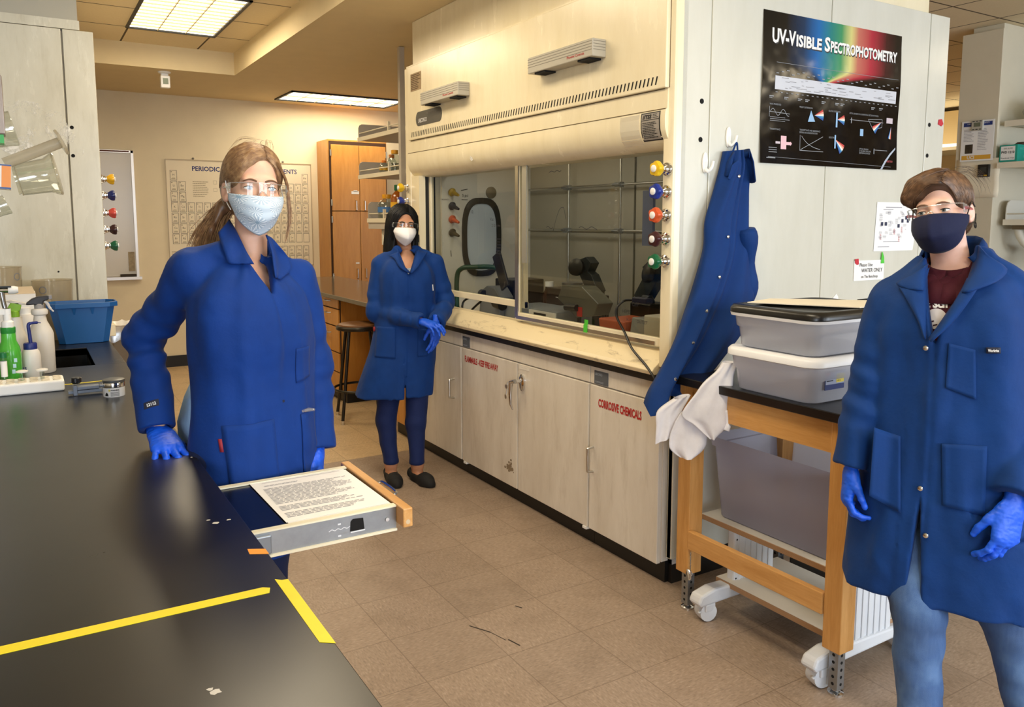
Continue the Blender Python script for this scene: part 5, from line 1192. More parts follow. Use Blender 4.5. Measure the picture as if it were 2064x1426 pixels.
for (x, y, s_) in ((.318, 1.735, .008), (.308, 1.76, .005), (.345, 1.74, .005), (.36, 2.27, .004), (.19, 1.09, .009), (.185, 1.10, .005), (.30, 1.35, .0)):
    flatpoly(b, [(x + s_*rr.uniform(.6, 1.2)*math.cos(a), y + s_*rr.uniform(.5, 1)*math.sin(a)) for a in [2*PI*k/9 for k in range(9)]], ((0, 0, .9101), (1, 0, 0), (0, 1, 0)), .0002)
tag(obj('paint_spots', b, mat('spot_grey', '#c9c6c2', .7), None), 'small dried pale spots on the black bench', 'spots'); bpy.data.objects['paint_spots']['kind'] = 'stuff'
# rack of tubes
t = thing('tube_rack', 'white foam tube rack with rows of holes at the left on the bench', 'rack', (-.1, 3.5, .91))
b = MB(); b.box(-.36, .106, 3.44, 3.565, .9105, .952); obj('block', b, mat('foam_white', '#f2f2f0', .6), t, bevel=.008, seg=3)
b = MB()
for i in range(12):
    for j in range(3): x, y = -.335 + .038*i, 3.465 + .037*j; b.lathe([(.014, .0412), (.0145, .044), (.011, .044), (.011, .043)], (x, y, .9105), 14)
obj('hole_rims', b, mat('rim_cream', '#e0d6c2', .6), t, True)
for (x, y, lab) in ((-.03, 3.50, 'clear capped tube standing in the middle of the foam rack'), (.035, 3.50, 'clear capped tube standing at the right in the foam rack')):
    u = thing('sample_tube', lab, 'tube', (x, y, .955)); b = MB(); b.cyl((x, y, .955), (x, y, .985), .008, n=12); obj('body', b, M_GLASS, u, True); b = MB(); b.lathe([(.020, .985), (.021, .990), (.012, .993)], (x, y, 0), 16); obj('cap', b, mat('cap_frost', '#f0eeea', .3), u, True)
# bottles on bench
M_FROST = mat('frosted_plastic', '#e4e0db', .35, var=.02); M_FROST.node_tree.nodes['Principled BSDF'].inputs['Subsurface Weight'].default_value = .0
t = thing('spray_bottle', 'tall white spray bottle with black trigger head on the bench', 'spray bottle', (.045, 3.92, .91)); c = (.045, 3.92, .91)
b = MB(); b.lathe([(.045, .001), (.048, .006), (.048, .165), (.044, .18), (.026, .22), (.022, .245), (.030, .25), (.032, .262), (.028, .272), (.016, .275)], c, 28); obj('body', b, M_FROST, t, True)
b = MB(); b.lathe([(.018, .272), (.019, .29), (.015, .295)], c, 16); obj('collar', b, mat('collar_grey', '#9d9b9b', .4), t, True)
b = MB(); b.prism([(-.048, -.004), (-.045, .006), (-.026, .022), (-.005, .030), (.036, .034), (.036, .016), (.018, .010), (.014, -.008), (-.012, -.008), (-.018, -.003)], (.045, 3.905, 1.205), (1, 0, 0), (0, 0, 1), -.028); hd = obj('trigger_head', b, mat('head_black', '#2b2a2e', .35), t, bevel=.004)
b = MB(); b.box(.081, .094, 3.908, 3.93, 1.222, 1.239); obj('nozzle', b, mat('nozzle_grey', '#8e8c90', .4), hd, bevel=.002)
b = MB(); b.tube(smooth_path([(.062, 3.919, 1.215), (.075, 3.919, 1.205), (.084, 3.919, 1.185), (.097, 3.919, 1.168)]), [.006]*8 + [.005]*4 + [.003]*4, 8); obj('trigger', b, mat('trigger_white', '#d9d6d6', .4), hd, True)
t = thing('wash_bottle', 'squat wash bottle with blue cap and bent blue spout', 'wash bottle', (.003, 3.74, .91)); c = (.003, 3.74, .91)
b = MB(); b.lathe([(.032, .001), (.0345, .006), (.0345, .10), (.031, .118), (.023, .13)], c, 26); obj('body', b, M_FROST, t, True)
b = MB(); b.lathe([(.024, .127), (.0245, .13), (.0245, .15), (.022, .154)], c, 22); cp = obj('cap', b, mat('cap_navy', '#1c2a78', .4), t, True)
b = MB(); b.tube(smooth_path([(c[0]+.002, c[1], 1.06), (c[0]-.0, c[1], 1.10), (c[0]-.002, c[1], 1.135), (c[0]+.008, c[1], 1.143), (c[0]+.03, c[1], 1.144), (c[0]+.042, c[1], 1.142)]), [.007]*5 + [.0068]*10 + [.0055]*6 + [.002]*5, 10); obj('spout', b, mat('cap_navy', '#1c2a78'), cp, True)
b = MB(); fw_ = ((c[0]-.034, c[1]-.035, .91), (1, 0, 0), (0, 0, 1)); write(b, 'RS', .0, .05, .012, fw_, bold=.02); flat(b, 0, .038, .012, .041, fw_); obj('lettering', b, M_NAVYINK, t)
t = thing('soap_bottle', 'green plastic bottle with white pump neck, frontmost at left on the bench', 'bottle', (-.068, 3.68, .91)); c = (-.068, 3.68, .91)
M_GRN = mat('green_plastic', '#4fb13d', .18, var=.25, vscale=12)
b = MB(); b.lathe([(.037, .001), (.040, .006), (.040, .12), (.036, .15), (.026, .175), (.024, .22)], c, 28); obj('body', b, M_GRN, t, True)
b = MB(); b.lathe([(.0245, .205), (.026, .208), (.026, .228), (.024, .23)], c, 24); obj('neck_ring', b, mat('green_dark', '#2c8f3a', .3), t, True)
b = MB(); b.lathe([(.022, .23), (.021, .25), (.014, .256), (.014, .30), (.013, .302)], c, 20); b.box(c[0]-.03, c[0]+.012, c[1]-.012, c[1]+.012, 1.19, 1.212); obj('pump', b, M_WHITE, t, True)
b = MB(); fw_ = ((c[0], c[1]-.0405, .91), (1, 0, 0), (0, 0, 1)); [flat(b, .005 + .004*k, .05 + .022*k, .016 + .004*k, .066 + .022*k, fw_) for k in range(3)]; obj('label_marks', b, mat('mark_pale', '#b9e0e6'), t)
t = thing('sample_vial', 'small clear vial with dark green cap before the green bottle', 'vial', (-.088, 3.585, .91)); c = (-.088, 3.585, .91)
b = MB(); b.lathe([(.010, .001), (.011, .004), (.011, .125)], c, 16); obj('body', b, M_GLASS, t, True); b = MB(); b.lathe([(.012, .123), (.012, .142), (.010, .144)], c, 16); obj('cap', b, mat('cap_green', '#14703c', .4), t, True)
b = MB(); b.lathe([(.0113, .05), (.0113, .11)], c, 16, close=False); obj('label_band', b, M_WHITEP, t, True)
t = thing('sprayer_bottle', 'pale bottle with lime green sprayer head behind green bottle', 'spray bottle', (-.04, 4.0, .91)); c = (-.045, 4.0, .91)
b = MB(); b.lathe([(.043, .001), (.045, .01), (.045, .13), (.04, .15), (.027, .19), (.025, .235)], c, 24); obj('body', b, M_FROST, t, True)
b = MB(); b.lathe([(.018, .235), (.018, .262), (.012, .264)], c, 16); b.prism([(-.025, 0), (-.028, .012), (-.012, .038), (.016, .038), (.026, .024), (.02, .0)], (c[0], c[1]-.012, 1.17), (1, 0, 0), (0, 0, 1), -.024); obj('sprayer_head', b, mat('lime', '#8cc23a', .35), t, bevel=.003)
b = MB(); b.prism([(-.05, .01), (-.02, .014), (.03, .0), (.045, -.012), (.0, -.006)], (c[0]+.01, c[1]-.012, 1.205), (1, 0, 0), (0, 0, 1), -.02); obj('nozzle', b, mat('nozzle_clear', '#dcd6cf', .3), t, bevel=.002)
t = thing('white_jug', 'white lidded jug behind the two spray bottles', 'jug', (.0, 4.62, .91)); c = (.0, 4.62, .91)
b = MB(); b.lathe([(.048, .001), (.05, .01), (.05, .16), (.036, .185)], c, 20); obj('body', b, M_FROST, t, True); b = MB(); b.lathe([(.026, .183), (.026, .215), (.022, .218)], (c[0]-.01, c[1], .91), 18); obj('cap', b, M_WHITE, t, True)
t = thing('carton', 'white cardboard box with tan top by the grey tub', 'box', (-.05, 4.78, .91)); obj('box', MB().box(-.20, .042, 4.68, 4.86, .9105, 1.19), M_WHITEP, t, bevel=.003); obj('lid_flap', MB().add([(-.2, 4.68, 1.19), (.042, 4.68, 1.19), (.03, 4.86, 1.215), (-.19, 4.86, 1.215)], [(0, 1, 2, 3)]), mat('carton_tan', '#d9c7ae', .8), t)
# clamp and tin
t = thing('clamp', 'small grey metal clamp with black knob lying beside the tin', 'clamp', (.15, 3.33, .91))
b = MB(); b.box(.128, .142, 3.31, 3.35, .9105, .948); b.box(.112, .225, 3.32, 3.345, .916, .928); b.box(.14, .215, 3.315, 3.35, .930, .942); b.cyl((.215, 3.33, .936), (.232, 3.33, .936), .006, n=10); obj('frame', b, mat('clamp_grey', '#7d8798', .4, .5), t, bevel=.002)
b = MB(); b.lathe([(.013, .044), (.018, .049), (.018, .064), (.015, .067)], (.14, 3.33, .91), 20); obj('knob', b, mat('knob_black', '#17181b', .3), t, True)
t = thing('tin', 'round grey tin with white printed label beside the sleeve of the front woman', 'tin', (.258, 3.25, .91)); c = (.258, 3.25, .9102)
b = MB(); b.lathe([(.036, 0), (.0365, .003), (.0365, .034)], c, 32); obj('body', b, mat('tin_white', '#e3e3e4', .3), t, True)
b = MB(); b.lathe([(.0368, .034), (.0372, .036), (.0372, .052), (.036, .054)], c, 32); obj('collar', b, M_STEEL, t, True); b = MB(); b.lathe([(.0375, .052), (.038, .055), (.038, .061), (.034, .063)], c, 32); obj('lid', b, mat('tin_lid', '#5d5f60', .35, .4), t, True)
b = MB()
def cylmap(a, z, off): th = -PI/2 + a/.0367 - .25; return Vector((c[0] + (.0367+off)*math.cos(th), c[1] + (.0367+off)*math.sin(th), c[2] + z))
cf = ((0, 0, 0), (1, 0, 0), (0, 0, 1), cylmap)
def cflat(mb, x0, y0, x1, y1, off=.0003):
    mb.noflip = True
    for k in range(4): a, q = x0+(x1-x0)*k/4, x0+(x1-x0)*(k+1)/4; mb.add([cylmap(a, y0, off), cylmap(q, y0, off), cylmap(q, y1, off), cylmap(a, y1, off)], [(0, 1, 2, 3)])
write(b, 'WARNING', -.006, .023, .006, cf, w=.03, bold=.03, off=.0005)
for k in range(5): cflat(b, -.006, .004 + .0035*k, .024, .0055 + .0035*k)
flatpoly(b, [(-.028, .004), (-.014, .004), (-.016, .014), (-.021, .018), (-.026, .012)], cf, .0004); obj('label_print', b, M_INK, t)
b = MB(); cflat(b, -.013, .022, -.007, .030); obj('label_yellow', b, mat('patch_yellow', '#d8c552'), t)
# blue tub and grey beakers at the far end
t = thing('blue_tub', 'blue plastic tub with flared rim at the far end of the bench', 'tub', (.25, 4.87, .91)); M_BT = mat('tub_blue', '#0f5596', .4, var=.04)
def oct_(x0, x1, y0, y1, c, z): return [(x0+c, y0, z), (x1-c, y0, z), (x1, y0+c, z), (x1, y1-c, z), (x1-c, y1, z), (x0+c, y1, z), (x0, y1-c, z), (x0, y0+c, z)]
A_ = [oct_(.135, .368, 4.745, 4.88, .03, .911), oct_(.098, .402, 4.735, 4.912, .035, 1.10), oct_(.085, .418, 4.722, 4.92, .04, 1.10), oct_(.085, .418, 4.722, 4.92, .04, 1.125), oct_(.096, .408, 4.733, 4.91, .035, 1.127), oct_(.14, .362, 4.755, 4.872, .03, .918)]
b = MB(); n = 8; b.add([p for r_ in A_ for p in r_], [(i*n+k, i*n+(k+1) % n, (i+1)*n+(k+1) % n, (i+1)*n+k) for i in range(5) for k in range(n)] + [tuple(range(8))[::-1], tuple(range(40, 48))]); obj('shell', b, M_BT, t, bevel=.002)
b = MB(); [b.add([(x, 4.728, 1.10), (x+.02, 4.728, 1.10), (x+.013, 4.738, 1.06), (x+.007, 4.738, 1.06), (x, 4.745, 1.10), (x+.02, 4.745, 1.10), (x+.013, 4.75, 1.06), (x+.007, 4.75, 1.06)], [(0, 1, 2, 3), (4, 5, 1, 0), (0, 3, 7, 4), (1, 5, 6, 2)]) for x in (.20, .285)]; obj('rim_rib', b, M_BT, t)
M_BEAK = clear_mat('beaker_plastic', '#e9e2d2', .15, .1, .55, '#cfc4ae')
for k, (x, y, r, z1, lab) in enumerate(((.126, 5.03, .10, 1.235, 'grey translucent beaker behind the blue tub'), (-.10, 4.95, .09, 1.315, 'grey translucent beaker at the left edge, behind the tap'))):
    t = thing('plastic_beaker', lab, 'beaker', (x, y, .91)); h = z1 - .91
    b = MB(); b.lathe([(r*.86, .001), (r*.9, .01), (r*.99, h-.004), (r*1.03, h)], (x, y, .91), 36); b.f = [f for f in b.f if len(f) == 4] + [tuple(range(36))]; obj('wall', b, M_BEAK, t, True)
    b = MB()
    def bmap(a, z, off, x=x, y=y, r=r): th = -PI/2 + a/r; return Vector((x + (r+off)*math.cos(th), y + (r+off)*math.sin(th), z))
    bf = ((0, 0, 0), (1, 0, 0), (0, 0, 1), bmap); R_ = .02; cx_ = -.05 if k == 0 else .075; cz = z1 - .05
    for q in range(16): a0, a1 = 2*PI*q/16, 2*PI*(q+1)/16; flatpoly(b, [(cx_+R_*math.cos(a0), cz+R_*math.sin(a0)), (cx_+R_*math.cos(a1), cz+R_*math.sin(a1)), (cx_+(R_-.004)*math.cos(a1), cz+(R_-.004)*math.sin(a1)), (cx_+(R_-.004)*math.cos(a0), cz+(R_-.004)*math.sin(a0))], bf, .0015)
    obj('ring_mark', b, mat('beaker_mark', '#6f7686'), t)
# tap
t = thing('tap', 'chrome tap with white nozzle end at left edge over the sink', 'tap', (-.22, 4.3, .91))
b = MB(); b.tube(smooth_path([(-.22, 3.9, .911), (-.22, 3.9, 1.22), (-.20, 3.9, 1.265), (-.15, 3.9, 1.27), (-.06, 3.9, 1.268)]), .013, 12); b.lathe([(.03, 0), (.03, .01), (.018, .03)], (-.22, 3.9, .911), 18); b.tube([(-.085, 3.9, 1.26), (-.082, 3.9, 1.225), (-.07, 3.9, 1.15)], [.012, .01, .008], 10); obj('spout', b, M_STEEL, t, True)
b = MB(); b.lathe([(.0155, 0), (.017, .006), (.017, .022), (.013, .036)], (-.062, 3.9, 1.268), 16, (1, 0, 0)); obj('nozzle', b, M_WHITE, t, True)
b = MB(); b.box(-.12, -.05, 3.885, 3.9, 1.28, 1.286); obj('lever', b, M_BLACK, t)

# drying rack with glassware, at upper left
t = thing('drying_rack', 'white pegboard drying rack out of frame to the left of the bench', 'rack', (-.17, 3.65, .91))
obj('board', MB().box(-.20, -.17, 3.2, 4.1, 1.35, 2.3), M_WHITE, t, bevel=.004); obj('post', MB().box(-.24, -.20, 3.62, 3.68, .911, 2.3), M_ALU, t)
for (y, z) in ((3.6, 1.72), (3.62, 1.62), (3.4, 1.80), (3.4, 1.56), (3.8, 1.9)):
    b = MB(); b.tube([(-.17, y, z), (-.06, y, z + .03)], .006, 8); obj('peg', b, M_WHITE, t, True)
M_CLEARP = clear_mat('clear_ware', '#eef0ea', .35, .06, .10, '#d5d2c2'); M_MILK = clear_mat('milky_ware', '#efece2', .2, .1, .5, '#cfc9ba')
t = thing('graduated_cylinder', 'milky plastic cylinder with flat foot tilted on the drying rack', 'cylinder', (.06, 3.6, 1.8))
ax = Vector((.178, 0, .083)).normalized(); p0 = Vector((-.04, 3.6, 1.767))
b = MB(); b.lathe([(.021, 0), (.0215, .205)], p0, 24, ax); obj('tube', b, M_MILK, t, True)
b = MB(); b.lathe([(.024, .203), (.05, .206), (.052, .212), (.050, .217)], p0, 6, ax); obj('foot', b, M_MILK, t, bevel=.002)
t = thing('clear_beaker', 'large clear beaker tilted on drying rack below the milky cylinder', 'beaker', (.06, 3.62, 1.7))
ax = Vector((.17, 0, .035)).normalized(); p0 = Vector((.0, 3.62, 1.708))
b = MB(); b.lathe([(.056, -.01), (.053, 0), (.060, .0), (.066, .10), (.075, .115), (.082, .128), (.080, .134)], p0, 36, ax, close=False); obj('wall', b, M_CLEARP, t, True)
b = MB(); b.lathe([(.080, .130), (.084, .133), (.080, .137)], p0, 36, ax, close=False); b.lathe([(.060, .0), (.062, .002), (.060, .004)], p0, 36, ax, close=False); obj('rim', b, M_MILK, t, True)
t = thing('clear_beaker', 'clear beaker cut by left edge of picture, above the milky cylinder', 'beaker', (-.05, 3.4, 1.86)); p0 = Vector((-.12, 3.5, 1.86)); ax = Vector((1, 0, .25)).normalized()
b = MB(); b.lathe([(.055, 0), (.06, .09), (.064, .12), (.062, .123)], p0, 30, ax, close=False); obj('wall', b, M_CLEARP, t, True)
t = thing('clear_beaker', 'small clear beaker at left edge of picture, lowest on the drying rack', 'beaker', (-.06, 3.6, 1.6)); p0 = Vector((-.13, 3.6, 1.575)); ax = Vector((1, 0, .45)).normalized()
b = MB(); b.lathe([(.03, 0), (.034, .07), (.038, .098), (.036, .10)], p0, 24, ax, close=False); obj('wall', b, M_CLEARP, t, True)
t = thing('wipes_box', 'orange blue and white printed carton poking in at the left edge', 'box', (-.09, 3.45, 1.7))
M3 = Matrix.Rotation(math.radians(4), 3, 'Y'); cc = Vector((-.085, 3.45, 1.712))
b = MB(); b.obox(cc, (.13, .10, .088), M3); obj('carton', b, mat('carton_white', '#e3dcd6', .3), t, bevel=.003)
b = MB(); b.obox(cc + M3 @ Vector((.05, -.0505, 0)), (.028, .001, .084), M3); obj('orange_band', b, mat('band_orange', '#e08a35', .4), t)
b = MB(); b.obox(cc + M3 @ Vector((0, -.0508, -.04)), (.13, .001, .006), M3); b.obox(cc + M3 @ Vector((0, -.0508, .041)), (.13, .001, .005), M3); obj('blue_band', b, mat('band_blue', '#234a86', .4), t)
t = thing('wall_dispenser', 'grey metal dispenser with green lower edge at the left edge of picture', 'dispenser', (-.09, 3.4, 2.0))
obj('body', MB().box(-.168, -.028, 3.38, 3.48, 1.855, 2.06), mat('disp_grey', '#8f8278', .3, .5, var=.2), t, bevel=.004); obj('upper_plate', MB().box(-.168, -.032, 3.38, 3.48, 2.062, 2.15), mat('disp_pale', '#a9a49c', .3, .3), t); b = MB(); b.box(-.16, -.034, 3.385, 3.475, 1.825, 1.855); obj('green_edge', b, mat('disp_green', '#2f9e4a', .4), t)
b = MB(); b.prism([(0, 0), (.03, -.004), (.034, .02), (.012, .024), (.01, .035), (0, .034)], (-.06, 3.375, 2.155), (1, 0, 0), (0, 0, 1), .002); tag(obj('orange_tape', b, mat('orange_tape', '#ee8b2e'), None), 'scrap of orange tape at the upper left edge of the picture', 'tape')

# ---- second fume hood, seen from its side at left
t = thing('fume_hood', 'pale side of a second fume hood rising behind the bench at left', 'fume hood', (-.5, 6.4, 0)); XR = .405
b = MB(); b.box(-1.45, -.6, 5.15, 5.18, .0, 2.60); b.box(-.595, .246, 5.15, 5.18, .0, 2.60); b.box(.254, XR, 5.15, 5.18, .0, 2.60); obj('side_panel', b, M_LEFTP, t, bevel=.003)
obj('side_seam', MB().box(-1.4, XR-.01, 5.158, 5.179, .0, 2.59), mat('seam_dark', '#77705f', .6), t)
obj('front_post', MB().box(.36, XR, 5.18, 5.24, .95, 2.60), M_CREAM, t); obj('body', MB().box(-1.44, .30, 5.18, 7.7, .0, 2.58), M_CREAM, t)
obj('upper_front', MB().box(.30, XR, 5.24, 7.7, 1.85, 2.58), M_CREAM, t, bevel=.02); obj('worktop', MB().box(.30, .44, 5.2, 7.7, .88, .95), M_CREAM, t, bevel=.004); obj('base_doors', MB().box(.30, .40, 5.2, 7.7, .1, .87), M_CAB, t)
obj('sash_frame', MB().box(.305, .33, 5.24, 7.68, 1.0, 1.03), M_CREAMFRAME, t); obj('sash_pane', MB().box(.316, .32, 5.24, 7.68, 1.03, 1.85), M_SASHG, t)
b = MB(); b.box(-1.4, .335, 5.20, 7.6, 2.60, 3.05); obj('upper_enclosure', b, mat('enclosure_grey', '#a9a494', .35), t); obj('top_cap', MB().box(-1.45, .34, 5.16, 7.7, 2.605, 2.655), M_LEFTP, t)
b = MB(); [b.cyl((x, 5.1485, z), (x, 5.1505, z), r, n=14) for x, z, r in ((.273, 2.071, .010), (.271, 1.916, .010), (.164, 1.271, .005))]; obj('service_hole', b, M_DARKGAP, t)
for z, c_ in zip((1.794, 1.701, 1.60, 1.505, 1.411), ('#d9a51c', '#14215c', '#c0463c', '#33161a', '#0f5436')): valve((XR, 5.21, z), (1, 0, 0), c_, t, s=1.1)
# dried splash of detergent on its panel
def m_splash():
    t_ = NT('dried_splash'); v = t_.coord('Object'); n = t_.noise(v, 7, 8, .75, .6); x, y, z = t_.sep(v); n2 = t_.noise(t_.coord('Object', (6, 1, 1.2)), 5, 5, .6)
    tr = t_.node('ShaderNodeBsdfTransparent'); mx = t_.node('ShaderNodeMixShader'); t_.base('#f4f2ea'); t_.set(Roughness=.15)
    up = t_.ramp(n, [(.50, 0.), (.62, .9)]); t_.link(up, mx.inputs[0]); t_.link(tr.outputs[0], mx.inputs[1]); t_.link(t_.b.outputs[0], mx.inputs[2]); t_.link(mx.outputs[0], t_.out.inputs[0]); return t_.m
b = MB(); fr_ = ((0, 5.1475, 0), (1, 0, 0), (0, 0, 1)); flatpoly(b, [(-.1, 2.18), (.03, 2.2), (.20, 2.19), (.245, 2.1), (.33, 1.95), (.30, 1.86), (.14, 1.96), (.0, 1.9), (-.1, 1.95)], fr_, .0003); obj('dried_splash', b, m_splash(), t)

# ================================================================== RIGHT BAY
t = thing('shelf_partition', 'tall cream end panel of a shelving partition at the far right', 'partition', (6.7, 3.5, 0)); M_PIL = mat('pillar_cream', '#d9d0b9', .4, var=.03)
obj('end_panel', MB().box(6.40, 6.43, 3.38, 3.69, 0, 3.0), M_PIL, t, bevel=.003); obj('core', MB().box(6.43, 9.2, 3.40, 3.67, 0, 2.98), M_PIL, t); obj('top_filler', MB().box(6.46, 9.1, 3.41, 3.64, 2.98, 3.05), M_PIL, t)
t = thing('bay_shelving', 'grey shelving with white-edged shelves at right edge behind the right-hand person', 'shelving', (6.8, 2.7, 0))
obj('back_panel', MB().box(7.0, 7.03, 1.6, 3.36, .9, 3.0), mat('bay_grey', '#a3a29c', .35), t); obj('worktop', MB().box(6.35, 7.0, 1.6, 3.36, .88, .92), M_BLKTOP, t); obj('base', MB().box(6.45, 7.0, 1.62, 3.34, 0, .88), M_WOODCAB, t)
b = MB(); b.box(6.96, 7.0, 2.98, 3.02, 1.0, 2.9); obj('upright', b, M_PIL, t); b = MB(); [b.box(6.958, 6.961, 2.995, 3.005, 1.05 + .05*k, 1.075 + .05*k) for k in range(36)]; obj('slots', b, M_DARKGAP, t)
for z, x0 in ((2.30, 6.45), (1.985, 6.38), (1.555, 6.52)):
    s_ = obj('shelf', MB().box(x0, 7.0, 1.7, 3.35, z-.02, z), M_PIL, t); obj('shelf_edge', MB().box(x0-.012, x0, 1.7, 3.35, z-.032, z+.012), mat('edge_white', '#e8dfca', .4), s_)
    if z < 1.6:
        pl_ = [(0, 0), (.45, 0), (.45, .16), (.05, .16), (.015, .14), (0, .10)]; obj('end_plate', MB().prism(pl_, (x0, 3.34, z), (1, 0, 0), (0, 0, 1), .006), mat('plate_pale', '#d9d4c6', .4), s_); obj('guard_rail', MB().tube([(x0+.01, 1.7, z+.055), (x0+.01, 3.34, z+.055)], .005, 8), M_PIL, s_, True)
obj('shelf_light', MB().box(6.55, 6.95, 1.8, 3.3, 1.49, 1.53), mat('light_brown', '#6b5a41', .5), t)
tag(obj('ribbed_hose', MB().tube(smooth_path([(6.60, 3.28, 1.50), (6.61, 3.26, 1.43), (6.66, 3.22, 1.36), (6.80, 3.15, 1.33)]), .03, 12), mat('hose_white', '#d8d2c0'), None, True), 'white corrugated hose under the lowest right-hand shelf', 'hose')
tag(obj('desk_lamp_glow', MB().lathe([(.05, 0), (.10, -.07)], (6.72, 3.0, 1.32), 20), mat('lamp_shade', '#eee6cf', .5), None, True), 'pale conical lamp shade below the lowest right-hand shelf', 'lamp')
t = thing('gloves_box', 'teal carton with white label reading PVD 1210 on the right-hand shelf', 'box', (6.5, 3.29, 1.998))
M_TEALB = mat('teal_card', '#1f9e8b', .5); obj('carton', MB().box(6.385, 6.72, 3.215, 3.345, 1.999, 2.125), M_TEALB, t, bevel=.002)
b = MB(); fr_ = ((6.3845, 0, 0), (0, -1, 0), (0, 0, 1)); flat(b, -3.335, 2.012, -3.232, 2.115, fr_); obj('label_panel', b, M_WHITEP, t)
b = MB(); write(b, 'PVD 1210', -3.33, 2.062, .018, fr_, w=.094, bold=.03, off=.0014); write(b, 'VINYL GLOVES', -3.315, 2.093, .011, fr_, w=.065, off=.0014); write(b, 'Powdered  Free', -3.33, 2.022, .011, fr_, w=.094, off=.0014); obj('label_text', b, M_INK, t)
b = MB(); fr_ = ((0, 3.2145, 0), (1, 0, 0), (0, 0, 1)); write(b, 'PVD 1210', 6.42, 2.085, .02, fr_, w=.12); write(b, 'Isolation', 6.47, 2.03, .02, fr_, w=.12); obj('side_text', b, mat('teal_pale', '#6fd0bf'), t)
b = MB(); b.prism([(0, 0), (.05, .01), (.09, .028), (.13, .02), (.2, 0)], (6.45, 3.30, 2.125), (1, 0, 0), (0, 0, 1), .05); obj('torn_flap', b, mat('flap_brown', '#4a3322', .8), t)
b = MB(); b.prism([(0, 0), (.06, -.04), (.11, -.03), (.12, .03), (.05, .055)], (6.70, 3.20, 2.05), (1, 0, 0), (0, 0, 1), .004); tag(obj('tissue', b, M_WHITEP, None), 'cream tissue poking out beside the teal carton', 'tissue')
b = MB(); rr = random.Random(3)
for k in range(14): p = Vector((6.6 + rr.uniform(0, .3), 2.75 + rr.uniform(0, .55), 2.305)); b.tube([p, p + Vector((rr.uniform(-.1, .1), -.15 + rr.uniform(-.1, .1), .05 + rr.uniform(0, .12)))], .010, 6)
b2 = tag(obj('plastic_bag', MB().sphere((6.66, 3.05, 2.39), (.16, .28, .085), 18, 10), clear_mat('bag_film', '#f5f5ee', .5, .2, .18), None, True), 'clear bag of green-topped tubes on the upper right shelf', 'bag')
tag(obj('green_tubes', b, mat('tube_green', '#8ec05c', .4), None, True), 'loose green tubes in the clear bag on the upper right shelf', 'tubes', kind='stuff')
# sheets and timers on the end panel
fr_ = ((6.3995, 0, 0), (0, -1, 0), (0, 0, 1))
t = thing('wrap_paper', 'long cream paper hanging on the end panel below the leaflet', 'paper', (6.39, 3.5, 1.74)); b = MB(); b.grid([[(6.394 - .004*math.sin(j*2.1 + i), 3.675 - .335*i/8, 1.735 + .30*j/6) for j in range(7)] for i in range(9)]); obj('sheet', b, mat('cream_sheet', '#efe4cb', .8), t, 'full', solid=.001)
t = thing('leaflet', 'white leaflet with blue and gold bands on the end panel', 'leaflet', (6.39, 3.52, 2.03)); obj('sheet', MB().box(6.385, 6.388, 3.395, 3.645, 2.02, 2.33), M_WHITEP, t)
lf = ((6.3845, 3.645, 2.02), (0, -1, 0), (0, 0, 1)); b = MB(); flat(b, .015, .268, .235, .298, lf); obj('blue_band', b, mat('band_navy', '#22377d', .6), t); b = MB(); flat(b, .012, .012, .235, .045, lf); obj('gold_band', b, mat('band_gold', '#dfa93a', .6), t)
b = MB(); write(b, 'UCI', .055, .018, .024, lf, w=.055, bold=.03, off=.0012); write(b, 'LAB', .045, .283, .010, lf, off=.0012); write(b, 'SAFETY', .17, .283, .010, lf, off=.0012); obj('band_lettering', b, M_WHITE, t)
b = MB(); fineprint(b, .02, .15, .10, .25, 9, lf, .35, 3); fineprint(b, .13, .08, .21, .25, 14, lf, .35, 4); obj('print', b, mat('print_grey', '#a3a2a8'), t); b = MB(); flat(b, .035, .06, .095, .13, lf); obj('photo', b, mat('photo_dark', '#3c3226', .6, var=.5, vscale=40), t)
def timer(y, z, w_, h_, mc, label, lcd, keys):
    t = thing('timer', label, 'timer', (6.37, y, z)); obj('case', MB().box(6.366, 6.3925, y-w_/2, y+w_/2, z-h_/2, z+h_/2), mc, t, bevel=.004); f_ = ((6.3655, y, z), (0, -1, 0), (0, 0, 1))
    b = MB(); flat(b, -w_*.28, -h_*.12, w_*.30, h_*.28, f_); obj('display', b, lcd, t)
    return t, f_
t, f_ = timer(3.518, 2.291, .088, .078, mat('timer_grey', '#b9b5a8', .4), 'grey digital timer stuck over the top of the leaflet', mat('lcd', '#6b705f', .2), 0)
b = MB(); [flat(b, -.035 + .026*k, s_, -.018 + .026*k, s_ + .007, f_) for k in range(3) for s_ in (.028, -.034)]; obj('key', b, mat('key_dark', '#3b3934'), t)
t, f_ = timer(3.45, 1.941, .085, .096, mat('timer_black', '#1c1a1a', .35), 'black digital timer with a yellow key on the cream paper', mat('lcd_dark', '#3a3a36', .2), 0)
b = MB(); flat(b, .008, -.042, .032, -.032, f_); obj('yellow_key', b, mat('key_yellow', '#d9a91f'), t); b = MB(); [flat(b, -.036 + .021*k, -.042, -.02 + .021*k, -.034, f_) for k in range(2)]; obj('key', b, mat('key_grey', '#7d7a74'), t)
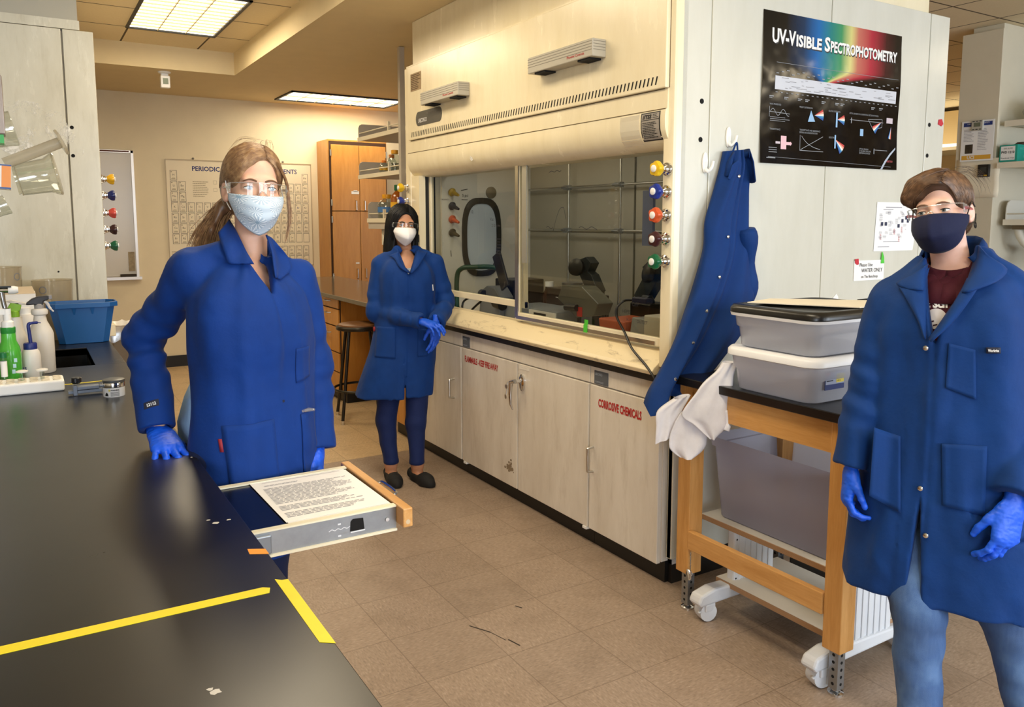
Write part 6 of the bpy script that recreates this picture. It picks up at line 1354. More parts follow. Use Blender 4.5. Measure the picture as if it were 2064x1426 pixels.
# far side of the bay
t = thing('far_shelving', 'wooden shelving with under-shelf light at the far end of the right bay', 'shelving', (10.3, 6, 0))
obj('cabinet', MB().box(9.9, 10.6, 4.9, 7.4, 0, 1.95), M_WOODCAB, t); obj('shelf', MB().box(9.7, 10.6, 4.9, 7.4, 1.95, 1.99), M_PIL, t); obj('upright', MB().box(9.75, 9.85, 5.9, 6.05, 1.99, 3.0), mat('upright_brown', '#8b7a5c', .5), t); obj('back_panel', MB().box(10.55, 10.6, 4.9, 7.4, 1.99, 3.0), mat('far_cream', '#d3b98a', .6), t)
obj('shelf', MB().box(9.75, 10.6, 4.9, 7.4, 2.42, 2.46), M_PIL, t); b = MB(); b.box(10.1, 10.5, 5.0, 7.3, 2.475, 2.53); obj('tube_light', b, emit_mat('bay_tube', '#fff0cc', 2.2), t)
b = MB(); b.obox((9.0, 5.35, 1.85), (.03, .03, .5), Matrix.Rotation(math.radians(40), 3, 'X')); b.obox((9.0, 5.2, 1.75), (.2, .2, .05)); b.box(8.98, 9.02, 5.18, 5.22, .9, 1.75); b.box(8.9, 9.1, 5.1, 5.3, .88, .92)
tag(obj('jointed_stand', b, M_WHITE, None), 'white jointed arm seen in the gap between hood and partition', 'arm')
tag(obj('bay_bench', MB().box(8.6, 9.6, 4.6, 7.0, 0, .88), M_WOODCAB, None), 'wooden bench in the right bay behind the hood', 'bench')
# ================================================================== PEOPLE : implicit-surface modelling
def vnoise(x, y, z, seed=0):
    rs = np.random.RandomState(seed); L = rs.rand(32, 32, 32).astype(np.float32)
    xi, yi, zi = np.floor(x).astype(int), np.floor(y).astype(int), np.floor(z).astype(int)
    fx, fy, fz = x - xi, y - yi, z - zi
    fx, fy, fz = (f*f*(3-2*f) for f in (fx, fy, fz)); o = 0
    for i in (0, 1):
        for j in (0, 1):
            for k in (0, 1): o = o + L[(xi+i) % 32, (yi+j) % 32, (zi+k) % 32] * (fx if i else 1-fx) * (fy if j else 1-fy) * (fz if k else 1-fz)
    return o * 2 - 1
def axis(lo, hi, step, fine=()):
    p = [lo]
    while p[-1] < hi:
        st = step
        for a, b_, fs in fine:
            if a <= p[-1] < b_: st = min(st, fs)
        p.append(p[-1] + st)
    return np.array(p, np.float32)
class Frame:
    """right / forward / up frame"""
    def __init__(s, o, heading=90, pitch=0, roll=0, scale=1.):
        h = math.radians(heading); f = Vector((math.cos(h), math.sin(h), 0)); r = Vector((math.sin(h), -math.cos(h), 0)); u = Vector((0, 0, 1))
        R = Matrix((r, f, u)).transposed()
        R = R @ Matrix.Rotation(math.radians(pitch), 3, 'X') @ Matrix.Rotation(math.radians(roll), 3, 'Y')
        s.R = np.array(R, np.float64); s.o = np.array(o, np.float64); s.s = scale
    def w(s, p): return Vector(s.o + s.R @ (np.array(p, float) * s.s))
    def d(s, p): return Vector(s.R @ np.array(p, float))
    def l(s, X, Y, Z):
        x, y, z = X - s.o[0], Y - s.o[1], Z - s.o[2]; R = s.R; k = 1 / s.s
        return (x*R[0, 0] + y*R[1, 0] + z*R[2, 0])*k, (x*R[0, 1] + y*R[1, 1] + z*R[2, 1])*k, (x*R[0, 2] + y*R[1, 2] + z*R[2, 2])*k
WORLD = Frame((0, 0, 0), 90)
class Field:
    def __init__(s, lo, hi, step, fx=(), fy=(), fz=()):
        s.ax = [axis(lo[0], hi[0], step, fx), axis(lo[1], hi[1], step, fy), axis(lo[2], hi[2], step, fz)]
        s.D = np.full([len(a) for a in s.ax], .5, np.float32)
    def box(s, lo, hi, m=.04):
        r = []
        for k in range(3):
            a = int(np.searchsorted(s.ax[k], lo[k]-m)); b_ = int(np.searchsorted(s.ax[k], hi[k]+m)); r.append(slice(max(0, a), max(0, b_)))
        X, Y, Z = s.ax[0][r[0]][:, None, None], s.ax[1][r[1]][None, :, None], s.ax[2][r[2]][None, None, :]
        return tuple(r), X, Y, Z
    def apply(s, sl, d, k=.01, mode='u'):
        A = s.D[sl]
        if A.size == 0: return
        if mode == 'u': 
            h = np.maximum(k - np.abs(A - d), 0)/k if k > 0 else 0; s.D[sl] = np.minimum(A, d) - h*h*k*.25
        elif mode == 's':
            d = -d; h = np.maximum(k - np.abs(A - d), 0)/k if k > 0 else 0; s.D[sl] = np.maximum(A, d) + h*h*k*.25
        elif mode == 'i':
            h = np.maximum(k - np.abs(A - d), 0)/k if k > 0 else 0; s.D[sl] = np.maximum(A, d) + h*h*k*.25
    def cap(s, a, b_, ra, rb, k=.01, mode='u', flat=None, mod=None):
        """tapered capsule; flat=(normal, factor) squashes the section along normal; mod(t, dx,dy,dz)->radius change"""
        a, b_ = np.array(a, float), np.array(b_, float); R = max(ra, rb) + (.02 if mod else 0)
        sl, X, Y, Z = s.box(np.minimum(a, b_) - R, np.maximum(a, b_) + R)
        ab = b_ - a; L2 = ab @ ab + 1e-12
        px, py, pz = X-a[0], Y-a[1], Z-a[2]
        t = np.clip((px*ab[0] + py*ab[1] + pz*ab[2])/L2, 0, 1); dx, dy, dz = px - t*ab[0], py - t*ab[1], pz - t*ab[2]
        if flat is not None:
            n, fac = flat; n = np.array(n, float); n /= np.linalg.norm(n); q = dx*n[0] + dy*n[1] + dz*n[2]; dx, dy, dz = dx + n[0]*q*(fac-1), dy + n[1]*q*(fac-1), dz + n[2]*q*(fac-1)
        r = ra + (rb-ra)*t
        if mod is not None: r = r + mod(t, dx, dy, dz)
        s.apply(sl, np.sqrt(dx*dx + dy*dy + dz*dz) - r, k, mode); return s
    def ell(s, fr, c, r, k=.01, mode='u', rz=0):
        r = np.array(r, float)*fr.s; cw = np.array(fr.w(c)); R = r.max()
        sl, X, Y, Z = s.box(cw-R, cw+R); x, y, z = fr.l(X, Y, Z); x, y, z = (x-c[0])*fr.s, (y-c[1])*fr.s, (z-c[2])*fr.s
        if rz: ca, sa = math.cos(math.radians(rz)), math.sin(math.radians(rz)); x, y = x*ca + y*sa, -x*sa + y*ca
        k0 = np.sqrt((x/r[0])**2 + (y/r[1])**2 + (z/r[2])**2); k1 = np.sqrt((x/r[0]**2)**2 + (y/r[1]**2)**2 + (z/r[2]**2)**2) + 1e-9
        s.apply(sl, k0*(k0-1)/k1, k, mode); return s
    def capl(s, fr, a, b_, ra, rb, k=.01, mode='u', **kw): return s.cap(fr.w(a), fr.w(b_), ra*fr.s, rb*fr.s, k, mode, **kw)
    def loft(s, fr, secs, k=.02, mode='u', inset=0., p=2.5, mod=None, zlo=None, zhi=None):
        """secs: (z, right, fwd, a, b) in fr; mod(theta,z) -> outward offset"""
        S = np.array(secs, float); S = S[np.argsort(S[:, 0])]
        R = max(S[:, 3].max(), S[:, 4].max()) + .08
        cs = np.array([fr.w((q[1], q[2], q[0])) for q in S]); sl, X, Y, Z = s.box(cs.min(0) - (R, R, .03), cs.max(0) + (R, R, .03), .02)
        x, y, z = fr.l(X, Y, Z); x, y, z = np.broadcast_arrays(x, y, z)
        zz = np.clip(z, S[0, 0], S[-1, 0])
        def itp(c):   # smooth monotone-ish cubic
            zs, v = S[:, 0], S[:, c]; i = np.clip(np.searchsorted(zs, zz) - 1, 0, len(zs)-2); t = (zz - zs[i])/(zs[i+1]-zs[i])
            m = np.gradient(v, zs); h = zs[i+1]-zs[i]; t2, t3 = t*t, t*t*t
            return (2*t3-3*t2+1)*v[i] + (t3-2*t2+t)*h*m[i] + (-2*t3+3*t2)*v[i+1] + (t3-t2)*h*m[i+1]
        u, v = x - itp(1), y - itp(2); a, b_ = np.maximum(itp(3) - inset, .01), np.maximum(itp(4) - inset, .01)
        if mod is not None: o = mod(np.arctan2(v/b_, u/a), zz); a = a + o; b_ = b_ + o
        rho = (np.abs(u/a)**p + np.abs(v/b_)**p)**(1/p) + 1e-6
        rr = np.sqrt(u*u + v*v); d = np.where(rho > .3, rr*(1 - 1/rho), -np.minimum(a, b_)*.7)
        d = np.maximum(d, np.maximum(z - (S[-1, 0] if zhi is None else zhi), (S[0, 0] if zlo is None else zlo) - z))
        s.apply(sl, d, k, mode); return s
    def func(s, lo, hi, f, k=.005, mode='u', m=0.):
        sl, X, Y, Z = s.box(lo, hi, m); s.apply(sl, np.broadcast_to(f(X, Y, Z), s.D[sl].shape), k, mode); return s
    def displace(s, f, band=.03):
        I = np.nonzero(np.abs(s.D) < band); s.D[I] += f(s.ax[0][I[0]], s.ax[1][I[1]], s.ax[2][I[2]]).astype(np.float32)
    def at(s, P):
        P = np.atleast_2d(np.array(P, float)); idx = []; fr_ = []
        for k in range(3):
            a = s.ax[k]; i = np.clip(np.searchsorted(a, P[:, k]) - 1, 0, len(a)-2); idx.append(i); fr_.append(np.clip((P[:, k]-a[i])/(a[i+1]-a[i]), 0, 1))
        o = 0
        for i in (0, 1):
            for j in (0, 1):
                for k in (0, 1): o = o + s.D[idx[0]+i, idx[1]+j, idx[2]+k]*(fr_[0] if i else 1-fr_[0])*(fr_[1] if j else 1-fr_[1])*(fr_[2] if k else 1-fr_[2])
        return o
    def hit(s, p, d, L=.4, n=160):
        """first surface point going from p along d"""
        p, d = np.array(p, float), np.array(d, float); d /= np.linalg.norm(d); t = np.linspace(0, L, n); v = s.at(p + t[:, None]*d)
        i = np.nonzero(v < 0)[0]
        if len(i) == 0 or i[0] == 0: return None
        i = i[0]; q = t[i-1] + (t[i]-t[i-1])*v[i-1]/(v[i-1]-v[i]); return Vector(p + q*d)
    def mesh(s):
        F = s.D; sg = F < 0; n = F.shape
        cnt = np.zeros([k-1 for k in n], np.int8)
        for i in (0, 1):
            for j in (0, 1):
                for k in (0, 1): cnt += sg[i:n[0]-1+i, j:n[1]-1+j, k:n[2]-1+k]
        act = (cnt > 0) & (cnt < 8); I = np.argwhere(act); num = np.full(act.shape, -1, np.int32); num[act] = np.arange(len(I))
        P = np.zeros((len(I), 3)); C = np.zeros(len(I)); co_ = [(i, j, k) for i in (0, 1) for j in (0, 1) for k in (0, 1)]
        for a in co_:
            for ax_ in range(3):
                if a[ax_]: continue
                b_ = list(a); b_[ax_] = 1
                fa = F[I[:, 0]+a[0], I[:, 1]+a[1], I[:, 2]+a[2]]; fb = F[I[:, 0]+b_[0], I[:, 1]+b_[1], I[:, 2]+b_[2]]; m = (fa < 0) != (fb < 0); t = np.where(m, fa/np.where(m, fa-fb, 1), 0)
                for k in range(3):
                    A = s.ax[k]; pa = A[I[:, k]+a[k]]; pb = A[I[:, k]+b_[k]]; P[:, k] += np.where(m, pa + (pb-pa)*t, 0)
                C += m
        P /= np.maximum(C, 1)[:, None]; Q = []
        for ax_ in range(3):
            o1, o2 = (ax_+1) % 3, (ax_+2) % 3; sa = [slice(None)]*3; sb = [slice(None)]*3; sa[ax_] = slice(0, -1); sb[ax_] = slice(1, None)
            A, B = sg[tuple(sa)], sg[tuple(sb)]; E = np.argwhere(A != B); ok = (E[:, o1] > 0) & (E[:, o2] > 0) & (E[:, o1] < n[o1]-1) & (E[:, o2] < n[o2]-1); E = E[ok]; ins = A[E[:, 0], E[:, 1], E[:, 2]]
            def c(d1, d2): e = E.copy(); e[:, o1] -= d1; e[:, o2] -= d2; return num[e[:, 0], e[:, 1], e[:, 2]]
            q = np.stack([c(1, 1), c(0, 1), c(0, 0), c(1, 0)], 1); q[~ins] = q[~ins][:, ::-1]; Q.append(q)
        Q = np.concatenate(Q); Q = Q[(Q >= 0).all(1)]
        return P, Q
def relax(P, Q, it=1, lam=.5):
    for _ in range(it):
        S = np.zeros_like(P); C = np.zeros(len(P))
        for a, b_ in ((0, 1), (1, 2), (2, 3), (3, 0)):
            np.add.at(S, Q[:, a], P[Q[:, b_]]); np.add.at(S, Q[:, b_], P[Q[:, a]]); np.add.at(C, Q[:, a], 1); np.add.at(C, Q[:, b_], 1)
        P = P + lam*(S/np.maximum(C, 1)[:, None] - P)
    return P
def mobj(name, P, Q, m, parent=None, loc=None):
    o_ = np.array(loc if loc is not None else (parent.location if parent is not None else (0, 0, 0)), float)
    me = bpy.data.meshes.new(name); P = np.asarray(P, float) - o_
    me.vertices.add(len(P)); me.vertices.foreach_set('co', P.astype(np.float32).ravel()); me.loops.add(Q.size); me.loops.foreach_set('vertex_index', Q.astype(np.int32).ravel())
    me.polygons.add(len(Q)); me.polygons.foreach_set('loop_start', np.arange(0, Q.size, 4, dtype=np.int32)); me.polygons.foreach_set('loop_total', np.full(len(Q), 4, np.int32))
    me.update(calc_edges=True); me.validate(); me.polygons.foreach_set('use_smooth', np.ones(len(me.polygons), bool)); me.materials.append(m)
    o = bpy.data.objects.new(name, me); COL.objects.link(o)
    if loc is not None: o.location = loc
    if parent is not None: o.parent = parent
    return o
def fobj(name, F, m, parent=None, loc=None, it=1):
    P, Q = F.mesh(); return mobj(name, relax(P, Q, it), Q, m, parent, loc)

# camera-space helper: a point seen at photo pixel (px,py), so far along the view axis
_cy, _sy, _cp, _sp = math.cos(yaw), math.sin(yaw), math.cos(pitch), math.sin(pitch)
_F = Vector((_sy*_cp, _cy*_cp, -_sp)); _R = Vector((_cy, -_sy, 0)); _U = _R.cross(_F)
DK = 1.0      # distance scale of the figure being built
def at0(px, py, d): return Vector((0, 0, 1.55)) + (_F + _R*((px-1032)/1612) - _U*((py-630)/1612))*d
def at(px, py, d): return at0(px, py, d*DK)
def zk(z): return 1.55 + (z-1.55)*DK
def sk_(S): return [(zk(z), r*DK, f*DK, a*DK, b_*DK) for z, r, f, a, b_ in S]

# ------------------------------------------------------------------ materials for people
def m_skin(name, c, c2):
    t = NT(name); v = t.coord('Object'); n = t.noise(v, 12, 4, .6); t.base(t.ramp(n, [(.3, c), (.7, c2)])); t.set(Roughness=.48)
    t.b.inputs['Subsurface Weight'].default_value = .12; t.b.inputs['Subsurface Radius'].default_value = (.012, .004, .002); t.b.inputs['Subsurface Scale'].default_value = 1.
    t.bump(t.noise(v, 260, 2, .5), .06, .002); return t.m
def m_hair(name, c1, c2, c3, fine=False):
    t = NT(name); v = t.coord('Object', (1, 1, .12)); n = t.noise(t.coord('Object'), 75, 1, .5) if fine else t.noise(v, 60, 2, .5); n2 = t.noise(t.coord('Object'), 14, 3, .5)
    f = t.math('ADD', t.math('MULTIPLY', n, .7), t.math('MULTIPLY', n2, .3)); t.base(t.ramp(f, [(.33, c1), (.5, c2), (.68, c3)])); t.set(Roughness=.38)
    t.b.inputs['Specular IOR Level'].default_value = .55; return t.m
M_COAT1 = m_cloth('lab_coat_bright', '#01317a'); M_COAT2 = m_cloth('lab_coat_faded', '#033579'); M_COAT3 = m_cloth('lab_coat_mid', '#013371')
M_GLOVE = mat('blue_nitrile', '#0d55d8', .5, var=.05, vscale=25, bump=.25, bscale=70)
M_EYEW = mat('eye_white', '#e6e0da', .2); M_IRISB = mat('iris_grey_blue', '#626c72', .15); M_IRISD = mat('iris_dark', '#2c1a12', .15); M_PUPIL = mat('pupil', '#050505', .1)
M_SPEC = clear_mat('safety_lens', '#fbfdfd', .0, .01)
M_SPECF = clear_mat('safety_frame', '#eef2f2', .5, .05, .18)

def ribbon(path, w, mb, n=4):
    mb.tube(path, w, n)
def strands(guides, count, w, proj=None, jit=.004, seed=0, seg=9, off=.002, tip=.15, spread=.0):
    """tubes interpolated between ordered guide curves (lists of points); proj maps a point onto the hair volume"""
    rnd = random.Random(seed); mb = MB(); G = [smooth_path(g, 4) for g in guides]; n = min(len(g) for g in G); G = [[g[int(round(i*(len(g)-1)/(n-1)))] for i in range(n)] for g in G]
    for c in range(count):
        s_ = rnd.random()*(len(G)-1); i = min(len(G)-2, int(s_)); f = s_ - i; a0, a1 = rnd.uniform(0, .12), rnd.uniform(.8, 1.); j = Vector((rnd.gauss(0, jit), rnd.gauss(0, jit), rnd.gauss(0, jit))); path = []; o_ = rnd.uniform(0, off); ph = rnd.uniform(0, 6)
        for k in range(seg):
            t_ = (a0 + (a1-a0)*k/(seg-1))*(n-1); q = min(n-2, int(t_)); p = (G[i][q].lerp(G[i][q+1], t_-q)).lerp(G[i+1][q].lerp(G[i+1][q+1], t_-q), f) + j*(.4 + .6*k/(seg-1)) + Vector((math.sin(ph + k*.7), math.cos(ph*2 + k*.6), 0))*spread
            if proj: p = proj(p, o_)
            path.append(p)
        ww = w*rnd.uniform(.6, 1.2); path = [p for p in path if p is not None]
        if len(path) < 4: continue
        L_ = len(path); mb.tube(path, [ww*(.25 if k == 0 else 1 if k < L_*.6 else max(tip, 1 - (k - L_*.6)/(L_*.4))) for k in range(L_)], 4, False)
    return mb

def head_field(F, fr, neck_to, neck_r=.054, sharp=1., mouth=True):
    """skull, face, ears, neck added to field F"""
    k = .012
    F.ell(fr, (0, -.012, .038), (.0735, .094, .082), k); F.ell(fr, (0, .028, -.028), (.0625, .064, .085), .02); F.ell(fr, (0, .034, -.075), (.047, .052, .042), .025); F.ell(fr, (0, .070, -.104), (.020, .018, .017), .02)
    F.capl(fr, (-.036, .076, .020), (.036, .076, .020), .013, .013, .015)
    for s_ in (-1, 1):
        F.ell(fr, (s_*.040, .058, -.034), (.022, .022, .020), .02)
    F.capl(fr, (0, .087, .010), (0, .104, -.030), .0065, .0115, .010)
    for s_ in (-1, 1):
        F.ell(fr, (s_*.0115, .098, -.034), (.0085, .011, .0075), .006)
        F.ell(fr, (s_*.032, .098, -.001), (.0205, .014, .0125), .012, 's')
        F.ell(fr, (s_*.032, .0705, -.001), (.0168, .0168, .0150), .005)
        F.ell(fr, (s_*.0745, -.010, -.012), (.0085, .0205, .0325), .006, rz=s_*20); F.ell(fr, (s_*.0835, -.006, -.009), (.006, .0115, .0200), .005, 's', rz=s_*20); F.ell(fr, (s_*.0765, .001, -.034), (.007, .009, .010), .005)
    F.ell(fr, (0, .086, -.066), (.023, .010, .006), .006); F.ell(fr, (0, .0845, -.077), (.019, .010, .0065), .006)
    F.cap(fr.w((0, -.018, -.055)), neck_to, neck_r*.93, neck_r, .025)
def eyes(fr, parent, iris, brow_mat, brow=(0.016, .022, .018), lid=.0, skin=None, gaze=0.):
    for s_ in (-1, 1):
        C_ = Vector((s_*.032, .0705, -.001)); R = .0171
        def sp(x, z, r=R): return fr.w((C_.x + x, C_.y + math.sqrt(max(1e-8, r*r - x*x - z*z)), C_.z + z))
        def up(x): q = max(0, 1 - (x/.0142)**2); return (.0056 - lid)*q**.75
        def dn(x): q = max(0, 1 - (x/.0142)**2); return -.0045*q**.8
        rows_ = []
        for i in range(17):
            x = -.0142 + .0284*i/16; rows_.append([sp(x, dn(x) + (up(x)-dn(x))*j/6) for j in range(7)])
        b = MB(); b.grid(rows_); e = obj('eye', b, M_EYEW, parent, 'full')
        def disc(r, R_): b = MB(); b.add([sp(gaze, .0004, R_)] + [sp(gaze + r*math.cos(a), max(dn(0)*.98, min(up(gaze), .0004 + r*math.sin(a))), R_) for a in [2*PI*k/20 for k in range(20)]], [(0, 1 + k, 1 + (k+1) % 20) for k in range(20)]); return b
        obj('iris', disc(.0062, R + .0003), iris, e, 'full'); obj('pupil', disc(.0027, R + .0006), M_PUPIL, e, 'full')
        b = MB(); b.tube([sp(-.0148 + .0296*i/12, up(-.0148 + .0296*i/12) + .0004, R + .0006) for i in range(13)], [.0005] + [.0011]*11 + [.0006], 6); obj('eyelash', b, mat('lash', '#1d1512', .6), e, True)
        b = MB(); P_ = []
        for i in range(9):
            x = s_*(.012 + .036*i/8); z = .0185 + .007*math.sin(PI*min(1, i/8*.85 + .1)) - .002; y = .0900 - .9*(abs(x)-.012)**1.55*3.1 
            P_.append((x, z))
        yield s_, P_, e
def brows(fr, F, P_, m, e, w=.0028):
    pts = []
    for x, z in P_:
        h = F.hit(fr.w((x, .16, z)), fr.d((0, -1, 0)), .2)
        if h is not None: pts.append(h + fr.d((0, .0006, 0)))
    if len(pts) > 3:
        b = MB(); n_ = len(pts); b.tube(pts, [w*(.55 + .6*math.sin(PI*min(1, .25 + .75*k/(n_-1)))) for k in range(n_)], 6); obj('eyebrow', b, m, e, True)
def specs(fr, parent, top=.016, bot=-.026, temple_mat=None, back=-.02):
    rows_ = []; N = 24
    def P_(a, z, o_=0): # a in -1..1
        th = a*math.radians(78); return fr.w((( .081+o_)*math.sin(th)/math.sin(math.radians(78)), .045 + (.066+o_)*math.cos(th*.98)**.9 if abs(a) < 1.01 else 0, z))
    def lo(a): c = abs(a); return bot + .004 if c > .95 else bot + .020*math.exp(-(a/.11)**2) + .004*c*c
    for i in range(N+1):
        a = -1 + 2*i/N; z0, z1 = lo(a), top - .004*a*a; rows_.append([P_(a, z0 + (z1-z0)*j/3) for j in range(4)])
    b = MB(); b.grid(rows_); g = obj('safety_glasses', b, M_SPEC, parent, 'full')
    b = MB(); b.tube([P_(-1 + 2*i/N, top - .004*(-1+2*i/N)**2) for i in range(N+1)], .0014, 6); b.tube([P_(-.16 + .32*i/8, lo(-.16 + .32*i/8)) for i in range(9)], .0015, 6); obj('lens_rim', b, M_SPECF, g, True)
    for s_ in (-1, 1):
        b = MB(); e0 = Vector((s_*.082, .060, -.002)); e1 = Vector((s_*.0815, .02, -.0)); e2 = Vector((s_*.0805, back, -.004))
        pr = [fr.w(e0), fr.w(e1), fr.w(e2)]; b.tube(pr, [.0045, .0035, .0028], 6); obj('temple', b, temple_mat or M_SPECF, g, True)
        b = MB(); q = fr.d((0, 0, 1)); v_ = [fr.w((s_*x, y, z)) for x, y, z in ((.079, .066, -.016), (.083, .045, -.013), (.083, .045, .010), (.079, .066, .012))]; b.add(v_, [(0, 1, 2, 3)]); obj('side_shield', b, M_SPECF, g, solid=.002)
    return g
def mask_mesh(fr, zt, zm, zb, W, yc, ye, ze_t, ze_b, ridge=0., nu=32, nv=18, wp=1.0, pleat=0., bulge=0., topcurve=.0, zpow=1.25):
    """face covering: centre profile yc(v), edge y ye(v); v 0 top .. 1 bottom"""
    rows_ = []
    for i in range(nu+1):
        u = -1 + 2*i/nu; row = []
        for j in range(nv+1):
            v = j/nv; zc = zt + (zb-zt)*v; ze = ze_t + (ze_b-ze_t)*v; au = abs(u)
            k = au**2.0; z = zc + (ze-zc)*(au**(1.6 + (zpow-1.6)*min(1, v/.3)))
            x = W(v)*math.sin(u*1.35)/math.sin(1.35); y = yc(v) - (yc(v)-ye(v))*(1-math.cos(au*PI/2))**wp
            if ridge: y += ridge*math.exp(-(u/.10)**2)*math.sin(PI*min(1, v*.9+.1))
            if topcurve and v < .25: z -= topcurve*math.sin(PI*min(1, au*1.0))*(1-v/.25)
            y += bulge*math.sin(PI*v)*math.cos(u*PI/2)
            if pleat:
                for pv in (.33, .66):
                    y += pleat*(1/(1+math.exp((v-pv-.02*math.cos(u*3))*70)) - .5)*(.4+.6*math.cos(u*PI/2))
            row.append(fr.w((x, y, z)))
        rows_.append(row)
    b = MB(); b.grid(rows_); return b, rows_
def hand(name, wrist, fdir, dorsal, side, parent, curls, spread=6, thumb=(0., 0.), scale=1., m=None, cuff=.05, step=.0017, label=None, fan=0):
    """side +1 left, -1 right hand.  +Y along fingers, +Z back of the hand, thumb at +X*side"""
    f = Vector(fdir).normalized(); d = Vector(dorsal); d = (d - f*d.dot(f)).normalized(); x = f.cross(d); s_ = side*scale
    F = Field((-.085*scale, -cuff-.01, -.10*scale), (.085*scale, .205*scale, .05*scale), step); I = WORLD; k = .006
    def V(a, b_, c): return (a*s_, b_*scale, c*scale)
    sc = scale
    F.cap(V(0, -cuff, 0), V(0, .012, 0), .028*sc, .026*sc, .01, flat=((0, 0, 1), 1.25)); F.cap(V(.004, .02, 0), V(.004, .072, 0), .033*sc, .037*sc, .02, flat=((0, 0, 1), 2.2))
    base = [(.029, .090, .002), (.0095, .095, .004), (-.0105, .091, .002), (-.0285, .081, -.002)]; Ls = [(.041, .025, .021), (.046, .029, .022), (.043, .027, .022), (.033, .021, .019)]; Rs = [.0093, .0097, .0092, .0080]
    for i in range(4):
        F.cap(V(base[i][0]*.6, .025, 0), V(*base[i]), .013*sc, .0112*sc, .014)
        a = math.radians((1.4-i)*spread + fan); dr = Vector((math.sin(a), math.cos(a), 0)); p = Vector(base[i]); ang = 0
        for q in range(3):
            ang += math.radians(curls[i][q]); dd = dr*math.cos(ang) + Vector((0, 0, -1))*math.sin(ang); e = p + dd*Ls[i][q]; r0 = Rs[i]*(1 - .08*q); F.cap(V(*p), V(*e), r0*sc, r0*.93*sc, .004 if q else .008); p = e
    t0 = Vector((.022, .018, -.008)); t1 = Vector((.045, .052, -.018)); td = Vector((.35 + thumb[0], .85, -.25 + thumb[1])).normalized(); t2 = t1 + td*.033; td2 = (td + Vector((-.25, .2, -.15))).normalized(); t3 = t2 + td2*.025
    F.cap(V(*t0), V(*t1), .016*sc, .0125*sc, .015); F.cap(V(*t1), V(*t2), .0115*sc, .0102*sc, .006); F.cap(V(*t2), V(*t3), .0100*sc, .0088*sc, .004)
    F.displace(lambda X, Y, Z: .0009*vnoise(X*130+5, Y*160+5, Z*130+5, 3) + .0006*vnoise(X*60+9, Y*260+5, Z*60+9, 4))
    F.D = np.maximum(F.D, (-(F.ax[1] + cuff))[None, :, None])
    P, Q = F.mesh(); P = relax(P, Q, 1, .4); M = np.array([list(x), list(f), list(d)]); P = P @ M + np.array(wrist)
    if side < 0: pass
    o = mobj(name, P, Q, m or M_GLOVE, parent)
    if label: o['label'] = label
    return o
CURL_REST = [(18, 24, 14), (22, 28, 16), (26, 30, 18), (30, 32, 18)]
def sleeve_mod(t0, amp, freq, ph, seed):
    def m(t, dx, dy, dz):
        th = np.arctan2(dx + dz*.3, dy + 1e-9)
        return amp*np.sin(freq*t + 1.2*np.sin(th + ph) + ph)*np.exp(-((t-t0)/.33)**2) + .003*np.sin(2*th + ph + 5*t)
    return m
def patch(F, fr, rect, off, name, m, parent, solid=.003, n=8, face=1, origin=.35, rounded=0):
    """rect of 4 (right, up) corners bl br tr tl projected on the garment's front"""
    bl, br, tr, tl = (Vector(p) for p in rect); rows_ = []
    for i in range(n+1):
        row = []
        for j in range(n+1):
            u, v = i/n, j/n; q = bl.lerp(br, u).lerp(tl.lerp(tr, u), v); h = F.hit(fr.w((q.x, origin*face, q.y)), fr.d((0, -face, 0)), origin + .1, 220)
            if h is None: h = row[-1] if row else (rows_[-1][j] if rows_ else fr.w((q.x, .1*face, q.y)))
            else: h = h + fr.d((0, face*off, 0))
            row.append(h)
        rows_.append(row)
    b = MB(); b.grid(rows_); return obj(name, b, m, parent, 'full', solid=solid)
def onsurf(F, fr, x, z, off=0., face=1, origin=.35):
    h = F.hit(fr.w((x, origin*face, z)), fr.d((0, -face, 0)), origin + .1, 260); return None if h is None else h + fr.d((0, face*off, 0))
def snaps(F, fr, pts, parent, r=.006):
    b = MB()
    for x, z in pts:
        h = onsurf(F, fr, x, z, .0004)
        if h is not None: b.lathe([(r, 0), (r, .002), (r*.5, .0032)], h, 12, fr.d((0, 1, 0)))
    if b.v: obj('snap_button', b, M_STEEL, parent, True)
def collar_strip(pts, name, m, parent, solid=.0045):
    """pts: list of (inner_bottom, top, outer) world triples around the neck"""
    rows_ = []
    for a, t_, o_ in pts: a, t_, o_ = Vector(a), Vector(t_), Vector(o_); rows_.append([a, a.lerp(t_, .6), t_, t_.lerp(o_, .25) + (t_-a)*.06, t_.lerp(o_, .65), o_])
    b = MB(); b.grid(rows_); o = obj(name, b, m, parent, 'full', solid=solid); return o
def camhit(F, px, py, off=.004, d0=None, lo=1.0, L=5.0):
    """where the sight line through a photo pixel first meets a garment"""
    d0 = d0*DK if d0 else d0; p = at0(px, py, lo); d = (at0(px, py, lo + 1) - p).normalized(); t0 = (d0 - .35 - lo) if d0 else 0
    s_ = p + d*max(0, t0); h = F.hit(s_, d, .7 if d0 else L, 350)
    if h is not None: return h - d*off
    return at0(px, py, d0) if d0 else None
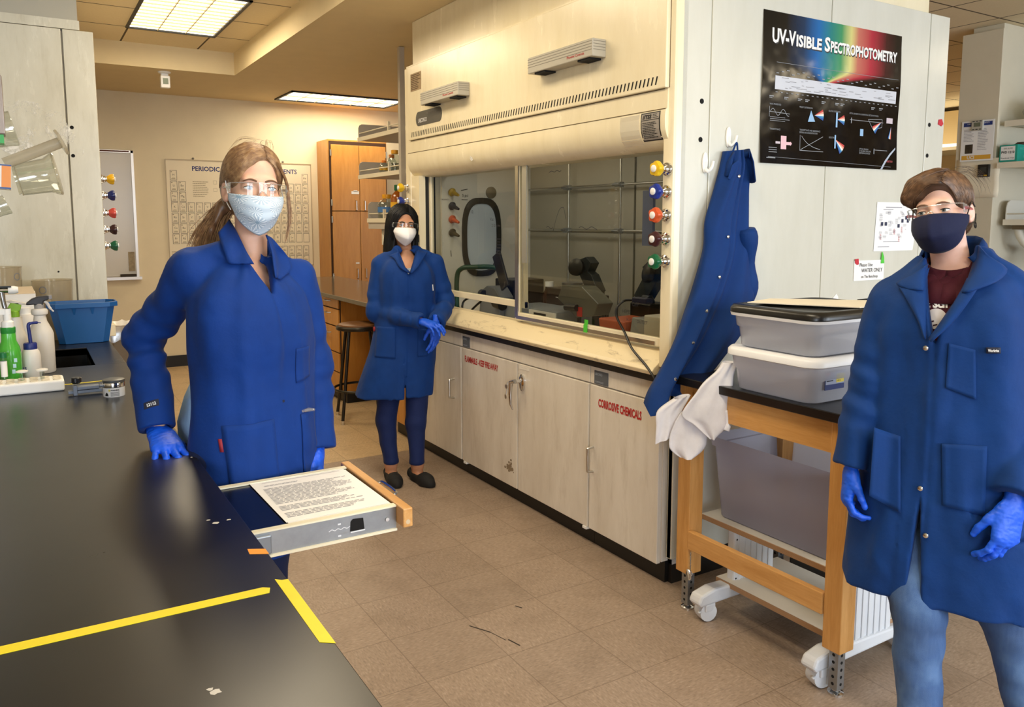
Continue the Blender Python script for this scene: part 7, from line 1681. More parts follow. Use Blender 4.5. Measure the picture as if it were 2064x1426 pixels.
def cpatch(F, inner, outer, name, m, parent, d0, off=.006, lift=.006, n=6, solid=.004, k=3, tol=.13):
    """cloth flap between two sight-line curves, laid on garment F; points off the garment take their depth from neighbours"""
    d0r = d0*DK; ex = lambda L: [Vector((p[0], p[1], 0)) for p in L]; I = smooth_path(ex(inner), k); O = smooth_path(ex(outer), k); N_ = len(I)
    def dep(L, i):
        t_ = i/k; q = min(len(L)-2, int(t_)); f = t_ - q; a, b_ = L[q], L[q+1]
        return (a[2]*(1-f) + b_[2]*f)*DK if len(a) > 2 and len(b_) > 2 else None
    D_ = [[None]*(n+1) for _ in range(N_)]; X_ = [[I[i].lerp(O[i], j/n) for j in range(n+1)] for i in range(N_)]; z0 = Vector((0, 0, 1.55))
    for i in range(N_):
        for j in range(n+1):
            e = dep(inner, i) if j == 0 else None
            if e: D_[i][j] = e; continue
            h = camhit(F, X_[i][j].x, X_[i][j].y, 0., d0)
            if h is None: continue
            d = (h - z0).dot(_F)
            if abs(d - d0r) < tol and abs((at0(X_[i][j].x, X_[i][j].y, d0r) - h).length) > 1e-6: D_[i][j] = d
    fixed = [[v is not None for v in r] for r in D_]
    if not any(any(r) for r in fixed): D_[0][0] = d0r; fixed[0][0] = True
    av = [v for r in D_ for v in r if v is not None]; av = sum(av)/len(av); D_ = [[v if v is not None else av for v in r] for r in D_]
    def nb(i, j): return [D_[a][b_] for a, b_ in ((i-1, j), (i+1, j), (i, j-1), (i, j+1)) if 0 <= a < N_ and 0 <= b_ <= n]
    for _ in range(60):
        D_ = [[D_[i][j] if fixed[i][j] else sum(nb(i, j))/len(nb(i, j)) for j in range(n+1)] for i in range(N_)]
    for _ in range(3):
        D_ = [[min(D_[i][j], .5*D_[i][j] + .5*sum(nb(i, j))/len(nb(i, j))) for j in range(n+1)] for i in range(N_)]
    R = [[at0(X_[i][j].x, X_[i][j].y, D_[i][j] - off - lift*math.sin(PI*j/n*.8)) for j in range(n+1)] for i in range(N_)]
    b = MB(); b.grid(R); return obj(name, b, m, parent, 'full', solid=solid)

def cpocket(CFx, quad, name, m, parent, d0, off=.0015, n=9, solid=.002, tol=.09):
    """patch pocket: quad bl br tr tl in sight-line coordinates"""
    bl, br, tr, tl = quad; return cpatch(CFx, [bl, tl], [br, tr], name, m, parent, d0, off + .002, 0., n, solid, n, tol)

def front_projector(F, fr, ymin=.02):
    def f(p, off):
        h = F.hit(fr.w((p[0], .22, p[2])), fr.d((0, -1, 0)), .24, 160)
        if h is None: return None
        return None if fr.l(*h)[1] < ymin else h + fr.d((0, 1, .3))*(off + .0005)
    return f

def on_patch(o, nu, nv, root):
    """frame mapping 0..1 x 0..1 over a grid mesh that faces the camera"""
    V = [v.co + root.location for v in o.data.vertices]
    def f(a, c, off):
        x, y = a*(nu-1), c*(nv-1); i, j = max(0, min(nu-2, int(x))), max(0, min(nv-2, int(y))); fx, fy = x - i, y - j; g = lambda p, q: V[p*nv + q]
        p = g(i, j).lerp(g(i+1, j), fx).lerp(g(i, j+1).lerp(g(i+1, j+1), fx), fy); return p + (Vector((0, 0, 1.55)) - p).normalized()*off
    return ((0, 0, 0), (1, 0, 0), (0, 0, 1), f)
# ================================================================== PERSON 1 : woman leaning on the bench
def drape_fn(fr, amp, seed, zs=3.0, xs=16.):
    def f(X, Y, Z):
        x, y, z = fr.l(X, Y, Z); a = np.arctan2(y, x)
        return amp*(1.3*vnoise(a*3.2 + 40, z*zs + 20 + .8*a, x*0 + seed, seed) + .8*vnoise(x*xs + 50, y*xs + 50, z*zs*2.2 + 50 + x*8, seed+1) + .25*vnoise(X*34+80, Y*34+80, Z*26+80, seed+2))
    return f
def coat(fr, secs, arms, lo, hi, step, vneck, m, parent, p=2.6, inset=.028, wrinkle=.006, seed=1, neck_r=.066, neck=None, slit=None, placket=None, hemlo=None, shoulders=None, cut=None, sk=.03, kin=.02, hollow=True, hemmod=None, name='lab_coat'):
    F = Field(lo, hi, step)
    F.loft(fr, secs, .02, p=p, mod=hemmod)
    if shoulders:
        for a, b_, ra, rb in shoulders: F.cap(a, b_, ra, rb, .04)
    for A in arms: 
        for (a, b_, ra, rb, md) in A['segs']: F.cap(a, b_, ra, rb, A.get('k', sk), mod=md)
    F.displace(drape_fn(fr, wrinkle, seed))
    if placket:
        def fp(X, Y, Z):
            x, y, z = fr.l(X, Y, Z); c = np.interp(z, [q[1] for q in placket], [q[0] for q in placket]); e = np.exp(-((x-c)/.0045)**2)*.005*(y > .02)
            return e - .0035/(1 + np.exp(-(x - c)*600*placket_side))*(np.abs(x-c) < .06)*(y > .02)
        F.displace(fp)
    # cuffs: cut the sleeve ends flat, hollow them
    for A in arms:
        w, d = np.array(A['end'], float), np.array(A['dir'], float); d /= np.linalg.norm(d); r = A['r']
        F.func(w - .11, w + .11, lambda X, Y, Z: np.maximum(-((X-w[0])*d[0] + (Y-w[1])*d[1] + (Z-w[2])*d[2]), np.sqrt((X-w[0])**2 + (Y-w[1])**2 + (Z-w[2])**2) - .105), .004, 's')
        F.cap(w - d*A.get('depth', .035), w + d*.05, r*.52, r*.72, .004, 's')
    F.loft(fr, secs, .008, inset=.007, p=p, mod=hemmod)      # keep the skirt whole beside the cuffs
    if hollow: F.loft(fr, [q for q in secs if q[0] < secs_mid(secs)], .01, 's', inset=inset, p=p, zlo=secs[0][0]-.1, mod=hemmod)
    # neck hole and V opening
    a, b_ = neck; F.cap(a, b_, neck_r, neck_r*1.12, .01, 's')
    if vneck:
        x0, zv, ztop, wl, wr, y0 = vneck
        c = fr.w((x0, .1, (zv+ztop)/2))
        def fv(X, Y, Z):
            x, y, z = fr.l(X, Y, Z); t = np.clip((z - zv)/(ztop - zv), 0, 1.3); d = np.maximum(x - x0 - wr*t, -(x - x0) - wl*t); return np.maximum(np.maximum(d*.9, zv - z), y0 - y)
        F.func(np.array(c) - .22, np.array(c) + .22, fv, .006, 's')
        # and hollow the chest so that the shirt shows
        F.loft(fr, [q for q in secs if q[0] > zv - .12], .01, 's', inset=inset, p=p, zlo=zv - .1, zhi=ztop + .02)
    if slit:
        for (x, z0, z1, w0, w1) in slit:
            c = fr.w((x, .15, (z0+z1)/2))
            def fs(X, Y, Z):
                xx, y, z = fr.l(X, Y, Z); t = np.clip((z1 - z)/(z1 - z0), 0, 1); return np.maximum(np.maximum(np.abs(xx - x) - (w0 + (w1-w0)*t), z - z1), .02 - y)
            F.func(np.array(c) - .3, np.array(c) + .3, fs, .004, 's')
    if cut: cut(F)
    o = fobj(name, F, m, parent, it=3)
    return F, o
placket_side = 1
def secs_mid(secs): return 1.22
def shoe(F, fr, x, y, ang, L=.25, w=.045, h=.07, k=.02):
    a = math.radians(ang); d = Vector((math.sin(a), math.cos(a), 0)); o_ = Vector((x, y, 0))
    def q(f, s_, z): return o_ + d*f + Vector((d.y, -d.x, 0))*s_ + Vector((0, 0, z))
    F.capl(fr, q(-.045, 0, .038), q(.02, 0, .036), .036, .038, k); F.capl(fr, q(.02, 0, .034), q(L-.10, .0, .028), .040, .036, k); F.capl(fr, q(-.03, 0, .055), q(.01, 0, .06), .034, .036, k)

SKIN1 = m_skin('skin_fair', '#d3a187', '#e0b49c'); HAIR1 = m_hair('hair_dark_blond', '#4e3624', '#765438', '#94704a'); HAIR1S = m_hair('hair_blond_strand', '#7a573a', '#93704c', '#b08c62', True)
O1 = at(512, 750, 2.32); P1 = (O1.x, O1.y, 0)
T1 = Frame(P1, -74); H1 = Frame(at(510, 380, 2.315), -90, -2, -2.5, .985)
NB1 = at(505, 545, 2.335)
shR, elR, wrR = at(390, 546, 2.235), at(293, 682, 2.37), at(318, 862, 2.285)
shL, elL, wrL = at(594, 562, 2.42), at(634, 742, 2.47), at(640, 905, 2.42)
S1 = [(.60, .035, 0, .178, .145), (.80, .018, 0, .184, .142), (.90, .008, 0, .183, .137), (1.02, 0, .0, .177, .125), (1.12, 0, .0, .172, .120), (1.22, .004, .004, .174, .124), (1.30, .008, .0, .170, .116), (1.36, .010, -.004, .150, .098), (1.405, .012, -.012, .108, .078), (1.44, .012, -.016, .066, .060)]
body = None
def mk_body(name, lo, hi, H, torso, T, neck, arms, legs, skin, label, cat_loc, hstep=.0024, step=.010, finez=None, feet=None):
    hc = np.array(H.o); r = .135*H.s; fx = [(hc[0]-r, hc[0]+r, hstep)]; fy = [(hc[1]-r, hc[1]+r, hstep)]; fz = [(hc[2]-.16*H.s, hc[2]+.14*H.s, hstep), (hc[2]-.32, hc[2], hstep*1.8)]
    if finez: fz.append(finez)
    F = Field(lo, hi, step, fx, fy, fz)
    F.loft(T, [q for q in torso if q[0] >= .9], .02, inset=.048)
    for A in arms:
        for a, b_, ra, rb in A: F.cap(a, b_, ra, rb, .02)
    for a, b_, ra, rb in legs: F.cap(a, b_, ra, rb, .03)
    if feet:
        for f_ in feet: shoe(F, T, *f_)
    head_field(F, H, neck, .047)
    P, Q = F.mesh(); P = relax(P, Q, 1, .35)
    o = mobj(name, P, Q, skin, None, cat_loc); tag(o, label, 'person'); return F, o
BF1, PER1 = mk_body('person', (P1[0]-.42, P1[1]-.42, -.01), (P1[0]+.35, P1[1]+.40, 1.84), H1, S1[1:], T1, NB1,
    [[(shR, elR, .042, .036), (elR, wrR, .034, .018), (wrR, at(330, 878, 2.27), .015, .012)], [(shL, elL, .042, .036), (elL, wrL, .034, .018), (wrL, at(638, 930, 2.41), .015, .012)]],
    [(T1.w((s_*.08 + .03, 0, .90)), T1.w((s_*.075 + .07, .0, .48)), .085, .055) for s_ in (-1, 1)] + [(T1.w((s_*.075 + .07, .0, .48)), T1.w((s_*.08 + .075, -.02, .07)), .055, .038) for s_ in (-1, 1)], SKIN1,
    'woman in blue lab coat with patterned mask and ponytail, one hand on the bench', P1, feet=[(s_*.08 + .075, -.02, s_*8) for s_ in (-1, 1)])
for s_, P_, e in eyes(H1, PER1, M_IRISB, None, gaze=-.001): brows(H1, BF1, P_, mat('brow1', '#6b4a32', .7), e)
# trousers and shoes (mostly hidden)
F = Field((P1[0]-.32, P1[1]-.3, 0), (P1[0]+.3, P1[1]+.3, 1.0), .008); F.loft(T1, [(.80, .03, 0, .150, .105), (1.05, .01, 0, .145, .095)], .03)
for s_ in (-1, 1): F.cap(T1.w((s_*.08 + .03, 0, .88)), T1.w((s_*.075 + .07, .0, .48)), .095, .066, .03); F.cap(T1.w((s_*.075 + .07, .0, .48)), T1.w((s_*.08 + .075, -.02, .09)), .066, .055, .02)
M_PANTS = m_cloth('navy_trousers', '#101c3e'); fobj('trousers', F, M_PANTS, PER1)
F = Field((P1[0]-.32, P1[1]-.4, 0), (P1[0]+.32, P1[1]+.3, .13), .006); [shoe(F, T1, s_*.08 + .075, -.02, s_*8, .27, k=.03) for s_ in (-1, 1)]; F.D = np.maximum(F.D - .006, -F.ax[2][None, None, :] + .002); fobj('shoes', F, mat('shoe_dark', '#16161a', .5), PER1)
# shirt
M_SH1 = m_cloth('pale_blue_shirt', '#9fc3e8')
F = Field((P1[0]-.3, P1[1]-.3, .70), (P1[0]+.3, P1[1]+.3, 1.46), .006); F.loft(T1, S1, .02, inset=.040); F.cap(T1.w((.012, .02, 1.36)), T1.w((.012, .02, 1.5)), .085, .10, .01, 's')
F.func(np.array(T1.w((0, .1, 1.3)))-.2, np.array(T1.w((0, .1, 1.3)))+.2, lambda X, Y, Z: np.maximum(1.225 - Z, .03 - T1.l(X, Y, Z)[1]), .004, 's'); fobj('shirt', F, M_SH1, PER1)
# coat
dR = (wrR - elR).normalized(); dL = (wrL - elL).normalized()
armR = dict(segs=[(shR, elR, .056, .049, sleeve_mod(.95, .006, 26, 0, 1)), (elR, wrR + dR*.03, .049, .054, sleeve_mod(.05, .008, 30, 1.2, 2))], end=wrR + dR*.005, dir=dR, r=.054, k=.03)
armL = dict(segs=[(shL, elL, .056, .050, sleeve_mod(.9, .005, 22, 2, 3)), (elL, wrL + dL*.03, .050, .058, sleeve_mod(.1, .005, 24, .4, 4))], end=wrL + dL*.0, dir=dL, r=.058, k=.014)
placket_side = -1
CF1, C1 = coat(T1, S1, [armR, armL], (P1[0]-.40, P1[1]-.34, .60), (P1[0]+.36, P1[1]+.42, 1.52), .0050, (-.012, 1.345, 1.44, .030, .042, .02), M_COAT1, PER1, neck=(NB1 + Vector((0, 0, -.04)), H1.w((0, -.02, -.06))), neck_r=.058, placket=[(-.055, .60), (-.05, .95), (-.03, 1.20), (-.012, 1.345)],
    shoulders=[(T1.w((.052, -.016, 1.465)), shR, .030, .050), (T1.w((-.030, -.016, 1.460)), shL, .030, .050)], wrinkle=.0075, seed=3)
# blue shirt tail showing between arm and coat
b = MB(); b.grid([[at(388, 765, 2.36), at(372, 800, 2.37), at(358, 850, 2.36), at(360, 880, 2.35)], [at(392, 770, 2.33), at(384, 810, 2.33), at(380, 855, 2.32), at(386, 905, 2.31)], [at(402, 775, 2.30), at(400, 810, 2.30), at(400, 860, 2.29), at(402, 905, 2.29)]]); obj('shirt_tail', b, M_SH1, PER1, 'full', solid=.004)
# pockets, placket details
patch(CF1, T1, [(.015, .80), (.15, .80), (.15, 1.0), (.015, 1.0)], .003, 'lower_pocket', M_COAT1, C1, .004, 12)
patch(CF1, T1, [(-.135, .80), (-.07, .80), (-.07, 1.0), (-.135, 1.0)], .003, 'lower_pocket', M_COAT1, C1, .004, 10)
patch(CF1, T1, [(-.125, 1.10), (-.065, 1.09), (-.065, 1.19), (-.125, 1.19)], .002, 'chest_pocket', M_COAT1, C1, .003, 10)
patch(CF1, T1, [(.153, .93), (.160, .93), (.160, .965), (.153, .965)], .003, 'red_tab', mat('tab_red', '#8d1f2e', .7), C1, .002, 2)
h = onsurf(CF1, T1, -.098, 1.0, .002)
if h: b = MB(); b.tube([h + T1.d((-.02, .004, .004)), h + T1.d((0, .008, .008)), h + T1.d((.022, .004, .006))], [.004, .006, .004], 8); obj('pocket_glasses', b, M_SPECF, C1, True)
h = onsurf(CF1, T1, .07, .86, .0008)
b = MB()
for x, z, r in ((.115, .875, .006), (-.02, 1.045, .004), (.04, .83, .004)):
    h = onsurf(CF1, T1, x, z, .001)
    if h: b.add([h] + [h + T1.d((r*math.cos(a)*1.2, 0, r*math.sin(a))) for a in [2*PI*k/10 for k in range(10)]], [(0, 1+k, 1+(k+1) % 10) for k in range(10)])
obj('ink_spot', b, mat('spot_dark', '#0a1433', .8), C1)
# name tape on the right sleeve
ax = (wrR - elR).normalized(); out = (at(0, 0, 0) - elR); q0 = elR.lerp(wrR, .80); vw = (Vector((0, 0, 1.55)) - q0).normalized(); n_ = (vw - ax*vw.dot(ax)).normalized(); si = ax.cross(n_).normalized(); 
if si.dot(_R) < 0: si = -si
def sleeve_pt(a, b_): 
    p = q0 + si*a*1.0 - ax*b_; h = CF1.hit(p + n_*.2 , -n_, .3, 300); return (h if h is not None else p + n_*.06) + n_*.0012
b = MB(); b.grid([[sleeve_pt(-.020 + .040*i/8 - .008, -.010 + .020*j/3 + .005*i/8) for j in range(4)] for i in range(9)]); nt = obj('name_tape', b, mat('tape_navy', '#10162e', .6), C1, 'full')
b = MB(); write(b, '12112', .2, .28, .45, on_patch(nt, 9, 4, PER1), w=.6, bold=.03, off=.0025); obj('lettering', b, M_WHITE, C1)
# collar
cpatch(CF1, [(462, 443, 2.36), (474, 462, 2.31), (487, 488, 2.27), (500, 513, 2.235), (512, 532, 2.21)], [(440, 470), (447, 494), (455, 516), (461, 531), (482, 532)], 'collar', M_COAT1, C1, 2.28, .007, .006)
cpatch(CF1, [(536, 474, 2.30), (543, 491, 2.28), (549, 512, 2.26), (552, 535, 2.24), (556, 560, 2.22)], [(547, 480), (563, 497), (578, 515), (588, 541), (566, 563)], 'collar', M_COAT1, C1, 2.29, .007, .006)
rows_ = []
for th, zt_ in ((62, 1.475), (95, 1.495), (135, 1.505), (180, 1.508), (225, 1.505), (265, 1.49), (298, 1.465)):
    a = math.radians(th); c = T1.l(NB1.x, NB1.y, NB1.z); r = .064; rows_.append([T1.w((c[0] + (r+k_)*math.sin(a), c[1] + (r+k_)*math.cos(a), z)) for k_, z in ((0, 1.40), (-.002, zt_ - .02), (.002, zt_), (.012, zt_ - .015), (.03, 1.425))])
b = MB(); b.grid(rows_); obj('collar_stand', b, M_COAT1, C1, 'full', solid=.004)
# gloves
hand('glove', wrR + dR*.012, (.12, -1, -.34), (.02, .36, 1), -1, PER1, [(6, 16, 14), (6, 16, 14), (6, 16, 14), (8, 18, 14)], 9, (-.1, -.1), 1.05, label='blue glove pressed on the bench top')
hand('glove', wrL - dL*.0, dL + Vector((-.06, 0, -.2)), T1.d((-1, .5, 0)), 1, PER1, CURL_REST, 3, (-.2, -.2), .98, label='blue glove hanging behind the pull-out board')
# hair: cap + ponytail
HF = Field(np.array(H1.o) - (.20, .22, .30), np.array(H1.o) + (.20, .22, .18), .0034)
HF.ell(H1, (0, -.014, .042), (.083, .104, .090), .01); HF.ell(H1, (0, -.05, -.01), (.079, .075, .085), .03)
HF.ell(H1, (-.006, .088, -.034), (.064, .072, .100), .018, 's'); HF.ell(H1, (-.016, .100, .030), (.044, .052, .060), .02, 's'); HF.ell(H1, (.018, .104, .012), (.044, .05, .052), .02, 's')
for s_ in (1, -1): HF.ell(H1, (s_*.083, .004, -.030), (.022, .036, .040), .012, 's')
HF.capl(H1, (.01, -.10, -.02), (.055, -.132, -.06), .018, .016, .02); HF.capl(H1, (.055, -.132, -.06), (.092, -.122, -.13), .016, .010, .02); HF.capl(H1, (.092, -.122, -.13), (.11, -.112, -.18), .010, .003, .02)
HF.displace(lambda X, Y, Z: .0018*vnoise(X*55 + 50, Y*55 + 50, Z*22 + 50, 12), .02)
HR1 = fobj('hair', HF, HAIR1, PER1)
def projector(F, fr, c=(0, -.01, .0), L=.26, up=.0):
    cw = np.array(fr.w(c))
    def f(p, off):
        d = np.array(fr.w(p)) - cw; n = d/np.linalg.norm(d); h = F.hit(cw + n*L, -n, L, 140); 
        return (h if h is not None else fr.w(p)) + Vector(n)*(off + .0004)
    return f
pj = projector(HF, H1)
part = [(-.022, .085, .085), (-.022, .03, .135), (-.02, -.04, .13), (-.015, -.09, .08)]
gR = [[(-.018, .078, .088), (.04, .082, .075), (.078, .05, .035), (.088, -.02, .012), (.06, -.09, -.01), (.03, -.12, -.03)], [(-.02, .05, .12), (.04, .05, .115), (.085, .01, .06), (.085, -.05, .02), (.03, -.11, -.02)], [(-.02, .0, .135), (.05, -.02, .12), (.08, -.06, .06), (.03, -.115, -.01)], [(-.02, -.05, .125), (.04, -.09, .07), (.01, -.115, -.01)]]
gL = [[(-.024, .078, .088), (-.055, .072, .070), (-.080, .04, .03), (-.086, .01, -.01), (-.07, -.06, -.02), (0, -.115, -.03)], [(-.022, .05, .12), (-.07, .03, .09), (-.086, -.02, .03), (-.04, -.10, -.01)], [(-.02, -.02, .135), (-.07, -.06, .08), (-.02, -.11, .0)]]
mb = strands(gR, 620, .0009, pj, .0025, 1, 12, .0022); m2 = strands(gL, 340, .0009, pj, .0025, 2, 12, .0022); mb.add(m2.v, m2.f)
obj('strands', mb, HAIR1S, HR1, 'full')
fp1 = front_projector(HF, H1)
f1 = [[(-.018, 0, .125), (.02, 0, .112), (.055, 0, .075), (.078, 0, .03)], [(-.018, 0, .100), (.02, 0, .090), (.052, 0, .055), (.075, 0, .012)], [(-.016, 0, .088), (.016, 0, .076), (.046, 0, .044), (.068, 0, .004)], [(-.016, 0, .080), (.012, 0, .068), (.042, 0, .036), (.066, 0, -.002)]]
f2 = [[(-.020, 0, .125), (-.05, 0, .100), (-.072, 0, .06), (-.082, 0, .0)], [(-.020, 0, .095), (-.045, 0, .078), (-.064, 0, .04), (-.074, 0, -.02)], [(-.020, 0, .085), (-.042, 0, .068), (-.060, 0, .03), (-.072, 0, -.03)]]
mb = strands(f1, 420, .0010, fp1, .003, 6, 11, .0025); m2 = strands(f2, 240, .0010, fp1, .003, 7, 11, .0025); mb.add(m2.v, m2.f); obj('strands', mb, HAIR1S, HR1, 'full')
g = [[H1.w(p) for p in q] for q in ([(.02, -.11, -.03), (.05, -.14, -.06), (.115, -.13, -.13), (.15, -.10, -.20)], [(.015, -.10, -.02), (.065, -.155, -.055), (.085, -.14, -.13), (.10, -.11, -.21)], [(.01, -.12, -.04), (.045, -.13, -.08), (.07, -.115, -.14), (.085, -.10, -.19)])]
obj('strands', strands(g, 900, .0014, None, .010, 3, 10, 0, .1, .001), HAIR1S, HR1, 'full')
g = [[H1.w(p) for p in q] for q in ([(-.045, .075, .075), (-.080, .055, .03), (-.090, .05, -.03), (-.092, .055, -.10), (-.075, .06, -.165)], [(-.05, .06, .085), (-.085, .035, .03), (-.097, .03, -.03), (-.10, .035, -.09), (-.085, .05, -.15)])]
obj('strands', strands(g, 70, .0008, None, .003, 4, 12, 0, .1, .001), HAIR1S, HR1, 'full')
g = [[H1.w(p) for p in q] for q in ([(-.03, .04, .135), (-.06, .0, .135), (-.08, -.05, .09)], [(.0, .03, .14), (.04, -.02, .14), (.07, -.06, .10)])]
obj('flyaway', strands(g, 22, .0003, None, .006, 5, 8, 0, .1, .002), HAIR1S, HR1, 'full')
# mask
def m_mask1():
    t = NT('sunburst_mask'); vo = t.node('ShaderNodeTexVoronoi'); vo.feature = 'F1'; vo.inputs['Scale'].default_value = 3.1; vo.inputs['Randomness'].default_value = .35; v = t.coord('UV', (1.25, 1, 1)); t.link(v, vo.inputs['Vector'])
    sb = t.node('ShaderNodeVectorMath'); sb.operation = 'SUBTRACT'; t.link(v, sb.inputs[0]); t.link(vo.outputs['Position'], sb.inputs[1]); x, y, z = t.sep(sb.outputs[0]); an = t.math('ARCTAN2', y, x)
    ray = t.math('SINE', t.math('MULTIPLY', an, 13)); d = vo.outputs['Distance']
    r = t.math('MULTIPLY', t.math('GREATER_THAN', ray, .15), t.math('MULTIPLY', t.math('GREATER_THAN', d, .15), t.math('LESS_THAN', d, .5))); core = t.math('LESS_THAN', d, .24)
    bl = t.mix(t.noise(v, 6, 3), '#7fa0bb', '#a9c2d4'); c = t.mix(core, '#a9bdcf', bl); c = t.mix(r, c, '#dfe8f0'); c = t.mix(t.math('GREATER_THAN', d, .5), c, '#c0d0df')
    t.base(c); t.set(Roughness=.85); return t.m
def mask_common(fr, b, m, parent, name='face_mask', sub=0, solid=.0025): o = obj(name, b, m, parent, 'full', solid=solid); return o
b, _ = mask_mesh(H1, -.022, 0, -.134, lambda v: .078 - .022*max(0, v-.35), lambda v: .113 + .012*math.sin(PI*min(1, v*1.1)) - .030*max(0, v-.6)/.4, lambda v: .034 + .012*v, -.018, -.066, pleat=.005, zpow=1.4)
MK1 = mask_common(H1, b, m_mask1(), PER1)
for s_ in (-1, 1):
    b = MB(); b.tube(smooth_path([H1.w((s_*.078, .036, -.020)), H1.w((s_*.079, .018, -.002)), H1.w((s_*.079, .004, .018)), H1.w((s_*.078, -.014, .024))]), .0015, 6); b.tube(smooth_path([H1.w((s_*.072, .044, -.064)), H1.w((s_*.074, .018, -.052)), H1.w((s_*.074, .0, -.044))]), .0015, 6); obj('ear_loop', b, M_WHITE, MK1, True)
specs(H1, PER1, .014, -.028)
# ================================================================== PERSON 2 : right foreground
DK = .935
SKIN3 = m_skin('skin_pale', '#d9a994', '#e6bfae'); HAIR3 = m_hair('hair_brown', '#2a1c14', '#3e2a1c', '#4e3726'); HAIR3S = m_hair('hair_brown_strand', '#4a3424', '#5f4530', '#7b5a3e', True)
O3 = at(1912, 750, 2.30); P3 = (O3.x, O3.y, 0); T3 = Frame(P3, -161)
H3 = Frame(at(1899, 428, 2.27), -166, 1, 9, .905*DK)
NB3 = at(1918, 545, 2.31)
s3R, e3R, w3R = at(1797, 606, 2.36), at(1752, 780, 2.39), at(1716, 942, 2.38)
s3L, e3L, w3L = at(2078, 606, 2.21), at(2112, 800, 2.23), at(2050, 995, 2.13)
S3 = sk_([(.478, .0, 0, .262, .18), (.65, .0, 0, .250, .172), (.85, 0, 0, .225, .152), (1.05, 0, 0, .203, .140), (1.15, 0, 0, .198, .136), (1.25, 0, .004, .196, .134), (1.33, 0, 0, .180, .120), (1.385, 0, -.006, .150, .096), (1.42, 0, -.014, .108, .078), (1.455, 0, -.016, .068, .06)])
kR, kL = at(1850, 1225, 2.29), at(2022, 1218, 2.25); aR, aL = at(1853, 1440, 2.29), at(2080, 1440, 2.20)
fR, fL = Vector((aR.x, aR.y, .07)), Vector((aL.x, aL.y, .07))
BF3, PER3 = mk_body('person', (P3[0]-.48, P3[1]-.42, -.01), (P3[0]+.42, P3[1]+.42, 1.76), H3, S3[1:], T3, NB3,
    [[(s3R, e3R, .042, .036), (e3R, w3R, .034, .018), (w3R, at(1714, 965, 2.39), .015, .012)], [(s3L, e3L, .042, .036), (e3L, w3L, .034, .018), (w3L, at(2040, 1015, 2.12), .015, .012)]],
    [(T3.w((.10, 0, .88)), kR, .085, .055), (T3.w((-.10, 0, .88)), kL, .085, .055), (kR, aR, .055, .042), (kL, aL, .055, .042), (aR, fR, .042, .036), (aL, fL, .042, .036)], SKIN3,
    'short-haired person in open blue lab coat, maroon shirt and navy mask at right', P3)
for s_, P_, e in eyes(H3, PER3, M_IRISB, None, lid=.001, gaze=.002): brows(H3, BF3, P_, mat('brow3', '#6e5240', .7), e, .0024)
def m_denim():
    t = NT('denim'); v = t.coord('Object'); n = t.noise(v, 5, 4, .6); n2 = t.noise(t.coord('Object', (1, 1, .18)), 120, 3, .6)
    c = t.ramp(n, [(.3, '#1f3a66'), (.55, '#2f5286'), (.75, '#5c7fae')]); c = t.mix(t.math('MULTIPLY', n2, .25), c, '#7e9ac0'); t.base(c); t.set(Roughness=.8)
    t.bump(t.math('ADD', t.noise(v, 700, 2), t.noise(v, 18, 3)), .3, .004); return t.m
F = Field((P3[0]-.40, P3[1]-.38, .02), (P3[0]+.40, P3[1]+.38, 1.0), .0065); F.loft(T3, [(.80, 0, 0, .19, .125), (1.08, 0, 0, .168, .108)], .03)
for k_, (h_, kn, an, ft_) in enumerate(((T3.w((.10, 0, .86)), kR, aR, fR), (T3.w((-.10, 0, .86)), kL, aL, fL))):
    F.cap(h_, kn, .095, .067, .03); F.cap(kn, an, .067, .055, .02); F.cap(an, ft_, .055, .053, .01)
F.displace(lambda X, Y, Z: .006*vnoise(X*9 + 20, Y*9 + 20, Z*16 + 20, 31) + .003*vnoise(X*22 + 20, Y*22 + 20, Z*38 + 20, 32)); F.D = np.maximum(F.D, .06 - F.ax[2][None, None, :])
JN = fobj('jeans', F, m_denim(), PER3)
F = Field((P3[0]-.42, P3[1]-.45, 0), (P3[0]+.42, P3[1]+.40, .14), .006)
for ft_, s_ in ((fR, 1), (fL, -1)): l_ = T3.l(ft_.x, ft_.y, 0); shoe(F, T3, l_[0], l_[1], s_*8, .27, k=.03)
F.D = np.maximum(F.D - .006, -F.ax[2][None, None, :] + .002); fobj('shoes', F, mat('shoe_grey', '#3a3a40', .6), PER3)
M_SH3 = m_cloth('maroon_shirt', '#4a1524')
F = Field((P3[0]-.3, P3[1]-.3, .85), (P3[0]+.3, P3[1]+.3, 1.50), .005); F.loft(T3, S3[2:], .02, inset=.038); F.cap(NB3 + Vector((0, 0, -.10)), H3.w((0, -.02, -.08)), .056, .064, .008, 's')
F.cap(NB3 + Vector((0, 0, -.012)) + T3.d((0, .004, 0)), NB3 + Vector((0, 0, -.010)) + T3.d((0, .006, 0)), .066, .066, .01) if False else None
F.displace(drape_fn(T3, .003, 41)); SF3 = F; SH3 = fobj('shirt', F, M_SH3, PER3, it=2)
d3R = (w3R - e3R).normalized(); d3L = (w3L - e3L).normalized()
a3R = dict(segs=[(s3R, e3R, .060, .052, sleeve_mod(.95, .005, 24, .5, 5)), (e3R, w3R + d3R*.03, .052, .053, sleeve_mod(.1, .005, 24, 1.7, 6))], end=w3R + d3R*.0, dir=d3R, r=.053, k=.012)
a3L = dict(segs=[(s3L, e3L, .062, .056, sleeve_mod(.95, .006, 24, 1.5, 7)), (e3L, w3L + d3L*.03, .056, .062, sleeve_mod(.1, .007, 26, .3, 8))], end=w3L + d3L*.02, dir=d3L, r=.061, k=.012)
placket_side = 1
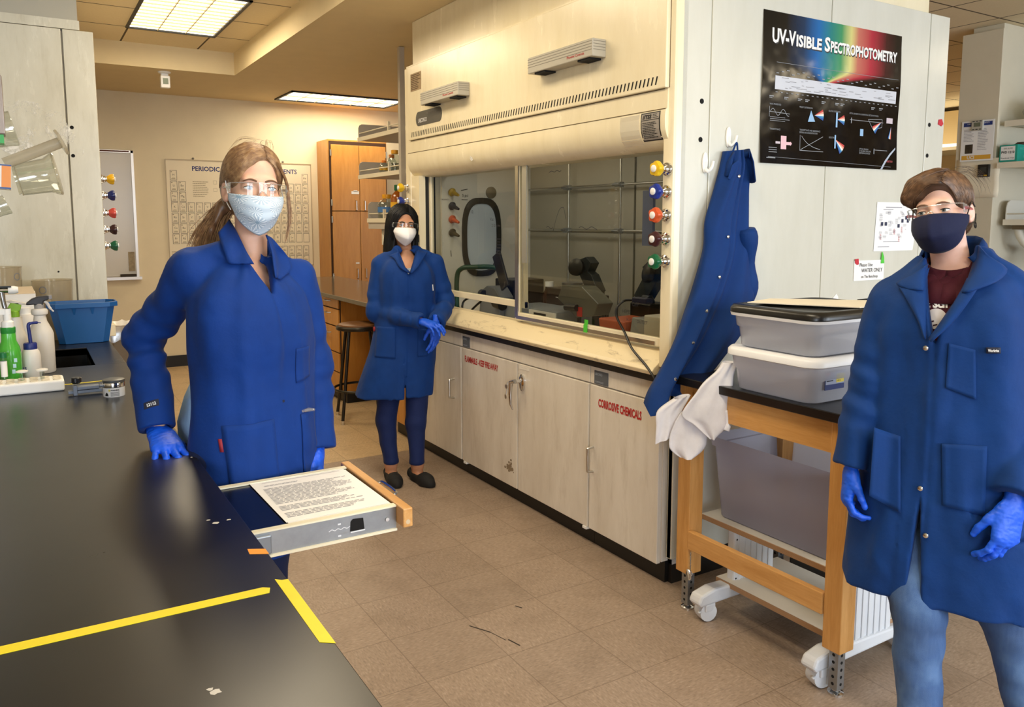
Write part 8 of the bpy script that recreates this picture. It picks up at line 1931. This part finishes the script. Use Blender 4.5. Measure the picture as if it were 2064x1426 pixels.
CF3, C3 = coat(T3, S3, [a3R, a3L], (P3[0]-.46, P3[1]-.44, .50), (P3[0]+.40, P3[1]+.40, 1.53), .0052, (.012, zk(1.212), zk(1.45), .070, .052, .02), M_COAT3, PER3, neck=(NB3 + Vector((0, 0, -.04)), H3.w((0, -.02, -.06))), neck_r=.060, placket=[(.01, zk(.478)), (.006, .8), (.008, 1.0), (.012, zk(1.212))],
    shoulders=[(T3.w((.049, -.016, zk(1.45))), s3R, .030, .052), (T3.w((-.049, -.016, zk(1.45))), s3L, .030, .054)], wrinkle=.0088, seed=8, slit=[(.02, .51, .84, .0, .022)])
# shirt print, seen between the lapels
b = MB()
def shp(px, py): return camhit(SF3, px, py, .0022, 2.2)
def sfr(px0, py0, s_): return ((0, 0, 0), (1, 0, 0), (0, 0, 1), lambda a, c, off: shp(px0 + a*s_, py0 - c*s_))
write(b, 't Sch', 0, 0, 15, sfr(1866, 620, 1), w=44, bold=.05); obj('shirt_lettering', b, M_WHITE, SH3)
b = MB(); cpx, cpy, r_ = 1887, 643, 22; b.add([shp(cpx, cpy)] + [shp(cpx + r_*math.cos(a), cpy + r_*.95*math.sin(a)) for a in [2*PI*k/28 for k in range(28)]], [(0, 1+k, 1+(k+1) % 28) for k in range(28)]); b.noflip = True; obj('shirt_disc', b, mat('print_white', '#dcd8da', .7), SH3)
b = MB()
for (x, y, w_, h_) in ((1872, 648, 10, 3), (1880, 655, 9, 3), (1869, 662, 7, 3)): b.add([shp(x, y) + (shp(x, y) - O3)*0 - _F*.001, shp(x+w_, y-2) - _F*.001, shp(x+w_, y+h_-2) - _F*.001, shp(x, y+h_) - _F*.001], [(0, 1, 2, 3)])
b.noflip = True; obj('print_detail', b, mat('print_dark', '#3a1a24', .8), SH3)
# neckband of the shirt with its yoke
rows_ = []; c = T3.l(NB3.x, NB3.y, NB3.z)
for k in range(33):
    a = 2*PI*k/32; f_ = math.cos(a); zf = NB3.z + .028 - .030*max(0, f_)
    rows_.append([T3.w((c[0] + (r)*math.sin(a), c[1] + r*math.cos(a) + .004, zf + z)) for r, z in ((.0560, -.008), (.058, .002), (.062, .004), (.066, -.004), (.071, -.015), (.073, -.016), (.094, -.036), (.118, -.080))])
b = MB(); b.grid(rows_); obj('neckband', b, M_SH3, SH3, 'full', solid=.002)
# collar and lapels
cpatch(CF3, [(1873, 540, 2.26), (1868, 560, 2.24), (1866, 585), (1866, 625), (1866, 668), (1866, 684)], [(1850, 552), (1826, 566), (1808, 572), (1818, 588), (1848, 640), (1864, 684)], 'lapel', M_COAT3, C3, 2.26, .005, .010, 8)
cpatch(CF3, [(1870, 532, 2.27), (1866, 548, 2.25), (1864, 566), (1862, 586)], [(1856, 545), (1832, 558), (1806, 572), (1832, 584)], 'collar', M_COAT3, C3, 2.27, .012, .006)
cpatch(CF3, [(1972, 494, 2.30), (1962, 530, 2.27), (1950, 565, 2.23), (1938, 590)], [(1995, 520), (2030, 543), (2010, 568), (1955, 588)], 'collar', M_COAT3, C3, 2.24, .012, .008)
cpatch(CF3, [(1950, 560, 2.23), (1925, 605), (1900, 645), (1872, 684)], [(1968, 585), (1950, 612), (1918, 652), (1876, 690)], 'lapel', M_COAT3, C3, 2.22, .005, .010, 8)
rows_ = []
for th, zt_ in ((70, 1.47), (100, 1.49), (140, 1.505), (180, 1.51), (220, 1.51), (255, 1.505), (285, 1.49)):
    a = math.radians(th); r = .066; rows_.append([T3.w((c[0] + (r+k_)*math.sin(a), c[1] + (r+k_)*math.cos(a), z)) for k_, z in ((0, 1.40), (-.002, zt_ - .02), (.002, zt_), (.012, zt_ - .015), (.032, 1.425))])
b = MB(); b.grid(rows_); obj('collar_stand', b, M_COAT3, C3, 'full', solid=.004)
cpocket(CF3, [(1906, 782), (1968, 806), (1966, 706), (1912, 692)], 'chest_pocket', M_COAT3, C3, 2.15, .0015, 9, .002)
cpocket(CF3, [(1752, 1000), (1815, 1035), (1815, 880), (1762, 862)], 'lower_pocket', M_COAT3, C3, 2.2, .0015, 9, .002)
cpocket(CF3, [(1900, 1020), (1985, 1040), (1990, 900), (1898, 895)], 'lower_pocket', M_COAT3, C3, 2.12, .0015, 9, .002)
nt = cpocket(CF3, [(1988, 713), (2017, 713), (2017, 701), (1988, 701)], 'name_label', mat('tape_navy', '#10162e'), C3, 2.1, .003, 4, .002)
_nv = 5; _nu = len(nt.data.vertices)//_nv; _m = on_patch(nt, _nu, _nv, PER3)[3]; b = MB(); write(b, 'Workrite', .12, .30, .40, ((0, 0, 0), (1, 0, 0), (0, 0, 1), lambda a, c_, off: _m(c_, a, off)), w=.76, bold=.03, off=.003); obj('lettering', b, M_WHITE, C3)
b = MB()
for px, py in ((1831, 594), (1866, 702), (1855, 985), (1866, 1080)):
    h = camhit(CF3, px, py, .002, 2.15); b.lathe([(.006, 0), (.0065, .002), (.003, .004)], h, 12, T3.d((0, 1, 0)))
obj('snap_button', b, M_STEEL, C3, True)
hand('glove', w3R + d3R*.005, d3R + Vector((.06, -.02, -.3)), T3.d((.9, .45, 0)), -1, PER3, [(30, 38, 22), (32, 40, 24), (34, 40, 24), (36, 40, 24)], 3, (-.3, -.2), .90, label='blue glove half hidden by the coat front')
hand('glove', w3L + d3L*.035, d3L + _R*-.05 + Vector((0, 0, -.9)), T3.d((-.75, .65, 0)), 1, PER3, [(20, 34, 20), (24, 36, 22), (30, 40, 24), (36, 44, 24)], 4, (-.15, -.35), .95, label='blue glove hanging by the coat, fingers curled')
# hair
HF = Field(np.array(H3.o) - (.17, .17, .16), np.array(H3.o) + (.17, .17, .18), .0030)
HF.ell(H3, (0, -.012, .042), (.084, .104, .091), .01); HF.ell(H3, (.012, .06, .085), (.062, .045, .032), .03); HF.ell(H3, (.056, .066, .050), (.034, .032, .028), .02); HF.ell(H3, (.0, -.07, -.03), (.06, .045, .06), .03)
HF.ell(H3, (-.002, .090, -.038), (.066, .074, .086), .012, 's'); HF.ell(H3, (-.022, .105, .028), (.050, .052, .044), .014, 's'); HF.ell(H3, (.04, .112, .012), (.05, .05, .030), .01, 's')
for s_ in (1, -1): HF.ell(H3, (s_*.084, .006, -.028), (.020, .036, .034), .01, 's')
HF.displace(lambda X, Y, Z: .0022*vnoise(X*50 + 50, Y*50 + 50, Z*26 + 50, 17), .02)
HR3 = fobj('hair', HF, HAIR3, PER3); pj3 = projector(HF, H3)
g1 = [[(-.035, .03, .135), (.02, .07, .115), (.06, .085, .075), (.085, .07, .035)], [(-.03, .0, .14), (.04, .04, .125), (.085, .05, .07), (.092, .04, .02)], [(-.03, -.04, .135), (.05, -.01, .12), (.09, .0, .06), (.088, -.005, .01)], [(-.02, -.07, .12), (.05, -.06, .10), (.08, -.05, .04), (.075, -.05, -.03)]]
g0 = [[(-.035, .05, .125), (-.01, .085, .115), (.03, .10, .09), (.065, .095, .065), (.085, .075, .035)], [(-.035, .03, .135), (.01, .065, .13), (.05, .085, .10), (.08, .08, .07), (.092, .06, .03)], [(-.035, .0, .14), (.02, .03, .135), (.065, .05, .10), (.09, .05, .06), (.095, .03, .015)]]
g2 = [[(-.035, .055, .115), (-.06, .055, .09), (-.078, .045, .05), (-.08, .03, .0)], [(-.04, .0, .13), (-.075, -.005, .09), (-.088, -.01, .04), (-.084, -.02, .01)], [(-.03, -.06, .12), (-.07, -.06, .07), (-.075, -.06, .0), (-.055, -.07, -.07)], [(.0, -.09, .09), (-.02, -.115, .03), (-.01, -.11, -.04), (.0, -.09, -.085)], [(.04, -.09, .07), (.05, -.09, .0), (.04, -.08, -.05), (.03, -.07, -.08)]]
mb = strands(g0, 900, .0010, pj3, .003, 10, 12, .005); m2 = strands(g1, 500, .0010, pj3, .004, 11, 9, .004); mb.add(m2.v, m2.f); m2 = strands(g2, 560, .0009, pj3, .004, 12, 8, .003); mb.add(m2.v, m2.f); obj('strands', mb, HAIR3S, HR3, 'full')
fp3 = front_projector(HF, H3)
f1 = [[(-.035, 0, .125), (.01, 0, .128), (.05, 0, .105), (.078, 0, .07), (.092, 0, .03)], [(-.034, 0, .105), (.005, 0, .110), (.045, 0, .092), (.072, 0, .06), (.085, 0, .022)], [(-.034, 0, .092), (.0, 0, .096), (.038, 0, .078), (.062, 0, .05), (.076, 0, .018)], [(-.032, 0, .080), (.0, 0, .083), (.032, 0, .066), (.056, 0, .042), (.070, 0, .016)]]
f2 = [[(-.036, 0, .125), (-.056, 0, .10), (-.074, 0, .06), (-.082, 0, .01)], [(-.036, 0, .095), (-.052, 0, .078), (-.066, 0, .045), (-.074, 0, .0)], [(-.036, 0, .084), (-.052, 0, .066), (-.064, 0, .034), (-.072, 0, -.006)]]
mb = strands(f1, 620, .0011, fp3, .003, 14, 12, .004); m2 = strands(f2, 300, .0010, fp3, .003, 15, 11, .003); mb.add(m2.v, m2.f); obj('strands', mb, HAIR3S, HR3, 'full')
g = [[H3.w(p) for p in q] for q in ([(-.06, .02, .11), (-.09, -.01, .11), (-.115, -.02, .07), (-.115, -.02, .03)], [(-.03, -.02, .135), (-.06, -.05, .14), (-.09, -.08, .11), (-.11, -.08, .07)])]
obj('flyaway', strands(g, 16, .0003, None, .008, 13, 8, 0, .1, .002), HAIR3, HR3, 'full')
# mask
M_NAVYM = m_cloth('navy_mask', '#11183a')
b, _ = mask_mesh(H3, -.010, 0, -.128, lambda v: .081 - .02*max(0, v-.45), lambda v: .118 + .016*math.sin(PI*min(1, v*1.05)) - .050*max(0, v-.62)/.38, lambda v: .026 + .020*v, -.022, -.066, ridge=.007, bulge=.004, zpow=2.1)
MK3 = obj('face_mask', b, M_NAVYM, PER3, 'full', solid=.003)
for s_ in (-1, 1):
    b = MB(); b.tube(smooth_path([H3.w((s_*.079, .034, -.020)), H3.w((s_*.081, .018, -.002)), H3.w((s_*.083, .004, .014)), H3.w((s_*.083, -.012, .022)), H3.w((s_*.085, -.030, .004))]), .0017, 6); b.tube(smooth_path([H3.w((s_*.073, .045, -.064)), H3.w((s_*.077, .02, -.054)), H3.w((s_*.080, -.002, -.046)), H3.w((s_*.084, -.020, -.042)), H3.w((s_*.085, -.032, -.018))]), .0017, 6); obj('ear_loop', b, M_BLACK, MK3, True)
b = MB(); e_ = H3.w((-.083, -.020, -.052)); b.tube([e_ + H3.d((0, .008*math.cos(a), .008*math.sin(a))) for a in [2*PI*k/16 for k in range(17)]], .0018, 6); obj('strap_ring', b, M_BLACK, MK3, True)
specs(H3, PER3, .016, -.020, clear_mat('pink_frame', '#f3c7cd', .3, .05, .35, '#e79aa8'))
# ================================================================== PERSON 3 : woman standing by the hood
DK = 1.036
SKIN2 = m_skin('skin_tan', '#b27a58', '#c79272'); HAIR2 = m_hair('hair_black', '#030303', '#060505', '#0d0b0a'); HAIR2.node_tree.nodes['Principled BSDF'].inputs['Roughness'].default_value = .5; HAIR2.node_tree.nodes['Principled BSDF'].inputs['Specular IOR Level'].default_value = .3
O2 = at(822, 650, 4.68); P2 = (O2.x, O2.y, 0); T2 = Frame(P2, -109); H2 = Frame(at(812, 454, 4.66), -99, -1, -3, .92*DK)
NB2 = at(820, 512, 4.69)
s2R, e2R, w2R = at(768, 534, 4.67), at(758, 627, 4.65), at(848, 648, 4.46)
s2L, e2L, w2L = at(877, 532, 4.71), at(899, 610, 4.74), at(880, 652, 4.53)
S2 = sk_([(.546, .085, 0, .226, .155), (.65, .062, 0, .212, .150), (.80, .03, 0, .190, .138), (.95, .012, 0, .172, .122), (1.08, .004, 0, .160, .112), (1.18, 0, .002, .160, .112), (1.27, 0, 0, .150, .102), (1.32, 0, -.006, .125, .084), (1.355, 0, -.012, .090, .068), (1.385, 0, -.014, .060, .055)])
k2R, k2L = at(778, 850, 4.66), at(838, 852, 4.66); a2R, a2L = at(788, 936, 4.65), at(841, 938, 4.64)
BF2, PER2 = mk_body('person', (P2[0]-.34, P2[1]-.46, -.01), (P2[0]+.34, P2[1]+.36, 1.72), H2, S2[1:], T2, NB2,
    [[(s2R, e2R, .040, .034), (e2R, w2R, .032, .018), (w2R, at(858, 648, 4.45), .015, .012)], [(s2L, e2L, .040, .034), (e2L, w2L, .032, .018), (w2L, at(878, 660, 4.52), .015, .012)]],
    [(T2.w((.085, 0, .82)), k2R, .08, .05), (T2.w((-.075, 0, .82)), k2L, .08, .05), (k2R, a2R, .05, .033), (k2L, a2L, .05, .033), (a2R, a2R + Vector((0, 0, -.06)), .032, .030), (a2L, a2L + Vector((0, 0, -.06)), .032, .030), (a2R + Vector((0, 0, -.07)), a2R + Vector((0, 0, -.085)) + T2.d((-.01, .10, 0)), .030, .024), (a2L + Vector((0, 0, -.07)), a2L + Vector((0, 0, -.085)) + T2.d((-.03, .10, 0)), .030, .024)], SKIN2,
    'dark-haired woman in blue lab coat and white mask standing beside the hood', P2, hstep=.0028, step=.009, finez=(0, .16, .004))
for s_, P_, e in eyes(H2, PER2, M_IRISD, None): brows(H2, BF2, [(x, z - .0035) for x, z in P_], mat('brow2', '#17100d', .7), e, .0032)
F = Field((P2[0]-.30, P2[1]-.32, .08), (P2[0]+.30, P2[1]+.30, .98), .007); F.loft(T2, [(.76, .03, 0, .155, .11), (1.0, .01, 0, .140, .092)], .03)
for h_, kn, an in ((T2.w((.085, 0, .82)), k2R, a2R), (T2.w((-.075, 0, .82)), k2L, a2L)): F.cap(h_, kn, .088, .060, .02); F.cap(kn, an + Vector((0, 0, .02)), .060, .043, .02); F.cap(an + Vector((0, 0, .02)), an + Vector((0, 0, -.02)), .043, .043, .01)
F.displace(lambda X, Y, Z: .004*vnoise(X*12 + 20, Y*12 + 20, Z*18 + 20, 51)); F.D = np.maximum(F.D, (a2R.z + .005) - F.ax[2][None, None, :])
M_TR2 = m_cloth('dark_blue_trousers', '#132456'); fobj('trousers', F, M_TR2, PER2)
for nm, a_, yawd in (('shoe', a2R, 8), ('shoe', a2L, 24)):
    F = Field((a_.x - .17, a_.y - .26, 0), (a_.x + .17, a_.y + .10, .12), .0035); l_ = T2.l(a_.x, a_.y, 0); an = math.radians(-yawd); d = Vector((math.sin(an), math.cos(an), 0)); o_ = Vector((l_[0], l_[1], 0)); q = lambda f_, z: o_ + d*f_ + Vector((0, 0, z))
    F.capl(T2, q(-.055, .035), q(.0, .030), .036, .036, .02); F.capl(T2, q(0, .028), q(.11, .020), .038, .044, .02); F.capl(T2, q(.11, .018), q(.15, .016), .044, .032, .02); F.capl(T2, q(.08, .036), q(.11, .030), .034, .034, .02)
    F.capl(T2, q(-.035, .085), q(.035, .080), .034, .040, .008, 's'); F.D = np.maximum(F.D, -F.ax[2][None, None, :] + .002); fobj(nm, F, mat('shoe_suede', '#0b0b0c', .8), PER2)
M_SH2 = m_cloth('grey_shirt', '#a3abb8'); F = Field((P2[0]-.25, P2[1]-.25, .95), (P2[0]+.25, P2[1]+.25, 1.45), .006); F.loft(T2, S2[2:], .02, inset=.038); F.cap(T2.w((0, .03, 1.34)), T2.w((0, .03, 1.5)), .07, .09, .01, 's'); F.func(np.array(T2.w((0, .1, 1.3)))-.2, np.array(T2.w((0, .1, 1.3)))+.2, lambda X, Y, Z: np.maximum(1.29 - Z, .02 - T2.l(X, Y, Z)[1]), .004, 's'); fobj('shirt', F, M_SH2, PER2)
d2R = (w2R - e2R).normalized(); d2L = (w2L - e2L).normalized()
A2R = dict(segs=[(s2R, e2R, .056, .052, sleeve_mod(.95, .006, 22, .5, 5)), (e2R, w2R + d2R*.03, .052, .046, sleeve_mod(.1, .005, 24, 1.7, 6))], end=w2R + d2R*.012, dir=d2R, r=.046, k=.016)
A2L = dict(segs=[(s2L, e2L, .054, .050, sleeve_mod(.95, .005, 22, 1.5, 7)), (e2L, w2L + d2L*.03, .050, .048, sleeve_mod(.1, .004, 20, .3, 8))], end=w2L + d2L*.012, dir=d2L, r=.048, k=.016)
placket_side = 1
CF2, C2 = coat(T2, S2, [A2R, A2L], (P2[0]-.40, P2[1]-.44, .49), (P2[0]+.36, P2[1]+.34, 1.45), .0058, (.0, zk(1.245), zk(1.38), .052, .048, .02), M_COAT2, PER2, neck=(NB2 + Vector((0, 0, -.06)), H2.w((0, -.02, -.06))), neck_r=.060, placket=[(.03, .51), (.012, .8), (.0, 1.0), (.0, 1.234)],
    shoulders=[(T2.w((.052, -.014, zk(1.375))), s2R, .028, .050), (T2.w((-.052, -.014, zk(1.375))), s2L, .028, .048)], wrinkle=.0078, seed=21, slit=[(.035, .48, .76, .0, .005)])
cpatch(CF2, [(803, 508, 4.62), (806, 522), (814, 536), (826, 549)], [(783, 516), (795, 522), (806, 540), (825, 551)], 'lapel', M_COAT2, C2, 4.57, .006, .012, 6, .005)
cpatch(CF2, [(842, 504, 4.62), (836, 522), (831, 538), (827, 549)], [(862, 510), (852, 524), (842, 540), (829, 552)], 'lapel', M_COAT2, C2, 4.57, .006, .012, 6, .005)
cpocket(CF2, [(755, 720), (797, 724), (798, 660), (758, 658)], 'lower_pocket', M_COAT2, C2, 4.55)
cpocket(CF2, [(842, 720), (862, 718), (862, 664), (842, 662)], 'lower_pocket', M_COAT2, C2, 4.55)
cpocket(CF2, [(752, 668), (756, 668), (756, 659), (752, 659)], 'red_tab', mat('tab_red', '#8d1f2e'), C2, 4.6, .004, 2, .002)
b = MB()
for px, py in ((847, 519),): h = camhit(CF2, px, py, .006, 4.57); b.lathe([(.006, 0), (.007, .003), (.003, .005)], h, 10, T2.d((0, 1, 0)))
obj('snap_button', b, M_STEEL, C2, True)
b = MB(); p0 = camhit(CF2, 872, 574, .006, 4.6); p1 = camhit(CF2, 873, 586, .006, 4.6); b.tube([p0, p1], .003, 6); obj('pen', b, M_WHITE, C2, True)
hand('glove', w2R + d2R*.004, d2R + Vector((0, 0, -.05)), Vector((0, -.35, 1)), -1, PER2, [(14, 24, 18), (16, 26, 18), (18, 28, 18), (20, 30, 20)], 4, (-.2, -.3), .95, step=.0022, label='blue glove resting across the other wrist')
hand('glove', w2L + d2L*.004, d2L*.2 + Vector((-.10, -.12, -1)), Vector((.35, -1, .1)), 1, PER2, [(10, 18, 12), (14, 20, 14), (18, 22, 14), (22, 24, 16)], 5, (-.2, -.2), .95, step=.0022, label='blue glove hanging limp')
HF = Field(np.array(H2.o) - (.17, .19, .24), np.array(H2.o) + (.17, .17, .18), .0040)
HF.ell(H2, (0, -.016, .040), (.092, .108, .094), .01)
HF.loft(Frame(H2.o, -99, 0, -3, DK), [(-.182, 0, -.03, .104, .080), (-.14, 0, -.03, .103, .086), (-.08, 0, -.028, .097, .092), (0, 0, -.02, .091, .100), (.05, 0, -.02, .080, .09)], .02, p=2.2)
HF.ell(H2, (.002, .095, -.040), (.060, .090, .105), .014, 's'); HF.ell(H2, (-.006, .105, .020), (.040, .06, .044), .016, 's'); HF.capl(H2, (0, .05, -.10), (0, .075, -.22), .054, .060, .02, 's'); HF.capl(H2, (0, -.02, -.10), (0, -.02, -.24), .045, .06, .01, 's')
HF.displace(lambda X, Y, Z: .003*vnoise(X*34 + 50, Y*34 + 50, Z*9 + 50, 27), .02)
HR2 = fobj('hair', HF, HAIR2, PER2); pj2 = projector(HF, H2, (0, -.02, 0), .3)
def pjv(p, off):
    q = (np.array(H2.w(p)) - np.array(H2.w((0, -.02, 0)))); return pj2(p, off) if p[2] > -.02 else (HF.hit(np.array(H2.w((p[0]*2.2, -.02 + (p[1]+.02)*2.2, p[2]))), np.array(H2.w((0, -.02, p[2]))) - np.array(H2.w((p[0]*2.2, -.02 + (p[1]+.02)*2.2, p[2]))), .3, 120) or H2.w(p))
gA = [[(-.012, .07, .105), (.04, .07, .09), (.075, .05, .03), (.085, .045, -.06), (.085, .04, -.17)], [(-.01, .02, .13), (.06, .02, .09), (.09, .0, .0), (.098, .0, -.09), (.10, -.01, -.18)], [(-.01, -.05, .125), (.06, -.06, .07), (.075, -.07, -.03), (.075, -.08, -.11), (.07, -.085, -.18)]]
gB = [[(-.014, .07, .105), (-.05, .065, .08), (-.075, .05, .02), (-.085, .045, -.07), (-.085, .04, -.17)], [(-.012, .02, .13), (-.07, .02, .08), (-.09, .0, .0), (-.098, .0, -.09), (-.10, -.01, -.18)], [(-.01, -.05, .125), (-.06, -.06, .07), (-.075, -.07, -.03), (-.075, -.08, -.11), (-.07, -.085, -.18)]]
fp2 = front_projector(HF, H2)
f1 = [[(-.012, 0, .115), (.03, 0, .10), (.06, 0, .06), (.08, 0, .0), (.085, 0, -.1)], [(-.012, 0, .085), (.02, 0, .075), (.045, 0, .045), (.06, 0, .0), (.07, 0, -.1)]]; f2 = [[(-.014, 0, .115), (-.04, 0, .10), (-.065, 0, .06), (-.08, 0, .0), (-.085, 0, -.1)], [(-.014, 0, .085), (-.03, 0, .072), (-.05, 0, .04), (-.062, 0, .0), (-.07, 0, -.1)]]
mb = strands(f1, 150, .0016, fp2, .003, 23, 11, .003); m2 = strands(f2, 150, .0016, fp2, .003, 24, 11, .003); mb.add(m2.v, m2.f); obj('strands', mb, HAIR2, HR2, 'full')
mb = strands(gA, 200, .0016, pjv, .003, 21, 10, .003); m2 = strands(gB, 200, .0016, pjv, .003, 22, 10, .003); mb.add(m2.v, m2.f); obj('strands', mb, HAIR2, HR2, 'full')
M_KN = mat('white_mask', '#eeeef0', .8, var=.02)
b, _ = mask_mesh(H2, -.014, 0, -.130, lambda v: .076 - .022*max(0, v-.4), lambda v: .112 + .034*math.sin(PI*min(1, v*1.0)) - .036*max(0, v-.6)/.4, lambda v: .030 + .012*v, -.020, -.064, ridge=.006)
MK2 = obj('face_mask', b, M_KN, PER2, 'full', solid=.003)
for s_ in (-1, 1):
    b = MB(); b.tube(smooth_path([H2.w((s_*.076, .032, -.020)), H2.w((s_*.080, .012, -.002)), H2.w((s_*.082, -.01, .014))]), .0016, 6); b.tube(smooth_path([H2.w((s_*.068, .042, -.062)), H2.w((s_*.076, .01, -.048))]), .0016, 6); obj('ear_loop', b, M_WHITE, MK2, True)
specs(H2, PER2, .014, -.022)

DK = 1.0
# ================================================================== VIEW
scene.view_settings.view_transform = 'Standard'; scene.view_settings.look = 'None'
scene.view_settings.exposure = 0.0; scene.view_settings.gamma = 1; scene.view_settings.use_curve_mapping = False
